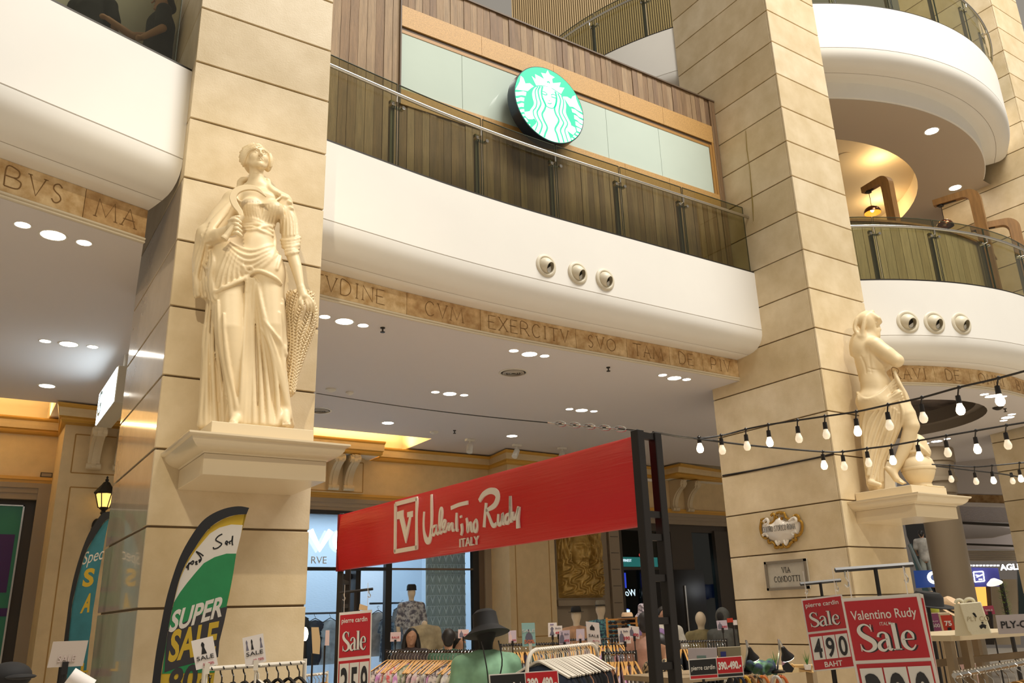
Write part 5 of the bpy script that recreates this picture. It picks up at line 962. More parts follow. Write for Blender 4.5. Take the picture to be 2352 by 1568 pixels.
m.add(vs, [(i * 8 + j, (i + 1) * 8 + j, (i + 1) * 8 + (j + 1) % 8, i * 8 + (j + 1) % 8) for i in range(n) for j in range(8)] + [tuple(range(8)), tuple(n * 8 + j for j in range(7, -1, -1))]); m.build('vinyl_sheet', BANR, t, smooth=True)
m = MB(); m.box((-.035, -BH - .01, -.05), (.012, .004, .02), fr=bfr); m.build('end_hem', mat('hem_red', (.28, .004, .01), .3), t)
Z = lambda a, b: bpt(680 + a / 2.761, 1000 + b / 2.761); kz = BW / (1456 - 783) / 2.761 * 1.05
LET = mat('banner_white', (.80, .74, .66), .5)
def bst(pts, ws, o=.030, **k): m_ = MB(); stroke(m_, [Z(*p) for p in pts], [w_ * kz for w_ in ws], bfr, o - .014, o, **k); return m_
m = MB()
for a, b in (((646, 436), (785, 400)), ((640, 736), (785, 710)), ((646, 432), (643, 742)), ((782, 398), (780, 722))): stroke(m, [Z(*a), Z(*b)], 15 * kz, bfr, .016, .030, smooth=False)
m.build('logo_frame', LET, t)
m = MB(); m.prism([Z(*p) for p in ((657, 485), (696, 473), (698, 512), (716, 602), (735, 516), (723, 520), (723, 487), (758, 478), (758, 515), (748, 520), (712, 683), (674, 528), (657, 532))], bfr, .016, .030); m.build('logo_letter', LET, t)
SCRIPT = [([(828, 483), (826, 560), (831, 620), (843, 660), (858, 668), (870, 640), (877, 560), (876, 460), (875, 374)], [7, 10, 14, 20, 22, 18, 14, 12, 9]), ([(905, 572), (888, 580), (880, 612), (890, 632), (902, 610), (908, 570), (908, 612), (918, 628)], [8, 9, 10, 9, 8, 8, 9, 8]), ([(918, 628), (936, 570), (945, 490), (938, 460), (928, 490), (926, 570), (932, 624)], [7, 9, 10, 9, 9, 10, 8]), ([(934, 624), (955, 590), (965, 550), (958, 538), (948, 565), (952, 605), (966, 610)], [6, 8, 9, 8, 9, 9, 7]),
 ([(966, 610), (980, 570), (984, 560), (986, 598), (998, 566), (1008, 560), (1010, 600), (1020, 598)], [6, 7, 9, 9, 8, 8, 9, 7]), ([(1036, 490), (1034, 550), (1036, 594), (1044, 602)], [9, 11, 11, 8]), ([(1066, 560), (1070, 600), (1064, 632)], [10, 10, 8]), ([(1062, 508), (1063, 522)], [10, 10]), ([(1098, 524), (1104, 560), (1106, 608), (1116, 566), (1126, 556), (1132, 604), (1140, 600)], [8, 10, 11, 9, 9, 10, 7]), ([(1160, 535), (1146, 560), (1148, 598), (1160, 608), (1168, 580), (1166, 545), (1158, 533)], [8, 9, 10, 10, 9, 9, 8]), ([(1000, 461), (1050, 440), (1106, 426)], [12, 12, 12]),
 ([(1224, 428), (1218, 500), (1211, 582)], [12, 13, 13]), ([(1180, 415), (1205, 376), (1245, 353), (1282, 358), (1299, 390), (1280, 440), (1240, 468), (1222, 474)], [13, 16, 18, 20, 22, 18, 12, 8]), ([(1226, 470), (1246, 520), (1262, 562), (1276, 572), (1290, 556)], [9, 12, 13, 13, 9]), ([(1302, 498), (1300, 545), (1308, 566), (1322, 545), (1328, 496), (1330, 552), (1340, 560)], [9, 11, 11, 10, 10, 11, 8]), ([(1370, 498), (1352, 508), (1346, 540), (1358, 556), (1372, 526), (1377, 450), (1377, 384), (1378, 480), (1384, 552)], [8, 10, 11, 10, 9, 10, 10, 12, 9]), ([(1392, 484), (1394, 520), (1406, 526), (1420, 490), (1430, 456), (1424, 530), (1426, 588)], [9, 11, 10, 10, 11, 12, 15])]
for pts, ws in SCRIPT: bst(pts, [w_ * 1.05 for w_ in ws], n=5).build('script_stroke', LET, t)
a, b = Z(1055, 709), Z(1176, 690); fr2 = frame(bfr((a[0], a[1], 0)), unit(bfr((*b, 0)) - bfr((*a, 0))), (0, 0, 1), nb); m = MB(); text(m, 'ITALY', fr2, 0, 0, 54 * BH / 162 / 2.761, float(np.linalg.norm(np.array(b) - np.array(a))), t0=.016, t1=.030); m.build('italy_letters', LET, t)
def ladder(pA, pB, ztop, rungs, label, wd=.055):
    t = thing('banner_post', label, 'post', (pA[0], pA[1], 0)); pA, pB = V3(pA), V3(pB); d = unit(np.append((pB - pA)[:2], 0)); q = np.array([-d[1], d[0], 0])
    for p in (pA, pB):
        fr = frame((p[0], p[1], 0), d, q, (0, 0, 1)); m = MB(); m.box((-wd / 2, -wd / 2, 0), (wd / 2, wd / 2, ztop), fr=fr); m.build('upright', BLK, t, bevel=.004)
    L = float(np.linalg.norm((pB - pA)[:2])); fr = frame((pA[0], pA[1], 0), d, q, (0, 0, 1))
    for z in rungs: m = MB(); m.box((wd / 2, -.02, z - .02), (L - wd / 2, .02, z + .02), fr=fr); m.build('rung', BLK, t)
    return t
pa = atz(1463, 988, TL[2] + .03); pb_d = depth(pa) + .10; pb = atd(1503, 990, pb_d); pa2 = pa + nb * .02
zt = pa[2]; rz = [atd(1490, y, depth(pa) + .05)[2] for y in (1189, 1241, 1332, 1425, 1520)]
POST_R = ladder(pa, pb, zt, [zt - .03] + rz + [.3], 'black ladder-shaped post at the right end of the red banner', .062)
la = TL - ud * .05 - nb * .04; lb = atd(800, 1300, depth(la) + .25)
ladder(la, lb, TL[2] + .02, [atd(783, y, depth(la) + .1)[2] for y in (1338, 1392, 1443, 1500)] + [.3], 'black ladder-shaped post at the left end of the red banner', .055)
# ================================================================ guy cable with chain
t = thing('guy_cable', 'thin dark guy cable with chain running from the first pillar to the banner post', 'cable', tuple(aty(722, 902, 6.99)))
A = aty(727, 903, 6.99); B = pa + [0, 0, .0]; pts = [A + (B - A) * s - np.array([0, 0, .03 * math.sin(math.pi * s)]) for s in np.linspace(0, 1, 24)]
m = MB(); m.tube(pts, .004, 6); m.build('wire', BLK, t)
for k in range(10):
    c = A + (B - A) * (.80 + .018 * k) - np.array([0, 0, .03 * math.sin(math.pi * (.8 + .018 * k))]); dd = unit(B - A); s1 = unit(np.cross(dd, [0, 0, 1])); s2 = np.cross(dd, s1)
    if k % 2: s1, s2 = s2, s1
    m = MB(); m.tube([c + dd * .045 * math.cos(a) + s1 * .016 * math.sin(a) for a in np.linspace(0, 2 * math.pi, 13)], .005, 5); m.build('chain_link', STEEL, t)
# ================================================================ festoon lights
BULB = mat('frosted_bulb', (.9, .85, .75), .4, emit=(1, .82, .55), es=.45); BULBON = emis('festoon_glow', (1, .80, .50), 7)
_b = {}
def festoon(pts, ds, bulbs, label, sag=True):
    P = [atd(x, y, d) for (x, y), d in zip(pts, ds)]; Q = cr(P, 5); t = thing('string_lights', label, 'string lights', tuple(P[0])); m = MB(); m.tube(Q, .007, 6); m.build('cable', BLK, t)
    xs = [x for x, y in pts]
    for (bx, by, on) in bulbs:
        d = float(np.interp(bx, xs, ds)); b = atd(bx, by, d); cy = np.interp(bx - 2, xs, [y for x, y in pts]); top = atd(bx - 3, cy, d); r = .032
        m = MB(); m.tube([(top[0], top[1], top[2] + .012), (b[0], b[1], b[2] + .08)], .005, 6); m.tube([(b[0], b[1], b[2] + .085), (b[0], b[1], b[2] + .035)], [.014, .016], 10); m.ell((top[0], top[1], top[2]), (.013, .013, .012), 8, 5); s = m.build('lamp_holder', BLK, t); 
        m = MB(); m.lathe([(.001, -.034), (.014, -.032), (.023, -.021), (.026, -.006), (.023, .009), (.016, .026), (.013, .04)], tuple(b), 14); m.build('bulb', BULBON if on else BULB, s, smooth=True)
    return t
j = (1592, 1006)
festoon([(1500, 992), j, (1655, 1000), (1716, 985), (1766, 975), (1831, 965), (1893, 956), (1968, 945), (2037, 930), (2117, 913), (2200, 890), (2286, 870), (2375, 846)], [5.5, 6.0, 6.1, 6.1, 6.0, 5.9, 5.8, 5.6, 5.4, 5.2, 5.0, 4.8, 4.6], [(1608, 1029, 1), (1659, 1033, 0), (1716, 1024, 0), (1768, 1015, 1), (1835, 1006, 0), (1898, 997, 0), (1970, 990, 1), (2043, 976, 0), (2121, 959, 0), (2206, 940, 1), (2297, 919, 1)], 'upper festoon of bulbs crossing the hooded statue')
festoon([j, (1700, 1020), (1800, 1030), (1890, 1037), (1937, 1037), (1990, 1030), (2046, 1023), (2108, 1012), (2176, 1000), (2240, 989), (2310, 977), (2380, 966)], [6.0, 6.2, 6.4, 6.5, 6.5, 6.4, 6.3, 6.2, 6.0, 5.9, 5.8, 5.7], [(1893, 1068, 1), (1939, 1070, 0), (1995, 1062, 0), (2051, 1057, 1), (2112, 1048, 1), (2177, 1039, 0), (2245, 1031, 1), (2315, 1021, 0)], 'lower festoon of bulbs crossing the feet of the hooded statue')
festoon([(2140, 1066), (2190, 1069), (2240, 1072), (2290, 1068), (2370, 1060)], [8.4, 8.3, 8.2, 8.1, 8.0], [(2185, 1100, 0), (2242, 1105, 0), (2282, 1103, 1), (2345, 1099, 1)], 'distant festoon of bulbs at the right below the coffer')
festoon([(2150, 1070), (2230, 1080), (2300, 1088), (2370, 1100)], [8.4, 8.5, 8.6, 8.7], [(2326, 1104, 0)], 'slack black cable at the far right below the festoons')
t = thing('clipped_cable', 'black cable clipped diagonally across the second pillar', 'cable', tuple(atx(1660, 1091, 9.73))); m = MB(); m.tube(cr([atx(1660, 1092, 9.73), atx(1740, 1078, 9.73), atx(1820, 1062, 9.73), atx(1880, 1050, 9.73), atx(1915, 1041, 9.73)], 5), .012, 6); m.build('cable', BLK, t)
# ================================================================ plaques on the second pillar
def wall2(px, py): p = atx(px, py, 9.74); return p
t = thing('street_plaque', 'grey framed stone plaque reading VIA CONDOTTI on the second pillar', 'plaque', tuple(wall2(1808, 1320))); wf = frame((9.74, 0, 0), (0, -1, 0), (0, 0, 1), (-1, 0, 0)); W4 = lambda a, b: (lambda p: (-p[1], p[2]))(wall2(1650 + a / 3.2137, 1080 + b / 3.2137))
cor = [W4(350, 680), W4(655, 645), W4(688, 872), W4(380, 888)]; u0 = (cor[0][0] + cor[3][0]) / 2; u1 = (cor[1][0] + cor[2][0]) / 2; v1 = (cor[0][1] + cor[1][1]) / 2; v0 = (cor[2][1] + cor[3][1]) / 2
m = MB(); m.prism([(u0, v0), (u1, v0), (u1, v1), (u0, v1)], wf, 0, .03); m.build('slab', mat('plaque_grey', (.50, .46, .38), .5, var=.15, vscale=8), t, bevel=.004)
m = MB(); e = .035
for a, b, c, d in ((u0, v0, u1, v0 + e), (u0, v1 - e, u1, v1), (u0, v0, u0 + e, v1), (u1 - e, v0, u1, v1)): m.prism([(a, b), (c, b), (c, d), (a, d)], wf, .03, .05)
m.build('frame', mat('plaque_frame', (.20, .165, .12), .5), t)
cu = (u0 + u1) / 2; hh = v1 - v0; m = MB()
def caps_c(m_, s, v, h, sw, wsc): tw = sum(GW.get(c, .8) * h * .72 * wsc + h * .25 * wsc for c in s) - h * .25 * wsc; capitals(m_, s, wf, cu - tw / 2, v, h, sw, .03, .034, wscale=wsc)
caps_c(m, 'VIA', v0 + hh * .58, hh * .18, .0065, 1.0); caps_c(m, 'CONDOTTI', v0 + hh * .28, hh * .18, .0065, 1.0); m.build('lettering', INKB, t)
# baroque cartouche
t = thing('cartouche', 'white and gold baroque cartouche reading CENTRO STORICO ROMA on the second pillar', 'cartouche', tuple(wall2(1797, 1215))); CW = mat('cartouche_white', (.74, .68, .60), .2, coat=.5); CG = mat('cartouche_gold', (.45, .25, .04), .25, metal=.7)
out = [(470, 345), (505, 375), (560, 365), (600, 350), (612, 400), (605, 450), (585, 490), (560, 500), (520, 520), (480, 545), (440, 530), (400, 515), (360, 490), (335, 470), (330, 420), (335, 380), (380, 395), (415, 380), (440, 350)]
m = MB(); pl = [W4(*p) for p in cr(out, 3, True)]; cc = np.mean(pl, 0); k = len(pl); lay = [(1.0, 0), (1.0, .02), (.85, .05), (.5, .07), (.2, .075)]
vs = [wf((cc[0] + (p[0] - cc[0]) * s_, cc[1] + (p[1] - cc[1]) * s_, w_)) for s_, w_ in lay for p in pl]; m.add(vs, [(i * k + j, i * k + (j + 1) % k, (i + 1) * k + (j + 1) % k, (i + 1) * k + j) for i in range(len(lay) - 1) for j in range(k)] + [tuple((len(lay) - 1) * k + j for j in range(k))]); m.build('shield', CW, t, smooth=True)
SCR = [[(600, 365), (625, 385), (630, 430), (615, 470), (590, 480), (575, 465), (585, 450)], [(328, 380), (322, 430), (335, 480), (355, 500), (378, 490), (370, 475)], [(350, 370), (375, 390), (410, 385), (430, 350), (415, 320), (400, 335)], [(560, 350), (580, 330), (600, 340), (605, 365), (585, 375)], [(360, 395), (335, 385), (330, 365), (350, 360)], [(470, 320), (495, 315), (510, 350), (545, 365), (570, 355)], [(440, 318), (460, 310), (480, 312)], [(380, 510), (385, 535), (410, 530), (430, 550), (432, 570), (455, 565), (450, 535)], [(560, 510), (585, 515), (580, 490), (600, 478)], [(490, 540), (505, 565), (530, 560), (545, 535), (565, 525)], [(455, 560), (475, 568), (495, 560)], [(440, 340), (452, 365), (448, 380)], [(480, 345), (478, 375), (486, 392)]]
for sc in SCR: m = MB(); q = cr([W4(*p) for p in sc], 4); m.tube([wf((p[0], p[1], .03)) for p in q], .020, 8); m.build('gilt_scroll', CG, t, smooth=True)
for sc in ([(540, 375), (575, 350), (592, 370), (575, 395)], [(350, 380), (375, 360), (385, 385), (365, 405)], [(440, 520), (455, 545), (470, 520)], [(500, 515), (515, 545), (528, 510)], [(345, 480), (365, 465), (385, 490)], [(575, 480), (560, 460), (590, 450)]): m = MB(); q = cr([W4(*p) for p in sc], 4); m.tube([wf((p[0], p[1], .045)) for p in q], .022, 8); m.build('white_scroll', CW, t, smooth=True)
a, b = W4(355, 450), W4(598, 420); m = MB(); f3 = frame(wf((a[0], a[1], .074)), unit(wf((*b, 0)) - wf((*a, 0))), (0, 0, 1), (-1, 0, 0)); L = float(np.linalg.norm(np.array(b) - np.array(a))); h = .075; s = 'CENTRO STORICO ROMA'; tw = sum(GW.get(c, .8) * h * .72 + h * .25 if c != ' ' else h * .45 for c in s); capitals(m, s, f3, 0, -.02, h, .0035, 0, .004, wscale=L / tw); m.build('lettering', INKB, t)
# ================================================================ hanging sale signs on T stands
def tstand(bar, stem, d, label, th=.012):
    a, b = atd(*bar[0], d), atd(*bar[1], d); t = thing('sign_stand', label, 'sign stand', (atd(*stem[0], d)[0], atd(*stem[0], d)[1], 0)); m = MB(); m.tube([a, b], th, 4); m.build('cross_bar', BLK, t)
    p = atd(*stem[0], d); m = MB(); m.tube([p, (p[0], p[1], 0.02)], th * .9, 6); m.build('stem', BLK, t); m = MB(); m.lathe([(.16, 0), (.16, .015), (.02, .03)], (p[0], p[1], 0), 20); m.build('foot', BLK, t)
    for f in (.12, .88):
        q = a + (b - a) * f; m = MB(); m.tube(cr([q, q + [0, 0, -.03], q + [.015, 0, -.05], q + [.005, 0, -.07], q + [-.012, 0, -.06]], 4), .004, 5); m.build('hook', STEEL, t)
    return t
def sale_sign(tl, tr, bl, d, brand, digits, lay, label, yaw=0, baht=False):
    c = Card(tl, tr, bl, d, yaw); t = thing('sale_sign', label, 'sale sign', tuple(c.o)); y1, y2, d0, dtop = lay
    m = MB(); c.rect(m, 0, 0, 1, 1, -.012, 0); m.build('white_board', CARDW, t)
    m = MB(); c.rect(m, .03, y1, .96, .975, 0, .002); m.build('red_panel', RED, t); m = MB(); c.rect(m, .03, .02, .96, y2, 0, .002); m.build('red_panel', RED, t)
    m = MB(); brand(m, c); m.build('brand_lettering', CARDW, t)
    m = MB(); serif_sale(m, c, .145, y1 + (1 - y1) * .13, (1 - y1) * .42, .72, .002, .003); m.build('sale_shadow', INKB, t); m = MB(); serif_sale(m, c, .12, y1 + (1 - y1) * .14, (1 - y1) * .42, .72, .003, .006); m.build('sale_lettering', CARDW, t)
    for i, ch in enumerate(digits):
        a = .06 + .30 * i; m = MB(); c.rect(m, a, d0, a + .28, dtop, .002, .006); pd = m.build('digit_card', CARDW, t); m = MB(); c.txt(m, ch, a + .14, d0 + (dtop - d0) * .10, (dtop - d0) * .80, width=.20, t0=.006, t1=.008, bold=.02); m.build('digit', INKB, pd)
    if baht: m = MB(); c.txt(m, 'BAHT', .5, .045, .07, width=.42, bold=.015, t0=.002, t1=.005); m.build('baht_lettering', CARDW, t)
    for u in (.14, .86): q = c.cf((u * c.W, c.H, -.006)); m = MB(); m.tube([q, q + [0, 0, .10 * d / 3.1]], .0022, 4); m.build('hanging_string', PAPER, t)
    q = c.cf((c.W / 2, 0, -.02)); m = MB(); m.tube([q, (q[0], q[1], .01)], .008, 6); m.build('lower_stem', BLK, t)
    m = MB(); c.rect(m, -.01, -.005, 1.01, 1.01, .010, .011); m.build('plastic_sleeve', CLEAR, t)
    return c
pc = lambda m, c: c.txt(m, 'pierre cardin', .5, .885, .055, width=.80, bold=.012, t0=.002, t1=.005)
PZ = lambda a, b: (680 + a / 6.589, 1330 + b / 6.589)
sale_sign(PZ(655, 505), PZ(1150, 460), PZ(600, 2200), 7.2, lambda m, c: c.txt(m, 'pierre cardin', .47, .90, .045, width=.78, bold=.012, t0=.002, t1=.005), '359', (.585, .555, .12, .53), 'narrow red sale sign reading 359 at the foot of the left banner post')
tstand([PZ(665, 205), PZ(1165, 145)], [PZ(900, 175)], 7.65, 'black T-shaped stand beside the left ladder post of the red banner')
QZ = lambda a, b: (1680 + a / 6.879, 1340 + b / 6.879)
sale_sign(QZ(1100, 245), QZ(1745, 165), QZ(1300, 1390), 5.4, lambda m, c: c.txt(m, 'pierre cardin', .48, .875, .06, width=.80, bold=.012, t0=.002, t1=.005), '490', (.535, .505, .15, .465), 'red sale sign reading 490 BAHT beside the second pillar', baht=True)
tstand([(1838, 1341), (1931, 1332)], [(1884, 1337)], 5.85, 'small black T-shaped stand in front of the street name plaque')
RZ = lambda a, b: (1650 + a / 3.2137, 1080 + b / 3.2137)
def vr(m, c): c.txt(m, 'Valentino Rudy', .5, .84, .065, width=.83, bold=.008, t0=.002, t1=.005); c.txt(m, 'ITALY', .5, .79, .025, width=.14, t0=.002, t1=.004)
sale_sign(RZ(905, 945), RZ(1480, 905), RZ(1115, 2010), 3.1, vr, '390', (.555, .53, .08, .50), 'large near red sale sign reading 390 at the lower right')
# the second, edge-on board of the same stand
c = Card(RZ(1482, 905), RZ(1512, 915), RZ(1690, 2010), 3.2, 0); t = thing('sale_board', 'back board of the large near sale sign seen edge-on', 'sale sign', tuple(c.o)); m = MB(); c.rect(m, 0, 0, 1, 1, -.02, .0); m.build('white_board', CARDW, t); m = MB(); c.rect(m, .3, .02, .75, .97, 0, .004); m.build('red_edge', RED, t)
tstand([(1918, 1309), (2097, 1296)], [(2010, 1303)], 3.5, 'large black T-shaped stand above the near 390 sale sign', .010)
# flat price boards
def price_board(tl, tr, bl, d, brand, nums, label, script=False):
    c = Card(tl, tr, bl, d); t = thing('price_board', label, 'price board', tuple(c.o)); m = MB(); c.rect(m, 0, 0, 1, 1, -.01, 0); m.build('white_board', CARDW, t)
    m = MB(); c.rect(m, .02, .22, .515, .96, 0, .002); m.build('black_panel', INKB, t); m = MB(); c.rect(m, .53, .22, .985, .97, 0, .002); m.build('red_panel', RED, t); m = MB(); c.rect(m, .02, .05, .515, .18, 0, .002); m.build('red_strip', RED, t); m = MB(); c.rect(m, .53, .05, .985, .18, 0, .002); m.build('black_strip', INKB, t)
    m = MB(); c.txt(m, brand, .265, .46, .22, width=.44, bold=.008, t0=.002, t1=.004); m.build('brand_lettering', CARDW, t); m = MB(); c.txt(m, nums, .757, .42, .34, width=.42, bold=.05, t0=.002, t1=.004); m.build('price_lettering', CARDW, t)
    for u in (.25, .75): q = c.cf((u * c.W, 0, -.012)); m = MB(); m.tube([q + [0, 0, .03], (q[0], q[1], .01)], .008, 6); m.build('stem', BLK, t)
SZ = lambda a, b: (1420 + a / 6.918, 1360 + b / 6.918)
price_board(SZ(1110, 1068), SZ(1965, 1008), SZ(1140, 1392), 4.6, 'pierre cardin', '390.-490.-', 'black and red price board reading pierre cardin 390 490')
UZ = lambda a, b: (1100 + a / 3.351, 1100 + b / 3.351)
price_board(UZ(75, 1505), UZ(608, 1470), UZ(90, 1720), 3.7, 'Valentino Rudy', '390.-490.-', 'black and red price board reading Valentino Rudy 390 490')
# ================================================================ feather flags
def flag(outer, inner, right, zones, d, label, texts, mid=1.0, yaw=0):
    P = PL(*zones['c'], d, yaw); t = thing('feather_flag', label, 'flag', tuple(P.pt(*outer[-1])))
    def sheet(pts, o, mt_, nm, th=.0025):
        m = MB(); m.prism(P.poly(pts), P.fr, o, o + th); return m.build(nm, mt_, t)
    so, si = cr(outer, 4), cr(inner, 4); sheet(so + si[::-1], .004, mat('flag_black', (.012, .011, .012), .7), 'pole_sleeve', .012)
    for i, (nm, pts, mt_) in enumerate(zones['z']): sheet(pts, .0005 * i, mt_, nm)
    for nm, fn, mt_ in texts: m = MB(); fn(m, P); m.build(nm, mt_, t)
    b = P.pt(*outer[-1]); m = MB(); m.tube([P.pt(*outer[-2], -.01), P.pt(*outer[-1], -.01), (b[0] - P.u[0] * .02, b[1] - P.u[1] * .02, .02)], .012, 8); m.build('pole', BLK, t); return t
FZ = lambda a, b: (340 + a / 3.663, 1140 + b / 3.663); fz = lambda L_: [FZ(*p) for p in L_]
OUT = [(850, 97), (760, 84), (640, 105), (520, 160), (430, 240), (330, 390), (260, 530), (200, 700), (150, 880), (110, 1080), (70, 1300), (35, 1568), (10, 1800)]; INN = [(828, 150), (740, 155), (640, 185), (540, 245), (470, 320), (390, 440), (330, 540), (270, 680), (225, 850), (180, 1060), (145, 1280), (110, 1500), (90, 1800)]
RT = [(812, 150), (795, 240), (780, 330), (742, 480), (718, 640), (700, 740), (685, 830), (662, 920), (640, 1060), (600, 1220), (570, 1420), (545, 1600), (510, 1800)]
FY = mat('flag_yellow', (.55, .36, .025), .7); FW = mat('flag_white', (.68, .62, .54), .7, var=.06, vscale=9); FG = mat('flag_green', (.018, .24, .075), .7, var=.2, vscale=6); FD = mat('flag_charcoal', (.035, .030, .032), .7)
zz = [('yellow_band', fz(INN[:7] + INN[7:] + RT[::-1]), FY), ('white_band', fz([(797, 240), (700, 235), (600, 262), (520, 312), (460, 382), (395, 460), (330, 560), (270, 690), (225, 860), (180, 1060), (145, 1280), (118, 1480), (560, 1480), (600, 1220), (640, 1060), (662, 920), (700, 740), (742, 480), (780, 330)]), FW),
      ('green_field', fz([(742, 480), (660, 480), (560, 510), (470, 560), (400, 640), (330, 725), (270, 805), (218, 890), (180, 1060), (145, 1280), (118, 1490), (560, 1480), (600, 1220), (640, 1060), (662, 920), (700, 740), (718, 640)]), FG), ('dark_field', fz([(668, 925), (560, 950), (400, 1010), (280, 1070), (170, 1115), (150, 1280), (138, 1480), (270, 1430), (420, 1390), (590, 1350), (600, 1220), (640, 1060)]), FD)]
def flag_text(st, pts, hgt, bold=.03, shear=.25, o=.003):
    def fn(m, P):
        a, b, c = [P.uv(*FZ(*p)) for p in pts]; ux = np.array(b) - np.array(a); L = float(np.linalg.norm(ux)); vy = np.array(c) - np.array(a); H = float(np.linalg.norm(vy)); ux /= L; vy /= H
        fr = lambda p: P.fr((a[0] + ux[0] * p[0] + vy[0] * p[1], a[1] + ux[1] * p[0] + vy[1] * p[1], p[2])); text(m, st, fr, 0, 0, H, L, 'L', o, o + .0015, bold=bold)
    return fn
def scrawl(m, P):
    for pts in ([(340, 600), (325, 590), (380, 540), (375, 570), (345, 560), (338, 618)], [(395, 555), (412, 545), (402, 570), (418, 565)], [(425, 540), (440, 530), (430, 555), (448, 520), (405, 462)], [(405, 462), (440, 480), (466, 500)], [(625, 315), (590, 335), (570, 365), (600, 385), (620, 400), (590, 430), (555, 440), (550, 425)], [(655, 400), (672, 385), (660, 375), (652, 395), (670, 408)], [(690, 400), (685, 380), (705, 370), (712, 330), (708, 385), (712, 410)]): stroke(m, [P.uv(*FZ(*p)) for p in pts], .008, P.fr, .003, .004, n=4)
flag(fz(OUT), fz(INN), None, {'c': FZ(450, 900), 'z': zz}, 5.0, 'green yellow and black feather flag reading SUPER SALE in front of the first pillar', [('super_lettering', flag_text('SUPER', [(170, 1140), (620, 1000), (215, 965)], 0), FW), ('sale_lettering', flag_text('SALE', [(165, 1385), (565, 1300), (205, 1130)], 0), FY), ('eighty_lettering', flag_text('80', [(150, 1700), (400, 1640), (185, 1460)], 0), FD), ('percent_lettering', flag_text('%', [(445, 1490), (520, 1470), (455, 1425)], 0, .01), FD), ('off_lettering', flag_text('OFF', [(430, 1575), (530, 1545), (440, 1530)], 0, .0), FD), ('handwriting', scrawl, INKB)])
GZ = lambda a, b: (a / 3.75, 1150 + b / 3.75); gz = lambda L_: [GZ(*p) for p in L_]
O2 = [(945, 92), (880, 110), (820, 190), (760, 290), (700, 440), (640, 640), (600, 830), (575, 1020), (552, 1200), (535, 1400), (520, 1700)]; I2 = [(940, 152), (900, 180), (850, 250), (800, 330), (740, 440), (690, 600), (650, 760), (620, 900), (605, 1050), (588, 1200), (570, 1400), (550, 1700)]; R2_ = [(940, 152), (905, 320), (880, 480), (850, 640), (825, 800), (800, 950), (785, 1100), (770, 1200), (745, 1450), (720, 1700)]
TEALF = mat('flag_teal', (.035, .20, .25), .7, var=.25, vscale=8)
def ftxt2(st, pts, bold=.02):
    def fn(m, P):
        a, b, c = [P.uv(*GZ(*p)) for p in pts]; ux = np.array(b) - np.array(a); L = float(np.linalg.norm(ux)); vy = np.array(c) - np.array(a); H = float(np.linalg.norm(vy)); ux /= L; vy /= H
        text(m, st, lambda p: P.fr((a[0] + ux[0] * p[0] + vy[0] * p[1], a[1] + ux[1] * p[0] + vy[1] * p[1], p[2])), 0, 0, H, L, 'L', .002, .004, bold=bold)
    return fn
flag(gz(O2), gz(I2), None, {'c': GZ(720, 800), 'z': [('teal_field', gz(I2 + R2_[::-1]), TEALF)]}, 7.4, 'teal feather flag with yellow letters behind the first pillar', [('special_lettering', ftxt2('Spec', [(705, 552), (880, 500), (735, 440)], .0), FW), ('letter_s', ftxt2('S', [(705, 735), (800, 725), (730, 590)], .04), FY), ('letter_a', ftxt2('A', [(690, 960), (770, 950), (735, 805)], .04), FY), ('letter_l', ftxt2('L', [(690, 1480), (760, 1470), (700, 1400)], .04), FY)], yaw=0)
# ================================================================ garments, hangers and racks
HW = mat('hanger_wood', (.52, .27, .07), .4); HWH = mat('hanger_white', (.72, .66, .56), .4); HBK = BLK
def cloth(name, col, col2=None, scale=26, rough=.85, sharp=(.42, .58)): return mat(name, col, rough, var=.5 if col2 is None else 1.0, vscale=scale if col2 else 5, col2=col2, detail=3, sharp=sharp if col2 else None)
PRINTS = [cloth('print_%d' % i, a, b) for i, (a, b) in enumerate([((.62, .52, .45), (.10, .07, .08)), ((.55, .35, .36), (.62, .55, .48)), ((.30, .26, .22), (.62, .56, .46)), ((.50, .20, .42), (.68, .56, .58)), ((.10, .085, .09), (.50, .42, .36)), ((.62, .55, .50), (.38, .12, .10)), ((.60, .50, .58), (.30, .26, .36)), ((.50, .45, .34), (.18, .22, .12)), ((.58, .10, .10), (.64, .52, .48)), ((.66, .60, .52), (.40, .36, .40))])]
DARKS = [cloth('dark_cloth_%d' % i, c) for i, c in enumerate([(.018, .018, .022), (.03, .035, .05), (.012, .012, .012), (.05, .05, .055), (.02, .03, .055)])]
PALES = [cloth('pale_cloth_%d' % i, c) for i, c in enumerate([(.62, .58, .50), (.66, .63, .58), (.55, .53, .50)])]
BRIGHT = [cloth('bright_cloth_%d' % i, c) for i, c in enumerate([(.55, .12, .14), (.60, .30, .16), (.24, .40, .30), (.55, .60, .62), (.16, .20, .50)])]
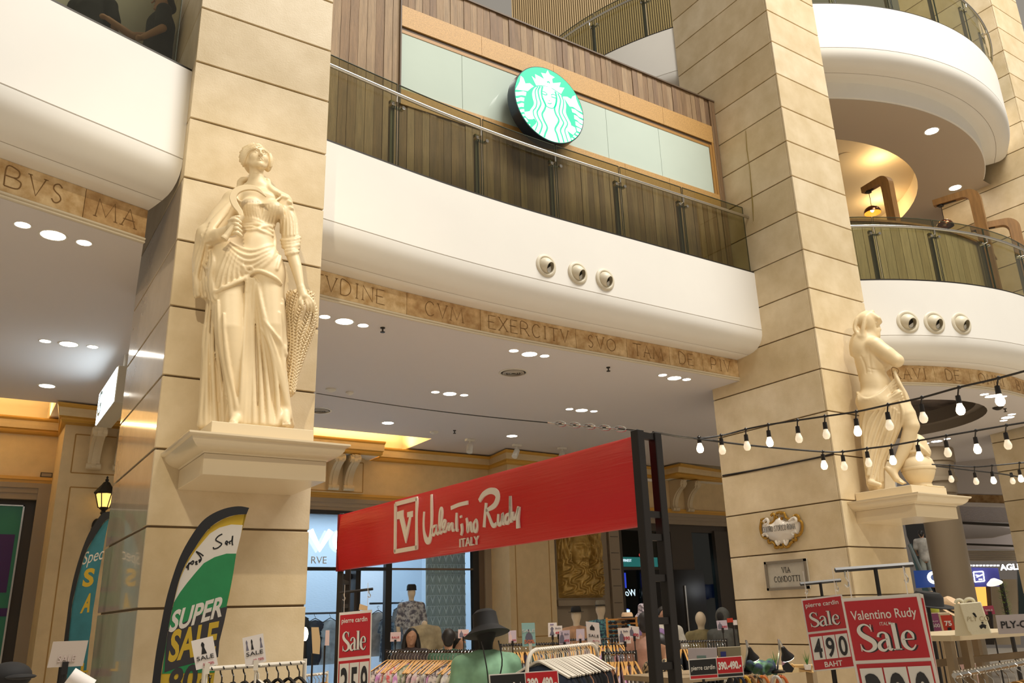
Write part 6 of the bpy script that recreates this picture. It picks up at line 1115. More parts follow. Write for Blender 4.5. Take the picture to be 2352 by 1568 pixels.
def garment_mesh(seed, L=.66, half=.21, th=.030):
    r = random.Random(seed); prof = [(0, 0.0), (.05, -.012), (.11, -.03), (half * .95, -.075), (half + .02, -.12), (half + .055, -.30), (half - .01, -.31), (half - .02, -.20), (half - .015, -.45), (half + .005, -L)]
    left = [(-a, b) for a, b in prof[::-1]]; out = left + prof[1:]; m = MB(); k = len(out); c = (0, -L * .45)
    rings = []
    for s_, w_ in ((1.0, 0.0), (.96, .55), (.6, 1.0)):
        rings.append([(th * w_ / 2 * (1 + .3 * math.sin(i * 1.7 + seed)), c[0] + (p[0] - c[0]) * s_, c[1] + (p[1] - c[1]) * s_) for i, p in enumerate(out)])
    vs = [p for rg in rings for p in rg] + [(-p[0], p[1], p[2]) for rg in rings[1:] for p in rg]; f = []
    for i in range(2): f += [(i * k + j, i * k + (j + 1) % k, (i + 1) * k + (j + 1) % k, (i + 1) * k + j) for j in range(k)]
    f += [tuple(2 * k + j for j in range(k))]
    idx = [0, 3, 4]
    for i in range(2): f += [(idx[i] * k + (j + 1) % k, idx[i] * k + j, idx[i + 1] * k + j, idx[i + 1] * k + (j + 1) % k) for j in range(k)]
    f += [tuple(4 * k + j for j in range(k - 1, -1, -1))]; m.add(vs, f); return m
def hanger_mesh(white=False):
    m = MB(); pts = cr([(0, -.215, -.085), (0, -.12, -.035), (0, -.03, .012), (0, 0, .02), (0, .03, .012), (0, .12, -.035), (0, .215, -.085)], 3); m.tube(pts, [.011] * len(pts), 5, flat=.55 if not white else .8)
    h = MB(); h.tube(cr([(0, 0, .02), (0, 0, .055), (0, .018, .072), (0, .022, .092), (0, 0, .108), (0, -.02, .095)], 3), .0028 if not white else .004, 5); return m, h
GM = [garment_mesh(i).data('garment', DARKS[0], True) for i in range(4)]; GLONG = garment_mesh(9, .85).data('garment', DARKS[0], True)
_hm, _hh = hanger_mesh(); HME, HHK = _hm.data('hanger', HW, True), _hh.data('hook', STEEL); _hm, _hh = hanger_mesh(True); HMW, HHW = _hm.data('hanger', HWH, True), _hh.data('hook', HWH); _hm, _hh = hanger_mesh(True); HMB, HHB = _hm.data('hanger', BLK, True), _hh.data('hook', BLK)
_gmv = {}
def gmesh(i, m_):
    if (i, m_.name) not in _gmv: me = (GM + [GLONG])[i].copy(); me.materials.clear(); me.materials.append(m_); _gmv[(i, m_.name)] = me
    return _gmv[(i, m_.name)]
ORD = ['first', 'second', 'third', 'fourth', 'fifth', 'sixth', 'seventh', 'eighth', 'ninth', 'tenth', 'eleventh', 'twelfth', 'thirteenth', 'fourteenth', 'fifteenth', 'sixteenth', 'seventeenth', 'eighteenth', 'nineteenth', 'twentieth'] + ['twenty-' + o for o in ('first', 'second', 'third', 'fourth', 'fifth', 'sixth', 'seventh', 'eighth', 'ninth')] + ['thirtieth']
def hang(p, yaw, m_, label, group, kind='w', gi=None, cat='clothing', swing=0):
    t = bpy.data.objects.new('hanging_shirt', None); COL.objects.link(t); t.location = p; t.rotation_euler = (0, 0, yaw + swing); tag(t, label, cat, group)
    H, K_ = {'w': (HME, HHK), 'p': (HMW, HHW), 'b': (HMB, HHB)}[kind]
    h = link('hanger', H, t); link('hook', K_, h); h.location = (0, 0, -.1)
    if m_ is not None: g = link('garment', gmesh(random.randrange(4) if gi is None else gi, m_), t); g.location = (0, 0, -.105)
    return t
def rack(A, B, n, mats_, label, gl, group, kind='w', tubem=None, legs=True, r=.012, jitter=.12, dz=0.0, chain=False):
    A, B = V3(A), V3(B); d = unit(B - A); yaw = math.atan2(d[1], d[0]); t = thing('clothes_rack', label, 'clothes rack', (A[0], A[1], 0)); tm = tubem or STEEL
    m = MB(); m.tube([A, B], r, 8); m.build('rail', tm, t)
    if chain:
        L = float(np.linalg.norm(B - A)); k = int(L / .028); m = MB()
        for i in range(k): q = A + d * (i + .5) * L / k; m.tube([q + [0, 0, .018] - d * .008, q + [0, 0, -.012] + d * .008], .006, 5)
        o = m.build('rail_stops', tm, t); o['kind'] = 'stuff'
    if legs:
        for e in (A, B): m = MB(); m.tube([e + [0, 0, .02], (e[0], e[1], .03)], r, 8); m.build('leg', tm, t); m = MB(); m.tube([(e[0] - d[1] * .25, e[1] + d[0] * .25, .02), (e[0] + d[1] * .25, e[1] - d[0] * .25, .02)], r, 6); m.build('foot', tm, t)
    rg = random.Random(int(A[0] * 1000) + n)
    for i in range(n):
        q = A + (B - A) * ((i + .5) / n); hang(tuple(q + np.array([0, 0, dz])), yaw, rg.choice(mats_), ORD[i] + ' ' + gl + ', from the left', group, kind, swing=rg.uniform(-jitter, jitter))
    return t
# front rack of printed shirts
rack(atd(888, 1496, 8.4), atz(1106, 1496, atd(888, 1496, 8.4)[2]), 30, PRINTS, 'black rail rack of printed shirts behind the mint shirt mannequin', 'printed shirt on the rack left of the mint mannequin', 'printed shirts on wooden hangers', chain=True, tubem=BLK, jitter=.3)
# white tube rack with black garments
A = atd(1232, 1491, 5.8); B = atz(1352, 1488, A[2] + .0); B = atd(1356, 1489, 6.6); B[2] = A[2]
t = rack(A, B, 26, DARKS + DARKS + [BRIGHT[1], PALES[0]], 'white arched tube rack of black garments on white hangers', 'dark garment on the arched white rack', 'dark garments on white hangers', 'p', HWH, legs=False, jitter=.2)
d = unit(B - A); m = MB(); m.tube(cr([A, A - d * .10 + [0, 0, -.03], A - d * .16 + [0, 0, -.16], A - d * .17 + [0, 0, -.6], (A[0] - d[0] * .17, A[1] - d[1] * .17, .02)], 4), .014, 8); m.build('arched_leg', HWH, t, smooth=True); m = MB(); m.tube(cr([B, B + d * .10 + [0, 0, -.03], B + d * .16 + [0, 0, -.16], B + d * .17 + [0, 0, -.6], (B[0] + d[0] * .17, B[1] + d[1] * .17, .02)], 4), .014, 8); m.build('arched_leg', HWH, t, smooth=True)
# back racks
for (a, b, dd, n, ms, lab, gl) in (((1150, 1482), (1300, 1486), 9.6, 22, BRIGHT + PRINTS[:3], 'second row rack behind the arched white rack at its left', 'shirt on the second row rack'), ((1290, 1470), (1440, 1474), 10.6, 22, PALES + PRINTS, 'third row rack below the small price cards', 'shirt on the far rack below the price cards'), ((1385, 1500), (1460, 1496), 7.8, 12, PRINTS + [BRIGHT[3]], 'short rack just left of the right banner post', 'shirt on the short rack by the right banner post'), ((1560, 1474), (1668, 1464), 9.4, 18, DARKS + PALES, 'rack behind the right banner post near the hooded mannequin', 'garment on the rack behind the right banner post')):
    A = atd(*a, dd); B = atz(*b, A[2]) if abs(atz(*b, A[2])[2]) < 5 and False else atd(*b, dd); B[2] = A[2]; rack(A, B, n, ms, lab, gl, gl.split(' on ')[0] + 's, ' + lab, chain=True, tubem=BLK, jitter=.3)
# left white rail with black hooks
A = atd(470, 1536, 4.4); B = atd(700, 1528, 4.8); B[2] = A[2]
t = rack(A, B, 9, [None] if False else DARKS, 'low white tube rack in front of the first pillar', 'dark garment on the low white rack', 'dark garments on black hangers', 'b', HWH, dz=-.0)
hang(tuple(A + (B - A) * .52), .4, mat('pink_cloth', (.66, .25, .36), .8), 'pink and white garment at the front of the low white rack', None, 'p')
A = atd(690, 1552, 7.6); B = atd(752, 1550, 7.9); B[2] = A[2]; rack(A, B, 8, PALES + [BRIGHT[2], PRINTS[5]], 'small rack of pale clothes beside the left banner post', 'pale garment beside the left banner post', 'pale garments beside the left banner post', tubem=HWH)
# ================================================================ small price cards on clip stands
def pcard(tl, tr, bl, d, mt_, label, rows, clip=None, name='price_card'):
    c = Card(tl, tr, bl, d * (1.3 if d > 4.5 else 1)); t = thing(name, label, 'price card', tuple(c.o)); m = MB(); c.rect(m, 0, 0, 1, 1, -.002, 0); m.build('sheet', mt_, t)
    for (nm, mm, fn) in rows: m = MB(); fn(m, c); m.build(nm, mm, t)
    u = .5 if clip is None else clip; p = c.cf((u * c.W, 0, -.004)); m = MB(); m.box((-.012, -.03, -.012), (.012, .02, .012), fr=frame(p, c.u, (0, 0, 1), c.w)); m.build('clip', BLK if clip is None else HWH, t)
    m = MB(); m.tube([p, (p[0], p[1], .02)], .006, 6); m.build('stem', BLK if clip is None else HWH, t); return t
def T(s, u, v, h, w, b=.0): return lambda m, c: c.txt(m, s, u, v, h, width=w, bold=b)
def dress(u, v, w_, h_): return lambda m, c: m.prism([((u + a * w_) * c.W, (v + b * h_) * c.H) for a, b in ((-.5, 0), (-.2, .55), (-.32, .8), (-.1, 1), (.1, 1), (.32, .8), (.2, .55), (.5, 0))], c.cf, 0, .001)
def figr(u, v, w_, h_): return lambda m, c: (m.prism([((u + a * w_) * c.W, (v + b * h_) * c.H) for a, b in ((-.5, 0), (-.5, .45), (-.3, .7), (-.12, .72), (-.14, .9), (0, 1), (.14, .9), (.12, .72), (.3, .7), (.5, .45), (.5, 0))], c.cf, 0, .001))
H7 = lambda a, b: (340 + a / 3.663, 1140 + b / 3.663)
pcard(H7(362, 1215), H7(545, 1172), H7(405, 1460), 4.1, PAPER, 'white SALE card with one black dress before the feather flag', [('dress_print', INKB, dress(.48, .47, .25, .40)), ('sale_lettering', INKB, T('SALE', .5, .28, .14, .78)), ('price_lettering', REDT, T('50-70%', .6, .08, .08, .5))], .5)
pcard(H7(793, 1190), H7(968, 1150), H7(820, 1430), 4.3, PAPER, 'white SALE card with four small dresses before the first pillar', [('dress_print', GREYT, lambda m, c: [dress(x_, .52, .13, .36)(m, c) for x_ in (.18, .85)]), ('dress_print', INKB, dress(.42, .52, .13, .36)), ('sale_lettering', INKB, T('SALE', .5, .32, .14, .80)), ('price_lettering', REDT, T('30-70%', .65, .10, .08, .5))], .5)
J = lambda a, b: (1140 + a / 6.918, 1380 + b / 6.918)
for tl, tr, bl, d, mt_, lab, rows, cl in (((190, 470), (315, 462), (195, 665), 7.4, LILAC, 'pale lilac card left of the turquoise half-off poster', [('figure_print', PINKP, figr(.25, .1, .4, .8)), ('price_lettering', REDT, T('390', .7, .12, .15, .5))], None), ((400, 348), (610, 342), (415, 722), 4.9, mat('card_turquoise', (.34, .58, .55), .5), 'turquoise SALE 50 percent poster with a standing man', [('figure_print', GREYT, figr(.52, .12, .55, .62)), ('sale_lettering', PAPER, T('SALE', .5, .60, .12, .95)), ('half_lettering', mat('print_orange', (.75, .22, .10), .5), T('50%', .55, .12, .16, .8, .02))], .6),
    ((822, 345), (960, 340), (825, 570), 7.2, PAPER, 'white card with a grey dress above the arched rack', [('dress_print', GREYT, dress(.45, .1, .6, .6)), ('heading', mat('print_violet', (.2, .15, .4), .5), T('BB', .45, .82, .10, .4))], None), ((920, 395), (1045, 388), (925, 560), 7.1, PAPER, 'white card reading 49 overlapping the grey dress card', [('heading', GREYT, T('Bella', .5, .7, .14, .7)), ('price_lettering', REDT, T('49', .35, .2, .24, .5, .02))], None), ((1000, 470), (1168, 458), (1000, 690), 6.6, LILAC, 'lilac card reading 495 above the arched rack', [('figure_print', GREYT, figr(.25, .08, .42, .84)), ('heading', GREYT, T('Bella', .7, .66, .12, .4)), ('price_lettering', REDT, T('495', .70, .16, .17, .5, .02))], None),
    ((1268, 445), (1400, 440), (1270, 630), 7.3, LILAC, 'plain lilac card in front of the black fedora mannequin', [('print', PINKP, figr(.5, .15, .5, .5))], None), ((1420, 322), (1632, 345), (1450, 665), 5.2, PAPER, 'larger white SALE card in front of the floral mannequin', [('figure_print', INKB, figr(.45, .62, .35, .26)), ('sale_lettering', INKB, T('SALE', .52, .30, .13, .76)), ('price_lettering', REDT, T('30-50%', .65, .10, .06, .5))], .7), ((1925, 430), (2110, 420), (1955, 680), 6.3, PAPER, 'white card reading 390 in front of the wooden eyewear stand', [('figure_print', GREYT, figr(.28, .1, .42, .75)), ('heading', GREYT, T('Bella', .68, .72, .12, .4)), ('price_lettering', REDT, T('390', .68, .22, .22, .55, .02))], None), ((2105, 385), (2265, 410), (2115, 575), 6.6, PAPER, 'tilted white card reading 490 beside the eyewear stand', [('figure_print', GREYT, figr(.25, .15, .4, .75)), ('price_lettering', REDT, T('490', .65, .15, .28, .55, .02))], None)):
    pcard(J(*tl), J(*tr), J(*bl), d, mt_, lab, rows, cl)
J2 = lambda a, b: (860 + a / 6.918, 1380 + b / 6.918)
pcard(J2(255, 495), J2(420, 490), J2(250, 645), 7.4, PINKP, 'pink card at the left end of the printed shirt rack', [('print', REDT, T('SALE', .5, .35, .2, .7))]); pcard(J2(1330, 450), J2(1500, 450), J2(1330, 590), 7.6, PINKP, 'pink card with a small figure right of the two shoppers', [('figure_print', GREYT, figr(.3, .1, .35, .8)), ('price_lettering', REDT, T('390', .72, .3, .2, .4))]); pcard(J2(1750, 435), J2(1870, 418), J2(1770, 575), 7.2, PAPER, 'small plain white card above the black bucket hat', [('print', PINKP, T('SALE', .5, .4, .15, .6))])
pcard(SZ(1558, 450), SZ(1722, 440), SZ(1580, 600), 7.0, LILAC, 'lilac card reading 390 in front of the hooded mannequin', [('figure_print', GREYT, figr(.3, .1, .42, .75)), ('price_lettering', REDT, T('390', .7, .2, .22, .5, .02))])
pcard((122, 1473), (203, 1470), (108, 1533), 3.6, mat('card_beige', (.50, .42, .36), .6), 'blank beige card in front of the teal flag', [('print', mat('print_pale', (.58, .47, .43), .6), T('SALE', .5, .2, .25, .5))])
# ================================================================ hats
STRAW = mat('straw', (.66, .46, .28), .8, bump=.3, bscale=60); HATB = mat('hat_black', (.012, .011, .011), .8); HATG = mat('hat_grey', (.22, .19, .14), .85, var=.3, vscale=60)
def hat(c, r, mt_, band, label, brim=1.6, h=.9, tilt=0, bucket=False):
    t = thing('hat', label, 'hat', tuple(c)); h *= r
    if bucket: pr = [(r * brim, -.5 * r), (r * 1.06, .0 * r), (r, .1 * r), (r * .92, h * .8), (r * .6, h), (.001, h * 1.02)]
    else: pr = [(r * brim, .10 * r), (r * brim * .98, .04 * r), (r * 1.05, 0), (r, .05 * r), (r * .95, h * .7), (r * .75, h), (r * .3, h * .92), (.001, h * .86)]
    m = MB(); m.lathe(pr, (0, 0, 0), 28); cr_ = m.build('crown', mt_, t, smooth=True, local=True); cr_.rotation_euler = (tilt, 0, 0)
    if band is not None: m = MB(); m.lathe([(r * 1.01, .04 * r), (r * 1.0, .3 * r)], (0, 0, 0), 28); m.f = [f for f in m.f if len(f) == 4]; m.m = [0] * len(m.f); b_ = m.build('band', band, t, smooth=True, local=True); b_.rotation_euler = (tilt, 0, 0)
    return t
# ================================================================ mannequins and shoppers
SKINM = mat('mannequin_shell', (.70, .58, .42), .35); SKIN = mat('skin', (.50, .27, .17), .55); SKIN2 = mat('skin_tan', (.42, .22, .13), .55); HAIR = mat('hair_black', (.012, .009, .008), .5)
def figure(c, yaw, parts, h=.014, size=(.45, .35, 1.0)):     # local: x right of the figure's left.., y forward = facing; c = base of neck
    c = V3(c); f = np.array([math.cos(yaw), math.sin(yaw), 0]); r = np.array([f[1], -f[0], 0]); loc = lambda a, b, z: c + r * a + f * b + np.array([0, 0, z])
    return loc
def clay_part(t, c, name, m_, ops, h=.013, ext=(.48, .48, .75, .45)):
    K = Clay(V3(c) - [ext[0], ext[1], ext[2]], V3(c) + [ext[0], ext[1], ext[3]], h)
    for op, *a in ops: getattr(K, op)(*a)
    return K.mesh(name, m_, t)
def torso_ops(L, sleeve=.30, w=.19, bulk=1.0):
    o = [('limb', [L(-w, 0, -.05), L(0, -.01, -.02), L(w, 0, -.05)], [.07 * bulk, .075 * bulk, .07 * bulk], .05), ('limb', [L(0, .0, -.12), L(0, 0, -.35), L(0, 0, -.62)], [.145 * bulk, .14 * bulk, .15 * bulk], .06), ('limb', [L(-.07, 0, -.15), L(-.06, 0, -.60)], [.11, .11], .05), ('limb', [L(.07, 0, -.15), L(.06, 0, -.60)], [.11, .11], .05)]
    for s in (-1, 1): o.append(('limb', [L(s * w, 0, -.06), L(s * (w + .05), .0, -.06 - sleeve)], [.075, .085], .035))
    for s in (-1, 1): o.append(('fold', [L(s * .1, .12, -.2), L(s * .05, .14, -.35), L(s * .09, .13, -.55)], [.006, .012, .006], .02))
    return o
def head_ops(L, long_hair=False, z=.17):
    H = lambda a, b, c_: L(a, b, z + c_); ops = [('blob', H(0, -.005, .02), (.075, .095, .10), .02), ('blob', H(0, .025, -.035), (.058, .065, .085), .03), ('limb', [L(0, -.01, .10), L(0, -.02, -.06)], [.052, .06], .03), ('blob', H(0, .078, -.085), (.02, .018, .018), .02)]
    for s in (-1, 1): ops += [('blob', H(s * .03, .10, .012), (.02, .018, .011), .008, None, True), ('blob', H(s * .029, .076, .010), (.013, .013, .010), .003), ('limb', [H(s * .01, .092, .028), H(s * .05, .078, .03)], [.006, .005], .008), ('blob', H(s * .077, -.01, 0), (.01, .018, .028), .008)]
    ops += [('limb', [H(0, .092, .02), H(0, .115, -.02)], [.008, .012], .01), ('limb', [H(-.02, .086, -.055), H(0, .094, -.053), H(.02, .086, -.055)], .006, .006)]
    return ops
def person(c, yaw, shirt, hair, label, skin=None, pose='down', hd=None, tilt=0, legs=None, name='person', cat='person', sleeve=.2, bulk=1.0):
    L = figure(c, yaw, None); t = thing(name, label, cat, (c[0], c[1], 0)); Lh = L
    if hd: dx, dy = hd; Lh = lambda a, b, z, L=L: L(a + dx * max(0, z), b + dy * max(0, z - .05) - 0, z - .25 * abs(dy) * max(0, z - .05))
    ops = head_ops(Lh)
    for s in (-1, 1):
        if pose == 'reach' and s == 1: ops.append(('limb', [L(s * .23, .02, -.10), L(s * .30, .25, -.12), L(s * .26, .5, -.02)], [.05, .042, .03], .02)); ops.append(('blob', L(s * .26, .55, -.01), (.04, .04, .025), .02))
        else: ops.append(('limb', [L(s * .23, 0, -.15), L(s * .27, .0, -.33), L(s * .22, .16, -.46)], [.05, .042, .03], .02)); ops.append(('blob', L(s * .20, .21, -.48), (.03, .045, .025), .02))
    ops.append(('limb', [L(0, 0, -.06), L(0, 0, -.7)], [.06, .10], .02))
    for s in (-1, 1): ops.append(('limb', [L(s * .09, 0, -.65), L(s * .10, .02, -.74)], [.08, .07], .02))
    clay_part(t, c, 'body', skin or SKIN, ops, .011, (.62, .62, .75, .40)); clay_part(t, c, 'shirt', shirt, torso_ops(L, sleeve, bulk=bulk), .014, (.42, .42, .72, .2))
    m = MB(); w_ = .10
    for s in (-1, 1): q = [L(s * .09, 0, -.60), L(s * .10, .0, -1.0), L(s * .10, -.02, -1.42)]; m.tube([(p[0], p[1], max(p[2], .03)) for p in q], [.11, .085, .06], 10)
    m.build('trousers', legs or DARKS[1], t, smooth=True)
    if hair:
        H = lambda a, b, c_: Lh(a, b, .17 + c_); ho = [('blob', H(0, -.02, .035), (.088, .098, .098), .02), ('blob', H(0, .06, -.02), (.075, .06, .085), .02, None, True), ('blob', H(0, -.06, -.02), (.075, .05, .08), .02)]
        if hair == 'long': ho += [('limb', [H(-.075, -.02, .02), H(-.095, -.01, -.10), H(-.10, .02, -.28)], [.035, .04, .035], .02), ('limb', [H(.075, -.02, .02), H(.095, -.01, -.10), H(.10, .02, -.28)], [.035, .04, .035], .02), ('limb', [H(0, -.07, 0), H(0, -.09, -.25)], [.08, .07], .03)]
        if hair == 'bun': ho += [('blob', H(0, -.12, .05), (.05, .05, .05), .02)]
        if hair == 'cap': pass
        clay_part(t, c, 'hair', HAIR, ho, .010, (.3, .3, .25, .40))
    return t
def neck(px, py, d): return atd(px, py, d)
cy = lambda p: math.atan2(EYE[1] - p[1], EYE[0] - p[0])
def mannequin(px, py, d, yaw_off, shirt, label, head=True, sleeve=.2, bulk=1.0, hood=False, shell=None):
    c = neck(px, py, d); L = figure(c, cy(c) + yaw_off, None); t = thing('mannequin', label, 'mannequin', (c[0], c[1], 0)); ops = [('limb', [L(0, -.01, .10 if head else .06), L(0, -.02, -.08)], [.05, .06], .02), ('limb', [L(0, 0, -.05), L(0, 0, -.7)], [.08, .13], .02)]
    if head: ops += [('blob', L(0, .0, .20), (.075, .09, .115), .03)]
    for s in (-1, 1): ops.append(('limb', [L(s * .2, 0, -.08), L(s * .26, 0, -.35), L(s * .25, .05, -.6)], [.05, .045, .035], .02))
    clay_part(t, c, 'shell', shell or SKINM, ops, .012, (.45, .45, .72, .42)); clay_part(t, c, 'garment', shirt, torso_ops(L, sleeve, bulk=bulk) + ([('blob', L(0, -.02, .19), (.105, .115, .145), .02), ('blob', L(0, .1, .18), (.06, .08, .09), .02, None, True)] if hood else []), .013, (.45, .45, .72, .42))
    m = MB(); m.tube([(c[0], c[1], c[2] - .68), (c[0], c[1], .02)], .02, 8); m.lathe([(.18, 0), (.18, .012), (.03, .03)], (c[0], c[1], 0), 20); m.build('stand', STEEL, t); return t, L
MINT = cloth('mint_cloth', (.33, .60, .38)); t, L = mannequin(1117, 1510, 6.3, .3, MINT, 'mannequin in a mint green shirt with a black bucket hat', sleeve=.28, bulk=1.1, shell=HATB)
hc = L(0, .01, .215); hat(hc, .10, HATB, None, 'black bucket hat with a chin cord on the mint shirt mannequin', 1.75, 1.3, -.25, True)
m = MB(); q1, q2, q3 = L(-.06, .12, .12), L(.02, .17, -.26), L(.07, .12, .12); m.tube(cr([q1, L(-.06, .19, -.05), q2, L(.06, .20, -.06), q3], 5), .005, 5); m.tube(cr([q2, L(-.03, .18, -.30), L(-.06, .18, -.27)], 3), .006, 5); m.tube([q2, L(.0, .175, -.40)], .005, 5); m.build('chin_cord', BLK, t)
mannequin(975, 1441, 13.6, .1, cloth('khaki_shirt', (.50, .42, .27)), 'headless mannequin in a khaki short-sleeved shirt in front of the bright shop', False)
t, L = mannequin(1325, 1443, 13.5, math.pi - .3, cloth('peach_jacket', (.66, .38, .22)), 'mannequin seen from behind in a peach jacket and black fedora'); hat(L(0, 0, .25), .085, HATB, HATB, 'black fedora on the peach jacket mannequin', 1.5, 1.1)
t, L = mannequin(1381, 1428, 14, math.pi - .2, cloth('navy_floral', (.03, .05, .10), (.10, .30, .32)), 'mannequin in a dark tropical shirt and grey fedora beside the relief'); hat(L(0, 0, .25), .085, HATG, HATB, 'grey fedora on the dark tropical shirt mannequin', 1.35, 1.15)
hat(atd(1441, 1420, 12.0), .085, STRAW, HATB, 'straw hat with a black band on top of the wooden eyewear stand', 1.7, 1.0)
t, L = mannequin(1484, 1447, 11.5, math.pi, cloth('lilac_shirt', (.24, .14, .30)), 'mannequin in a purple shirt behind the right banner post'); hat(L(0, 0, .23), .095, cloth('speckled_hat', (.55, .48, .52), (.10, .08, .10), 40), None, 'speckled bucket hat on the purple shirt mannequin', 1.5, 1.3, 0, True)
mannequin(1662, 1448, 12.4, -.5, cloth('grey_hoodie', (.085, .085, .075)), 'grey hooded mannequin at the foot of the second pillar', True, .35, hood=True, shell=HATB)
mannequin(1612, 1452, 13.2, .2, cloth('khaki_jacket', (.30, .24, .11)), 'mannequin in a khaki jacket in front of the dark shop', True, .35)
c = neck(944, 1494, 11.5); person(c, cy(c), cloth('dark_dress', (.10, .07, .07)), 'long', 'dark-haired woman peering over the rack of printed shirts')
c = neck(1030, 1498, 11.0); person(c, cy(c) + math.pi, cloth('green_shirt', (.08, .18, .11)), 'short', 'shopper with dark hair seen from behind left of another shopper'); c = neck(1051, 1503, 11.4); person(c, cy(c) + 2.0, cloth('dark_green_shirt', (.07, .12, .09)), 'short', 'short-haired shopper turned sideways behind the printed shirt rack')
c = neck(1487, 1468, 9.6); person(c, cy(c) + math.pi - .4, cloth('peach_tee', (.60, .33, .24)), 'short', 'shopper in a peach T-shirt seen from behind left of the banner post')
c = neck(1521, 1524, 8.2); person(c, cy(c) - .9, cloth('leopard_print', (.52, .40, .22), (.035, .028, .02), 34, sharp=(.46, .54)), 'bun', 'woman in a leopard print top looking down behind the banner post', hd=(0, .25))
c = neck(1527, 1440, 12.5); person(c, cy(c) + .2, PALES[0], 'short', 'shopper in a white top with a bag strap behind the banner post')
# upstairs people at the left gallery
c = atd(345, 55, 9.3); p = atd(372, 40, 9.0); person(p, cy(p) - 1.5, cloth('black_tee', (.03, .03, .035)), 'short', 'person in a black T-shirt reaching out behind the upper left glass', pose='reach', skin=SKIN); p = atd(215, 5, 9.2); person(p, cy(p) + 2.6, cloth('black_jacket', (.02, .022, .026)), 'short', 'person in a dark jacket behind the upper left glass')
# gallery furniture behind the left glass
m = MB(); m.box((-2.5, 8.9, 6.56), (1.1, 9.0, 10.2)); struct(m.build('wall_upper_left', mat('gallery_back', (.46, .44, .38), .7)))
t = thing('gallery_counter', 'low grey counter behind the upper left glass', 'counter', (.5, 7.9, 6.56)); m = MB(); m.box((-.6, 7.75, 6.56), (.95, 8.3, 7.05)); m.build('body', mat('counter_grey', (.16, .17, .15), .5), t); m = MB(); m.box((-.65, 7.7, 7.05), (1.0, 8.35, 7.09)); m.build('top', mat('counter_top', (.42, .42, .38), .4), t)
# ================================================================ wooden eyewear stand
c = Card(J(1735, 265), J(2240, 245), J(1765, 735), 11.9); t = thing('eyewear_stand', 'orange wooden slatted stand of sunglasses under the straw hat', 'display stand', tuple(c.o)); OW = mat('orange_wood', (.48, .22, .05), .5)
for a in (0, .93): m = MB(); c.rect(m, a, -c.o[2] / c.H, a + .07, 1, -.02, .01); m.build('side_post', OW, t)
for k in range(7): v = .90 - .155 * k; m = MB(); c.rect(m, .05, v, .95, v + .06, -.015, .005); m.build('slat', OW, t)
for k in range(6):
    v = .80 - .155 * k
    for u in (.22, .62): 
        g = thing('sunglasses', 'dark sunglasses on the eyewear stand, ' + ('left' if u < .4 else 'right') + ' pair of the ' + ORD[k] + ' row', 'sunglasses', tuple(c.cf((u * c.W, v * c.H, .02))), group='sunglasses on the eyewear stand'); m = MB()
        for s in (-.075, .075): m.prism([((u + s) * c.W + .03 * math.cos(a), (v + .02) * c.H + .02 * math.sin(a)) for a in np.linspace(0, 2 * math.pi, 10)[:-1]], c.cf, .012, .018)
        m.build('lenses', INKB, g); m = MB(); c.rect(m, u - .12, v + .028, u + .12, v + .04, .012, .018); m.build('frame', INKB, g)
# ================================================================ round pillar and the far end of the mall at the right
GREYP = mat('round_pillar_paint', (.46, .38, .28), .6)
p = atz(2134, 1034, ZC); dp = depth(p); R = 39 * dp / 1921
t = thing('round_pillar', 'grey round pillar with stepped capital behind the hooded statue', 'pillar', (p[0], p[1], 0)); m = MB(); m.lathe([(R, 0), (R, 3.9)], (p[0], p[1], 0), 40); m.build('shaft', GREYP, t, smooth=True)
for k, (z0, z1, f) in enumerate(((4.75, 5.05, 1.28), (4.62, 4.75, 1.16), (4.40, 4.62, 1.10), (4.30, 4.40, 1.2), (4.05, 4.30, 1.08), (3.9, 4.05, 1.0))): m = MB(); m.lathe([(R * f, z0), (R * f, z1 - .02), (R * (f - .04), z1)], (p[0], p[1], 0), 40); m.build('capital_ring', GREYP, t, smooth=True)
FW2 = mat('far_white', (.56, .52, .50), .6); FARB = mat('far_beige', (.46, .38, .27), .6); LEDC = mat('metal_ceiling', (.42, .40, .42), .22, metal=.75, bump=.6, bscale=5, stretch=(1, 8, 8))
fb = thing('wall_far', None, None, tuple(atd(2250, 1300, 24))); struct(fb)
def far(pts, d, mt_, nm, th=.3, par=None):
    P_ = PL(2250, 1300, d); m_ = MB(); m_.prism(P_.poly(pts), P_.fr, -th, 0); return m_.build(nm, mt_, par or fb)
far([(2060, 960), (2460, 940), (2460, 1600), (2060, 1600)], 34, mat('far_backdrop', (.20, .185, .18), .8), 'wall_panel', .2)
far([(2196, 1046), (2330, 1048), (2345, 1136), (2190, 1132)], 20, FW2, 'far_parapet', .5); far([(2190, 1132), (2345, 1136), (2347, 1156), (2190, 1152)], 20.2, FRIEZE[2], 'far_frieze', .4); far([(2190, 1152), (2347, 1157), (2348, 1163), (2190, 1158)], 20.0, FW2, 'far_moulding', .4)
far([(2225, 1010), (2315, 1008), (2325, 1047), (2215, 1046)], 22, mat('far_teal_glass', (.06, .10, .11), .2), 'far_glazing', .2)
for k in range(5): far([(2236 + 17 * k, 1016), (2246 + 17 * k, 1016), (2249 + 17 * k, 1040), (2239 + 17 * k, 1040)], 21.9, emis('far_shelf_glow', (.35, .45, .5), .9), 'far_shelf', .05)
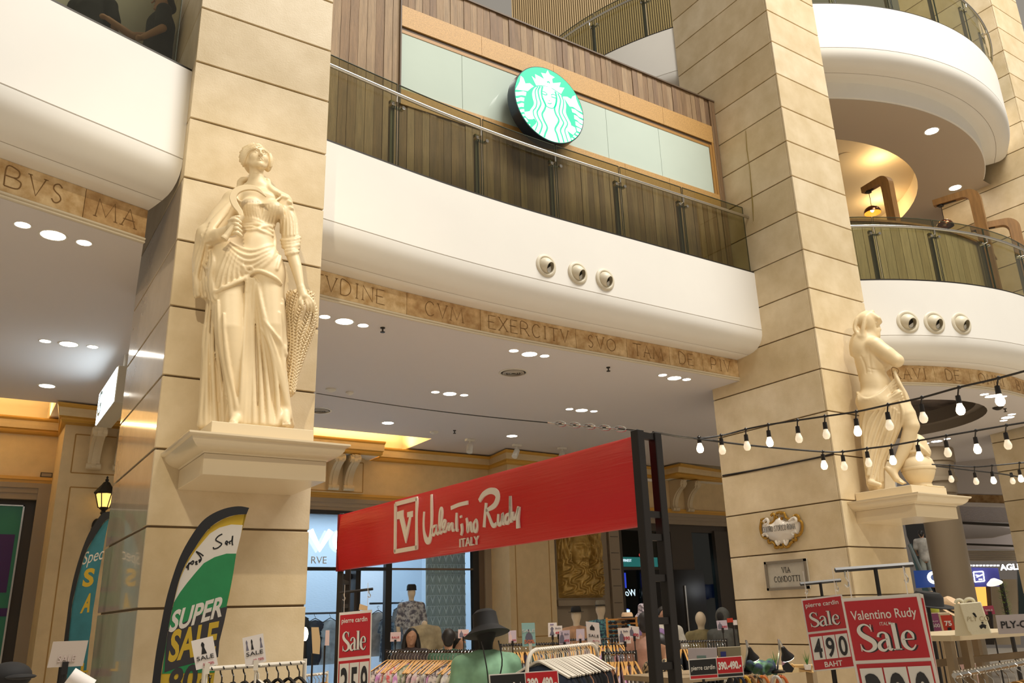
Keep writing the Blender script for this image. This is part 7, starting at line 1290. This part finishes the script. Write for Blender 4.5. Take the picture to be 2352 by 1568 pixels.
far([(2190, 1158), (2352, 1163), (2352, 1200), (2190, 1196)], 22, LEDC, 'far_metal_ceiling', .2); far([(2185, 1196), (2352, 1204), (2352, 1210), (2185, 1201)], 21.8, DARKM, 'far_beam', .2); far([(2185, 1201), (2352, 1210), (2352, 1262), (2185, 1258)], 23, mat('far_lilac_ceiling', (.40, .36, .36), .4), 'far_soffit', .2); far([(2190, 1204), (2270, 1206), (2325, 1214), (2330, 1222), (2280, 1234), (2190, 1238)], 22.5, mat('far_grey_disc', (.33, .29, .27), .6), 'far_ceiling_disc', .2); far([(2190, 1246), (2352, 1252), (2352, 1256), (2190, 1250)], 21.8, DARKM, 'far_beam', .2)
for k in range(6): far([(2200, 1264 + 4 * k), (2336, 1264 + 4 * k), (2338, 1267 + 4 * k), (2200, 1267 + 4 * k)], 20.8, FARB, 'far_rib', .15)
far([(2336, 1262), (2352, 1262), (2362, 1420), (2340, 1420)], 20, mat('far_dark_teal', (.03, .05, .055), .3), 'far_column', .5); far([(2275, 1330), (2335, 1330), (2345, 1480), (2285, 1480)], 22, FARB, 'far_wall', .3); far([(2200, 1345), (2275, 1345), (2285, 1480), (2210, 1480)], 23, mat('far_shop_dark', (.06, .05, .045), .7), 'far_wall', .3)
far([(2238, 1346), (2264, 1346), (2268, 1392), (2242, 1392)], 22.8, emis('far_amber', (1, .42, .08), 1.4), 'amber_display', .1)
NAVY = mat('far_navy', (.014, .04, .16), .3, emit=(.012, .05, .22), es=.5); NAVY2 = mat('far_violet', (.03, .03, .13), .3, emit=(.05, .05, .24), es=.5)
t = thing('blue_sign', 'blue illuminated fascia sign with a white letter left of the round pillar', 'sign', tuple(atd(2125, 1330, 19))); far([(2098, 1310), (2165, 1308), (2172, 1346), (2104, 1350)], 19, NAVY, 'board', .2, t)
P_ = PL(2150, 1325, 18.9); m = MB(); a_ = P_.uv(2132, 1339); text(m, 'G', P_.fr, a_[0], a_[1], .24, t0=0, t1=.02, bold=.05); m.build('letter', LEDW, t)
t = thing('violet_sign', 'violet shop fascia sign with a square white plane icon', 'sign', tuple(atd(2255, 1325, 19))); far([(2208, 1302), (2292, 1304), (2300, 1346), (2214, 1348)], 19, NAVY2, 'board', .2, t); P_ = PL(2250, 1325, 18.85); m = MB()
for a, b in (((2236, 1313), (2258, 1312)), ((2258, 1312), (2261, 1334)), ((2261, 1334), (2239, 1336)), ((2239, 1336), (2236, 1313)), ((2241, 1320), (2250, 1322)), ((2243, 1325), (2257, 1319)), ((2248, 1330), (2256, 1330))): stroke(m, [P_.uv(*a), P_.uv(*b)], .022, P_.fr, 0, .02, smooth=False)
m.build('plane_icon', LEDW, t); m = MB(); a_ = P_.uv(2298, 1309); text(m, 'AGLE', P_.fr, a_[0], a_[1], .12, t0=0, t1=.02, bold=.03); a_ = P_.uv(2208, 1320); text(m, 'R', P_.fr, a_[0], a_[1], .06, t0=0, t1=.02); m.build('letters', LEDW, t); m = MB()
for k in range(11): a_ = P_.uv(2210 + 8 * k, 1300); m.box((a_[0], a_[1], 0), (a_[0] + .05, a_[1] + .03, .02), fr=P_.fr)
m.build('string_leds', LEDW, t)
# escalator with riders
t = thing('escalator', 'dark escalator with glass side beyond the second pillar', 'escalator', tuple(atd(2120, 1400, 17))); far([(2078, 1200), (2140, 1200), (2200, 1400), (2150, 1400), (2083, 1230)], 29, mat('escalator_black', (.012, .012, .014), .5), 'steps', .6, t); far([(2086, 1250), (2094, 1248), (2165, 1420), (2140, 1425)], 26, mat('escalator_glass', (.05, .10, .11), .15), 'glass_side', .04, t)
P_ = PL(2120, 1300, 25.5); m = MB(); m.tube([P_.pt(2088, 1250), P_.pt(2125, 1330), P_.pt(2172, 1430)], .05, 8); m.build('handrail', mat('escalator_rail', (.20, .24, .25), .3), t)
far([(2080, 1192), (2132, 1190), (2134, 1200), (2080, 1202)], 26, FW2, 'landing_edge', .3, t)
c = atd(2118, 1238, 27); person(c, cy(c) + math.pi, cloth('white_blouse', (.55, .52, .47)), 'short', 'person in white riding the escalator', legs=cloth('white_trousers', (.42, .46, .42))); c = atd(2137, 1295, 27); person(c, cy(c) + math.pi - .3, cloth('pink_blouse', (.42, .30, .26)), 'short', 'person lower on the escalator half hidden by the round pillar')
# ================================================================ right-hand stall
TIMB = mat('stall_timber', (.36, .26, .15), .6, var=.25, vscale=4)
K6 = lambda a, b: (2060 + a / 6.589, 1330 + b / 6.589)
t = thing('stall_table', 'pale timber table with open frame at the lower right', 'table', tuple(atd(2270, 1560, 4.0))); A = atd(*K6(820, 868), 3.9); B = atd(*K6(2050, 830), 4.3); B[2] = A[2]; d = unit(B - A); q = np.array([-d[1], d[0], 0]); fr = frame(A, d, q, (0, 0, 1)); L = float(np.linalg.norm(B - A))
m = MB(); m.box((0, 0, -.02), (L + .3, .45, .005), fr=fr); m.build('top', mat('stall_top', (.55, .44, .28), .5), t)
for u, v in ((.02, .02), (.16, .02), (L + .2, .02), (.02, .4), (L + .2, .4)): m = MB(); m.box((u, v, -A[2] + .0), (u + .035, v + .035, -.02), fr=fr); m.build('leg', TIMB, t)
for z in (-.12, -.36): m = MB(); m.box((-.25, .1, z - .015), (L + .3, .13, z + .015), fr=fr); m.build('rail', TIMB, t)
rA = fr((-.12, -.05, -.16)); rB = fr((L + .25, -.05, -.12)); rack(rA, rB, 16, DARKS + [PALES[2]], 'steel rail of dark clothes under the pale timber table', 'dark garment under the pale timber table', 'dark clothes under the timber table', tubem=STEEL, legs=False, jitter=.5, chain=True)
g = hang(tuple(fr((.42, -.22, -.20))), math.atan2(d[1], d[0]) + 1.2, cloth('charcoal_tee', (.07, .068, .066)), 'charcoal T-shirt on a wooden hanger below the tote bag', None, 'w', 1)
# tote bag
P_ = PL(*K6(1160, 600), 3.85); CANV = mat('canvas_cream', (.74, .68, .50), .8, bump=.2, bscale=120); t = thing('tote_bag', 'cream canvas tote bag standing on the timber table', 'tote bag', tuple(P_.pt(*K6(1150, 845)))); front = [P_.uv(*K6(*p_)) for p_ in ((945, 365), (1270, 335), (1440, 825), (1140, 850), (1075, 770))]
m = MB(); m.prism(front, P_.fr, -.02, 0); m.build('front_panel', CANV, t, bevel=.004); m = MB(); m.prism([P_.uv(*K6(*p_)) for p_ in ((865, 375), (945, 365), (1075, 770), (1140, 850), (880, 860))], P_.fr, -.06, -.015); m.build('side_panel', mat('canvas_side', (.66, .58, .40), .8), t); m = MB(); m.prism([P_.uv(*K6(*p_)) for p_ in ((870, 380), (1265, 345), (1420, 820), (885, 855))], P_.fr, -.10, -.065); m.build('back_panel', CANV, t)
for pts in (((885, 365), (910, 320), (950, 310), (985, 325), (1005, 360)), ((1020, 350), (1055, 305), (1110, 295), (1150, 310), (1170, 350))): m = MB(); m.tube(cr([P_.pt(*K6(*p_), -.03) for p_ in pts], 4), .009, 6); m.build('handle', CANV, t, smooth=True)
m = MB(); a_ = P_.uv(*K6(1060, 600)); text(m, 'PLY CO', P_.fr, a_[0], a_[1] - .01, .02, .09, t0=0, t1=.001, shear=.1); m.build('print_letters', mat('print_tan', (.40, .33, .20), .7), t); m = MB()
for pts in (((1150, 510), (1170, 530), (1200, 570)), ((1165, 515), (1185, 545)), ((1255, 720), (1300, 690), (1350, 710)), ((1265, 740), (1310, 715), (1345, 740)), ((1280, 660), (1310, 655))): stroke(m, [P_.uv(*K6(*p_)) for p_ in pts], .008, P_.fr, 0, .001, n=3)
m.build('print_sketch', INKB, t)
c = Card(K6(1490, 545), K6(2000, 520), K6(1540, 830), 4.05); t = thing('brand_board', 'grey board reading PLY-CO at the right edge', 'sign', tuple(c.o)); m = MB(); c.rect(m, 0, 0, 1.4, 1, -.012, 0); m.build('board', mat('board_grey', (.50, .45, .47), .5), t); m = MB(); c.txt(m, 'PLY-CO', .12, .30, .36, width=.98, align='L', bold=.02); m.build('lettering', INKB, t)
pcard(K6(480, 520), K6(620, 515), K6(560, 855), 4.6, mat('card_purple', (.24, .06, .15), .4), 'purple card reading 500 right of the near sale sign', [('price_lettering', PAPER, T('500', .5, .38, .16, .8)), ('heading', PAPER, T('BUY', .5, .62, .06, .7))]); pcard(K6(655, 545), K6(830, 540), K6(715, 775), 4.7, mat('card_orange', (.52, .045, .02), .4), 'orange card reading 75 beside the tote bag', [('price_lettering', PAPER, T('75', .5, .32, .30, .6, .03))]); pcard(K6(1300, 405), K6(1455, 395), K6(1335, 535), 4.9, mat('card_crimson', (.36, .05, .10), .4), 'crimson card behind the tote bag', [('heading', PAPER, T('SALE', .5, .4, .2, .7))])
hat(atd(*K6(790, 440), 8.4), .095, STRAW, HATB, 'straw hat tilted beside the tote bag', 1.6, 1.0, .7); hat(atd(*K6(470, 400), 5.4), .095, HATB, None, 'black wide hat left of the tote bag', 1.7, .9, .2)
for x_, y_, d_ in ((790, 440, 8.4), (470, 400, 5.4)): q = atd(*K6(x_, y_), d_); t = thing('hat_stand', 'slim black stand under the ' + ('straw' if x_ > 500 else 'black wide') + ' hat by the tote bag', 'stand', (q[0], q[1], 0)); m = MB(); m.tube([(q[0], q[1], q[2] + .05), (q[0], q[1], 0)], .012, 8); m.build('pole', BLK, t)
q = atd(*K6(570, 500), 8.2); t = thing('display_riser', 'narrow timber riser under the yellow green bottle', 'riser', (q[0], q[1], 0)); m = MB(); m.box((q[0] - .1, q[1] - .1, 0), (q[0] + .1, q[1] + .1, q[2] - .002)); m.build('block', TIMB, t, bevel=.01)
t = thing('bottle', 'yellow green bottle behind the 500 card', 'bottle', tuple(atd(*K6(570, 500), 8.2))); q = atd(*K6(570, 500), 8.2); m = MB(); m.lathe([(.045, 0), (.048, .04), (.04, .10), (.015, .14), (.015, .18)], tuple(q), 16); m.build('glass', mat('bottle_green', (.42, .46, .06), .2), t, smooth=True); m = MB(); m.lathe([(.017, .175), (.017, .20)], tuple(q), 12); m.build('cap', STRAW, t)
# plant post with lamp
q = atd(2312, 1400, 10.0); t = thing('garland_post', 'black post wrapped in green garland with a white lamp', 'post', (q[0], q[1], 0)); m = MB(); m.tube([(q[0], q[1], 0), (q[0], q[1], q[2] + .35)], .025, 8); m.build('post', BLK, t); m = MB(); r_ = random.Random(3)
for k in range(260):
    a = r_.random() * 6.28; z = q[2] - .1 + .42 * r_.random(); b_ = np.array([q[0] + .04 * math.cos(a), q[1] + .04 * math.sin(a), z]); dd = unit([math.cos(a), math.sin(a), .6 * r_.random()]); s_ = unit(np.cross(dd, [0, 0, 1])) * .006; m.add([b_ - s_, b_ + s_, b_ + dd * .04 + s_ * .3, b_ + dd * .04 - s_ * .3], [(0, 1, 2, 3)])
o = m.build('leaves', mat('garland_leaf', (.10, .17, .03), .6), t); o['kind'] = 'stuff'
w_ = atd(2284, 1338, 10.0); m = MB(); m.lathe([(.001, .05), (.03, .045), (.085, .0), (.09, -.01)], tuple(w_), 18, axis=(.2, .3, 1)); m.build('lamp_shade', mat('lamp_white', (.8, .78, .72), .3, emit=(1, .9, .75), es=.8), t, smooth=True)
# handheld fan
q = atd(*K6(1140, 1360), 5.6); t = thing('desk_fan', 'pink and white round-headed fan at the lower right', 'fan', (q[0], q[1], q[2] - .2)); m = MB(); m.lathe([(.035, -.10), (.04, -.05), (.065, 0), (.072, .035)], tuple(q), 24); m.build('cup', mat('fan_pink', (.62, .40, .38), .4), t, smooth=True); m = MB(); m.lathe([(.073, .035), (.074, .045), (.06, .05), (.001, .051)], tuple(q), 24); m.build('grille', mat('fan_white', (.70, .66, .60), .4), t, smooth=True); m = MB()
for k in range(14): a = k * 2 * math.pi / 14; m.box((q[0] + .045 * math.cos(a) - .006, q[1] + .045 * math.sin(a) - .003, q[2] + .050), (q[0] + .045 * math.cos(a) + .006, q[1] + .045 * math.sin(a) + .003, q[2] + .0525))
m.build('vents', mat('fan_grey', (.22, .26, .24), .5), t); m = MB(); m.tube([(q[0], q[1], q[2] - .09), (q[0], q[1], .02)], [.03, .03], 12); m.build('handle', mat('fan_white', (.7, .66, .6)), t)
# ================================================================ lamp-lit accessory table at the foot of the second pillar
N5 = lambda a, b: (1680 + a / 6.879, 1340 + b / 6.879)
A = atd(*N5(170, 1445), 5.0); B = atd(*N5(570, 1400), 5.3); C_ = atd(*N5(1350, 1430), 5.6); zt = A[2]; B[2] = C_[2] = zt; t = thing('accessory_table', 'timber accessory table at the foot of the second pillar', 'table', (B[0], B[1], 0))
for (a, b) in ((atd(1560, 1568, 4.9) * [1, 1, 0] + [0, 0, zt], B), (B, C_)):
    d = unit(b - a); q = np.array([-d[1], d[0], 0]); fr = frame(a, d, q, (0, 0, 1)); L = float(np.linalg.norm(b - a)); m = MB(); m.box((0, 0, -.03), (L, .5, 0), fr=fr); m.build('top', mat('table_top', (.60, .44, .22), .5) if b is C_ else TIMB, t); m = MB(); m.box((L - .05, 0, -zt), (L, .05, -.03), fr=fr); m.build('leg', TIMB, t)
def desk_lamp(base, top, tip, head, d, label):
    b, a, tp, h = [atd(*N5(*q_), d) for q_ in (base, top, tip, head)]; b[2] = zt; t = thing('desk_lamp', label, 'lamp', tuple(b)); m = MB(); m.tube(cr([b, a + [0, 0, -.06], a, tp], 5), .006, 6); m.build('gooseneck', STEEL, t, smooth=True); m = MB(); m.lathe([(.05, 0), (.05, .012), (.01, .02)], tuple(b), 16); m.build('foot', BLK, t)
    ax = unit(tp - h); m = MB(); L = float(np.linalg.norm(tp - h)); m.lathe([(.042, 0), (.038, .01), (.022, L * .5), (.012, L * .95), (.004, L)], tuple(h), 18, axis=ax); m.build('shade', BLK, t, smooth=True); m = MB(); m.lathe([(.001, -.003), (.040, -.002)], tuple(h), 18, axis=ax); m.f = [f for f in m.f if len(f) == 4]; m.m = [0] * len(m.f); m.build('bulb_disc', emis('lamp_disc', (1, .88, .66), 14), t)
    spot('desk_lamp_beam', tuple(h - ax * .02), tuple(h - ax * 1), 5, 90, (1, .8, .5), .8, .03)
desk_lamp((180, 1370), (230, 900), (272, 1000), (335, 1190), 5.1, 'left black gooseneck lamp on the accessory table'); desk_lamp((712, 1360), (740, 885), (805, 995), (890, 1175), 5.1, 'right black gooseneck lamp on the accessory table')
t = thing('scarf_pile', 'heap of dark blue and green scarves under the left gooseneck lamp', 'scarves', tuple(atd(*N5(430, 1390), 5.1))); K = Clay(atd(*N5(430, 1330), 5.1) - [.3, .3, .15], atd(*N5(430, 1330), 5.1) + [.3, .3, .2], .009); r_ = random.Random(5)
for k in range(16): x_, y_ = r_.uniform(240, 640), r_.uniform(1270, 1400); K.fold([atd(*N5(x_ - 60, y_ + 30), 5.1 + r_.uniform(-.08, .08)), atd(*N5(x_, y_ - 40 * r_.random()), 5.1 + r_.uniform(-.08, .08)), atd(*N5(x_ + 60, y_ + 30), 5.1)], [.015, .022, .015], .006)
K.mesh('scarves', cloth('scarf_cloth', (.03, .045, .10), (.06, .15, .07), 18), t)
for k, (x_, y_) in enumerate(((695, 1300), (1195, 1255))):
    q = atd(*N5(x_, y_), 5.3); q[2] = zt + .03; t = thing('potted_plant', ('left' if k == 0 else 'right') + ' tiny green plant in a white pot on the accessory table', 'plant', tuple(q)); m = MB(); m.lathe([(.018, -.03), (.024, 0), (.02, 0)], tuple(q), 12); m.build('pot', PAPER, t, smooth=True); m = MB()
    for j_ in range(14): a = j_ * .449; dd = np.array([math.cos(a) * .03, math.sin(a) * .03, .05 + .02 * (j_ % 3)]); s_ = np.array([-math.sin(a), math.cos(a), 0]) * .004; m.add([q - s_, q + s_, q + dd], [(0, 1, 2)])
    m.build('leaves', mat('plant_green', (.06, .20, .03), .6), t)
for (tl, tr, bl, mt_, lab) in (((700, 1315), (795, 1305), (715, 1390), PINKP, 'pink price tag between the gooseneck lamps'), ((185, 1345), (255, 1335), (195, 1425), PINKP, 'pink price tag under the left gooseneck lamp')): pcard(N5(*tl), N5(*tr), N5(*bl), 4.9, mt_, lab, [('print', REDT, T('SALE', .5, .4, .2, .6))])
t = thing('pink_pouch', 'pink and black pouch leaning behind the right gooseneck lamp', 'pouch', tuple(atd(*N5(820, 1400), 5.3))); P_ = PL(*N5(820, 1280), 5.35); m = MB(); m.prism([P_.uv(*N5(*q_)) for q_ in ((782, 1150), (835, 1145), (860, 1260), (850, 1330), (800, 1300))], P_.fr, -.02, 0); m.build('pink_side', mat('pouch_pink', (.42, .22, .30), .5), t); m = MB(); m.prism([P_.uv(*N5(*q_)) for q_ in ((800, 1300), (880, 1230), (990, 1340), (960, 1400), (830, 1400))], P_.fr, -.03, .005); m.build('black_side', HATB, t)
t = thing('wooden_tray', 'shallow wooden tray with boxes on the accessory table', 'tray', tuple(atd(*N5(1100, 1310), 5.5))); P_ = PL(*N5(1100, 1310), 5.5); TR_ = mat('tray_wood', (.62, .40, .16), .5)
for pts in (((915, 1290), (960, 1270), (1000, 1300), (960, 1345)), ((990, 1290), (1290, 1290), (1290, 1330), (1000, 1335)), ((1060, 1350), (1300, 1400), (1300, 1415), (1060, 1365))): m = MB(); m.prism([P_.uv(*N5(*q_)) for q_ in pts], P_.fr, -.12, 0); m.build('board', TR_, t)
# hanging belts / bands below the table edge
for k, (x_, mt_, nm) in enumerate(((20, HATB, 'black'), (120, DARKS[4], 'navy'), (205, mat('belt_amber', (.60, .33, .03), .6), 'amber'), (290, cloth('belt_brown', (.20, .07, .02), (.35, .2, .08), 30), 'brown spotted'), (390, cloth('belt_leopard', (.35, .24, .1), (.03, .02, .02), 40), 'leopard'), (495, mat('belt_orange', (.60, .16, .02), .6), 'orange'), (700, PALES[1], 'white'), (790, mat('belt_red_orange', (.55, .12, .02), .6), 'red orange'))):
    P_ = PL(*N5(x_, 1500), 4.95); t = thing('hanging_band', nm + ' band hanging from the edge of the accessory table', 'headband', tuple(P_.pt(*N5(x_, 1470)))); m = MB(); a_ = P_.uv(*N5(x_, 1462)); m.tube([P_.fr((a_[0] + .03 * math.sin(b), a_[1] - .06 + .06 * math.cos(b), .01 * math.cos(b))) for b in np.linspace(0, 2 * math.pi, 17)], .010, 6); m.build('band', mt_, t, smooth=True)
m = MB(); 
t = thing('display_box', 'grey lilac display panel behind the pierre cardin price board', 'display panel', tuple(atd(1615, 1510, 5.2))); c = Card(SZ(1105, 890), SZ(1565, 880), SZ(1120, 1200), 5.2); m = MB(); c.rect(m, 0, 0, 1, 1, -.03, 0); m.build('panel', mat('board_grey', (.50, .45, .47)), t); m = MB(); c.rect(m, .30, .48, .62, .62, 0, .002); m.build('label', mat('label_teal', (.16, .25, .23), .5), t); q = c.cf((c.W / 2, 0, -.02)); m = MB(); m.tube([q, (q[0], q[1], 0)], .012, 6); m.build('stem', BLK, t)
t = thing('display_box', 'olive display box with a small blue emblem behind the price board', 'display box', tuple(atd(1675, 1510, 5.25))); c = Card(SZ(1575, 880), SZ(1945, 865), SZ(1590, 1200), 5.25); m = MB(); c.rect(m, 0, 0, 1, 1, -.1, 0); m.build('box', mat('box_olive', (.28, .23, .14), .6), t); m = MB(); c.rect(m, .13, .55, .36, .80, 0, .004); m.build('emblem', mat('emblem_blue', (.03, .04, .22), .5), t); q = c.cf((c.W / 2, 0, -.02)); m = MB(); m.tube([q, (q[0], q[1], 0)], .012, 6); m.build('stem', BLK, t)
t = thing('red_tag', 'red and white tag beside the grey hooded mannequin', 'tag', tuple(atd(1682, 1430, 8.3))); c = Card(SZ(1725, 412), SZ(1818, 405), SZ(1735, 480), 8.3); m = MB(); c.rect(m, 0, 0, 1, 1, -.004, 0); m.build('red_half', mat('card_orange', (.52, .045, .02)), t); c = Card(SZ(1820, 440), SZ(1885, 436), SZ(1830, 520), 8.3); m = MB(); c.rect(m, 0, 0, 1, 1, -.004, 0); m.build('white_half', PAPER, t); q = c.cf((0, 0, -.01)); m = MB(); m.tube([q, (q[0], q[1], 0)], .01, 6); m.build('stem', BLK, t)
# ================================================================ lower left odds and ends
t = thing('cap', 'black cap at the lower left corner', 'hat', tuple(atd(25, 1545, 3.6))); q = atd(20, 1553, 3.6); m = MB(); m.ell((q[0], q[1], q[2]), (.09, .09, .06), 20, 10); m.build('crown', HATB, t, smooth=True); P_ = PL(20, 1553, 3.55); a_ = P_.uv(48, 1553); m = MB(); m.ell((0, 0, 0), (.06, .04, .012), 16, 6, fr=lambda p_: P_.fr((a_[0] + p_[0], a_[1] + p_[2], .03 + p_[1]))); m.build('peak', HATB, t, smooth=True); m = MB(); m.tube([tuple(q), (q[0], q[1], 0)], .02, 8); m.build('stand', BLK, t)
t = thing('card_holder', 'black clip post under the beige blank card', 'post', tuple(atd(148, 1550, 3.55) * [1, 1, 0])); q = atd(146, 1530, 3.62); m = MB(); m.tube([tuple(q), (q[0], q[1], 0)], .018, 8); m.build('post', BLK, t)
t = thing('paper_roll', 'white striped roll at the bottom left', 'roll', tuple(atd(185, 1562, 3.4))); P_ = PL(185, 1562, 3.4); m = MB(); m.tube([P_.pt(160, 1552), P_.pt(208, 1580)], .035, 16); m.build('roll', PAPER, t, smooth=True); q = P_.pt(185, 1570); m = MB(); m.tube([(q[0], q[1], q[2]), (q[0], q[1], 0)], .015, 6); m.build('stand', BLK, t)
t = thing('small_lamp', 'small glowing lamp at the right edge of the first pillar', 'lamp', tuple(atd(700, 1475, 7.4))); q = atd(700, 1456, 7.4); m = MB(); m.ell(tuple(q), (.03, .03, .06), 14, 8); m.build('bulb', emis('small_lamp_glow', (1, .85, .6), 16), t, smooth=True); m = MB(); m.tube([(q[0], q[1], q[2] - .05), (q[0], q[1], .02)], .012, 6); m.build('stem', BLK, t)
for (pts, d, mt_, lab, nm) in ((((715, 1440), (732, 1440), (736, 1470), (734, 1502), (718, 1500)), 6.9, mat('cardboard_tan', (.60, .42, .22), .7), 'tan curved board left of the left banner post', 'board'), (((748, 1447), (757, 1447), (756, 1482), (746, 1482)), 7.0, PINKP, 'small pink board left of the left banner post', 'board'), (((826, 1386), (845, 1392), (844, 1402), (824, 1400)), 8.6, mat('cardboard_tan', (.6, .42, .22)), 'folded tan paper above the 359 sale sign', 'paper')):
    P_ = PL(*pts[0], d); t = thing('display_' + nm, lab, nm, tuple(P_.pt(*pts[-1]))); m = MB(); m.prism(P_.poly(pts), P_.fr, -.02, 0); m.build('sheet', mt_, t); q = P_.pt(*pts[-1], -.01); m = MB(); m.tube([tuple(q), (q[0], q[1], 0)], .008, 6); m.build('stem', BLK, t)
# ================================================================ goods inside the bright shop
A = np.array([5.1, 17.0, 1.9]); B = np.array([6.9, 17.0, 1.9]); t = thing('shop_rail', 'black wall rail of clothes in the left half of the bright shop', 'clothes rail', (5.1, 17, 0)); m = MB(); m.tube([A, B], .02, 8); m.build('rail', BLK, t)
for e in (A, B): m = MB(); m.tube([e, (e[0], e[1], 0)], .02, 8); m.build('leg', BLK, t)
for i in range(5): hang((5.3 + .32 * i, 17.0, 1.88), math.pi / 2, [DARKS[2], DARKS[0], PALES[1], DARKS[1], BRIGHT[3]][i], ORD[i] + ' garment from the left facing out in the bright shop', 'clothes in the bright shop', 'b', 4)
t = thing('shop_rail', 'black wall rail of pale clothes in the right half of the bright shop', 'clothes rail', (7.3, 16.6, 0)); m = MB(); m.tube([(7.25, 16.6, 2.06), (8.2, 16.6, 2.06)], .02, 8); m.build('rail', BLK, t); m = MB(); m.tube([(8.2, 16.6, 2.06), (8.2, 16.6, 0)], .02, 8); m.build('leg', BLK, t)
for i, (x_, mm, z_) in enumerate(((7.4, PALES[1], 2.0), (7.6, cloth('blue_print', (.45, .55, .62), (.10, .14, .2), 10), 1.9), (7.85, PALES[2], 2.1), (8.05, cloth('sky_shirt', (.42, .52, .66)), 2.0), (8.2, cloth('violet_polo', (.09, .07, .36)), 1.95))): hang((x_, 16.5 - .1 * i, z_), math.pi / 2 + .1, mm, ORD[i] + ' pale or blue garment from the left on the right shop rail', 'pale clothes in the bright shop', 'b', 4)
hang((5.62, 16.2, 1.98), math.pi / 2, DARKS[2], 'large black jacket at the left of the bright shop window', None, 'b', 4)
t, L = mannequin(945, 1385, 16.2, .2, cloth('white_print', (.50, .52, .55), (.12, .12, .16), 16), 'mannequin in a white print top and black cap inside the bright shop', True, .3); hat(L(0, 0, .24), .095, HATB, None, 'black cap on the mannequin inside the bright shop', 1.05, 1.2)
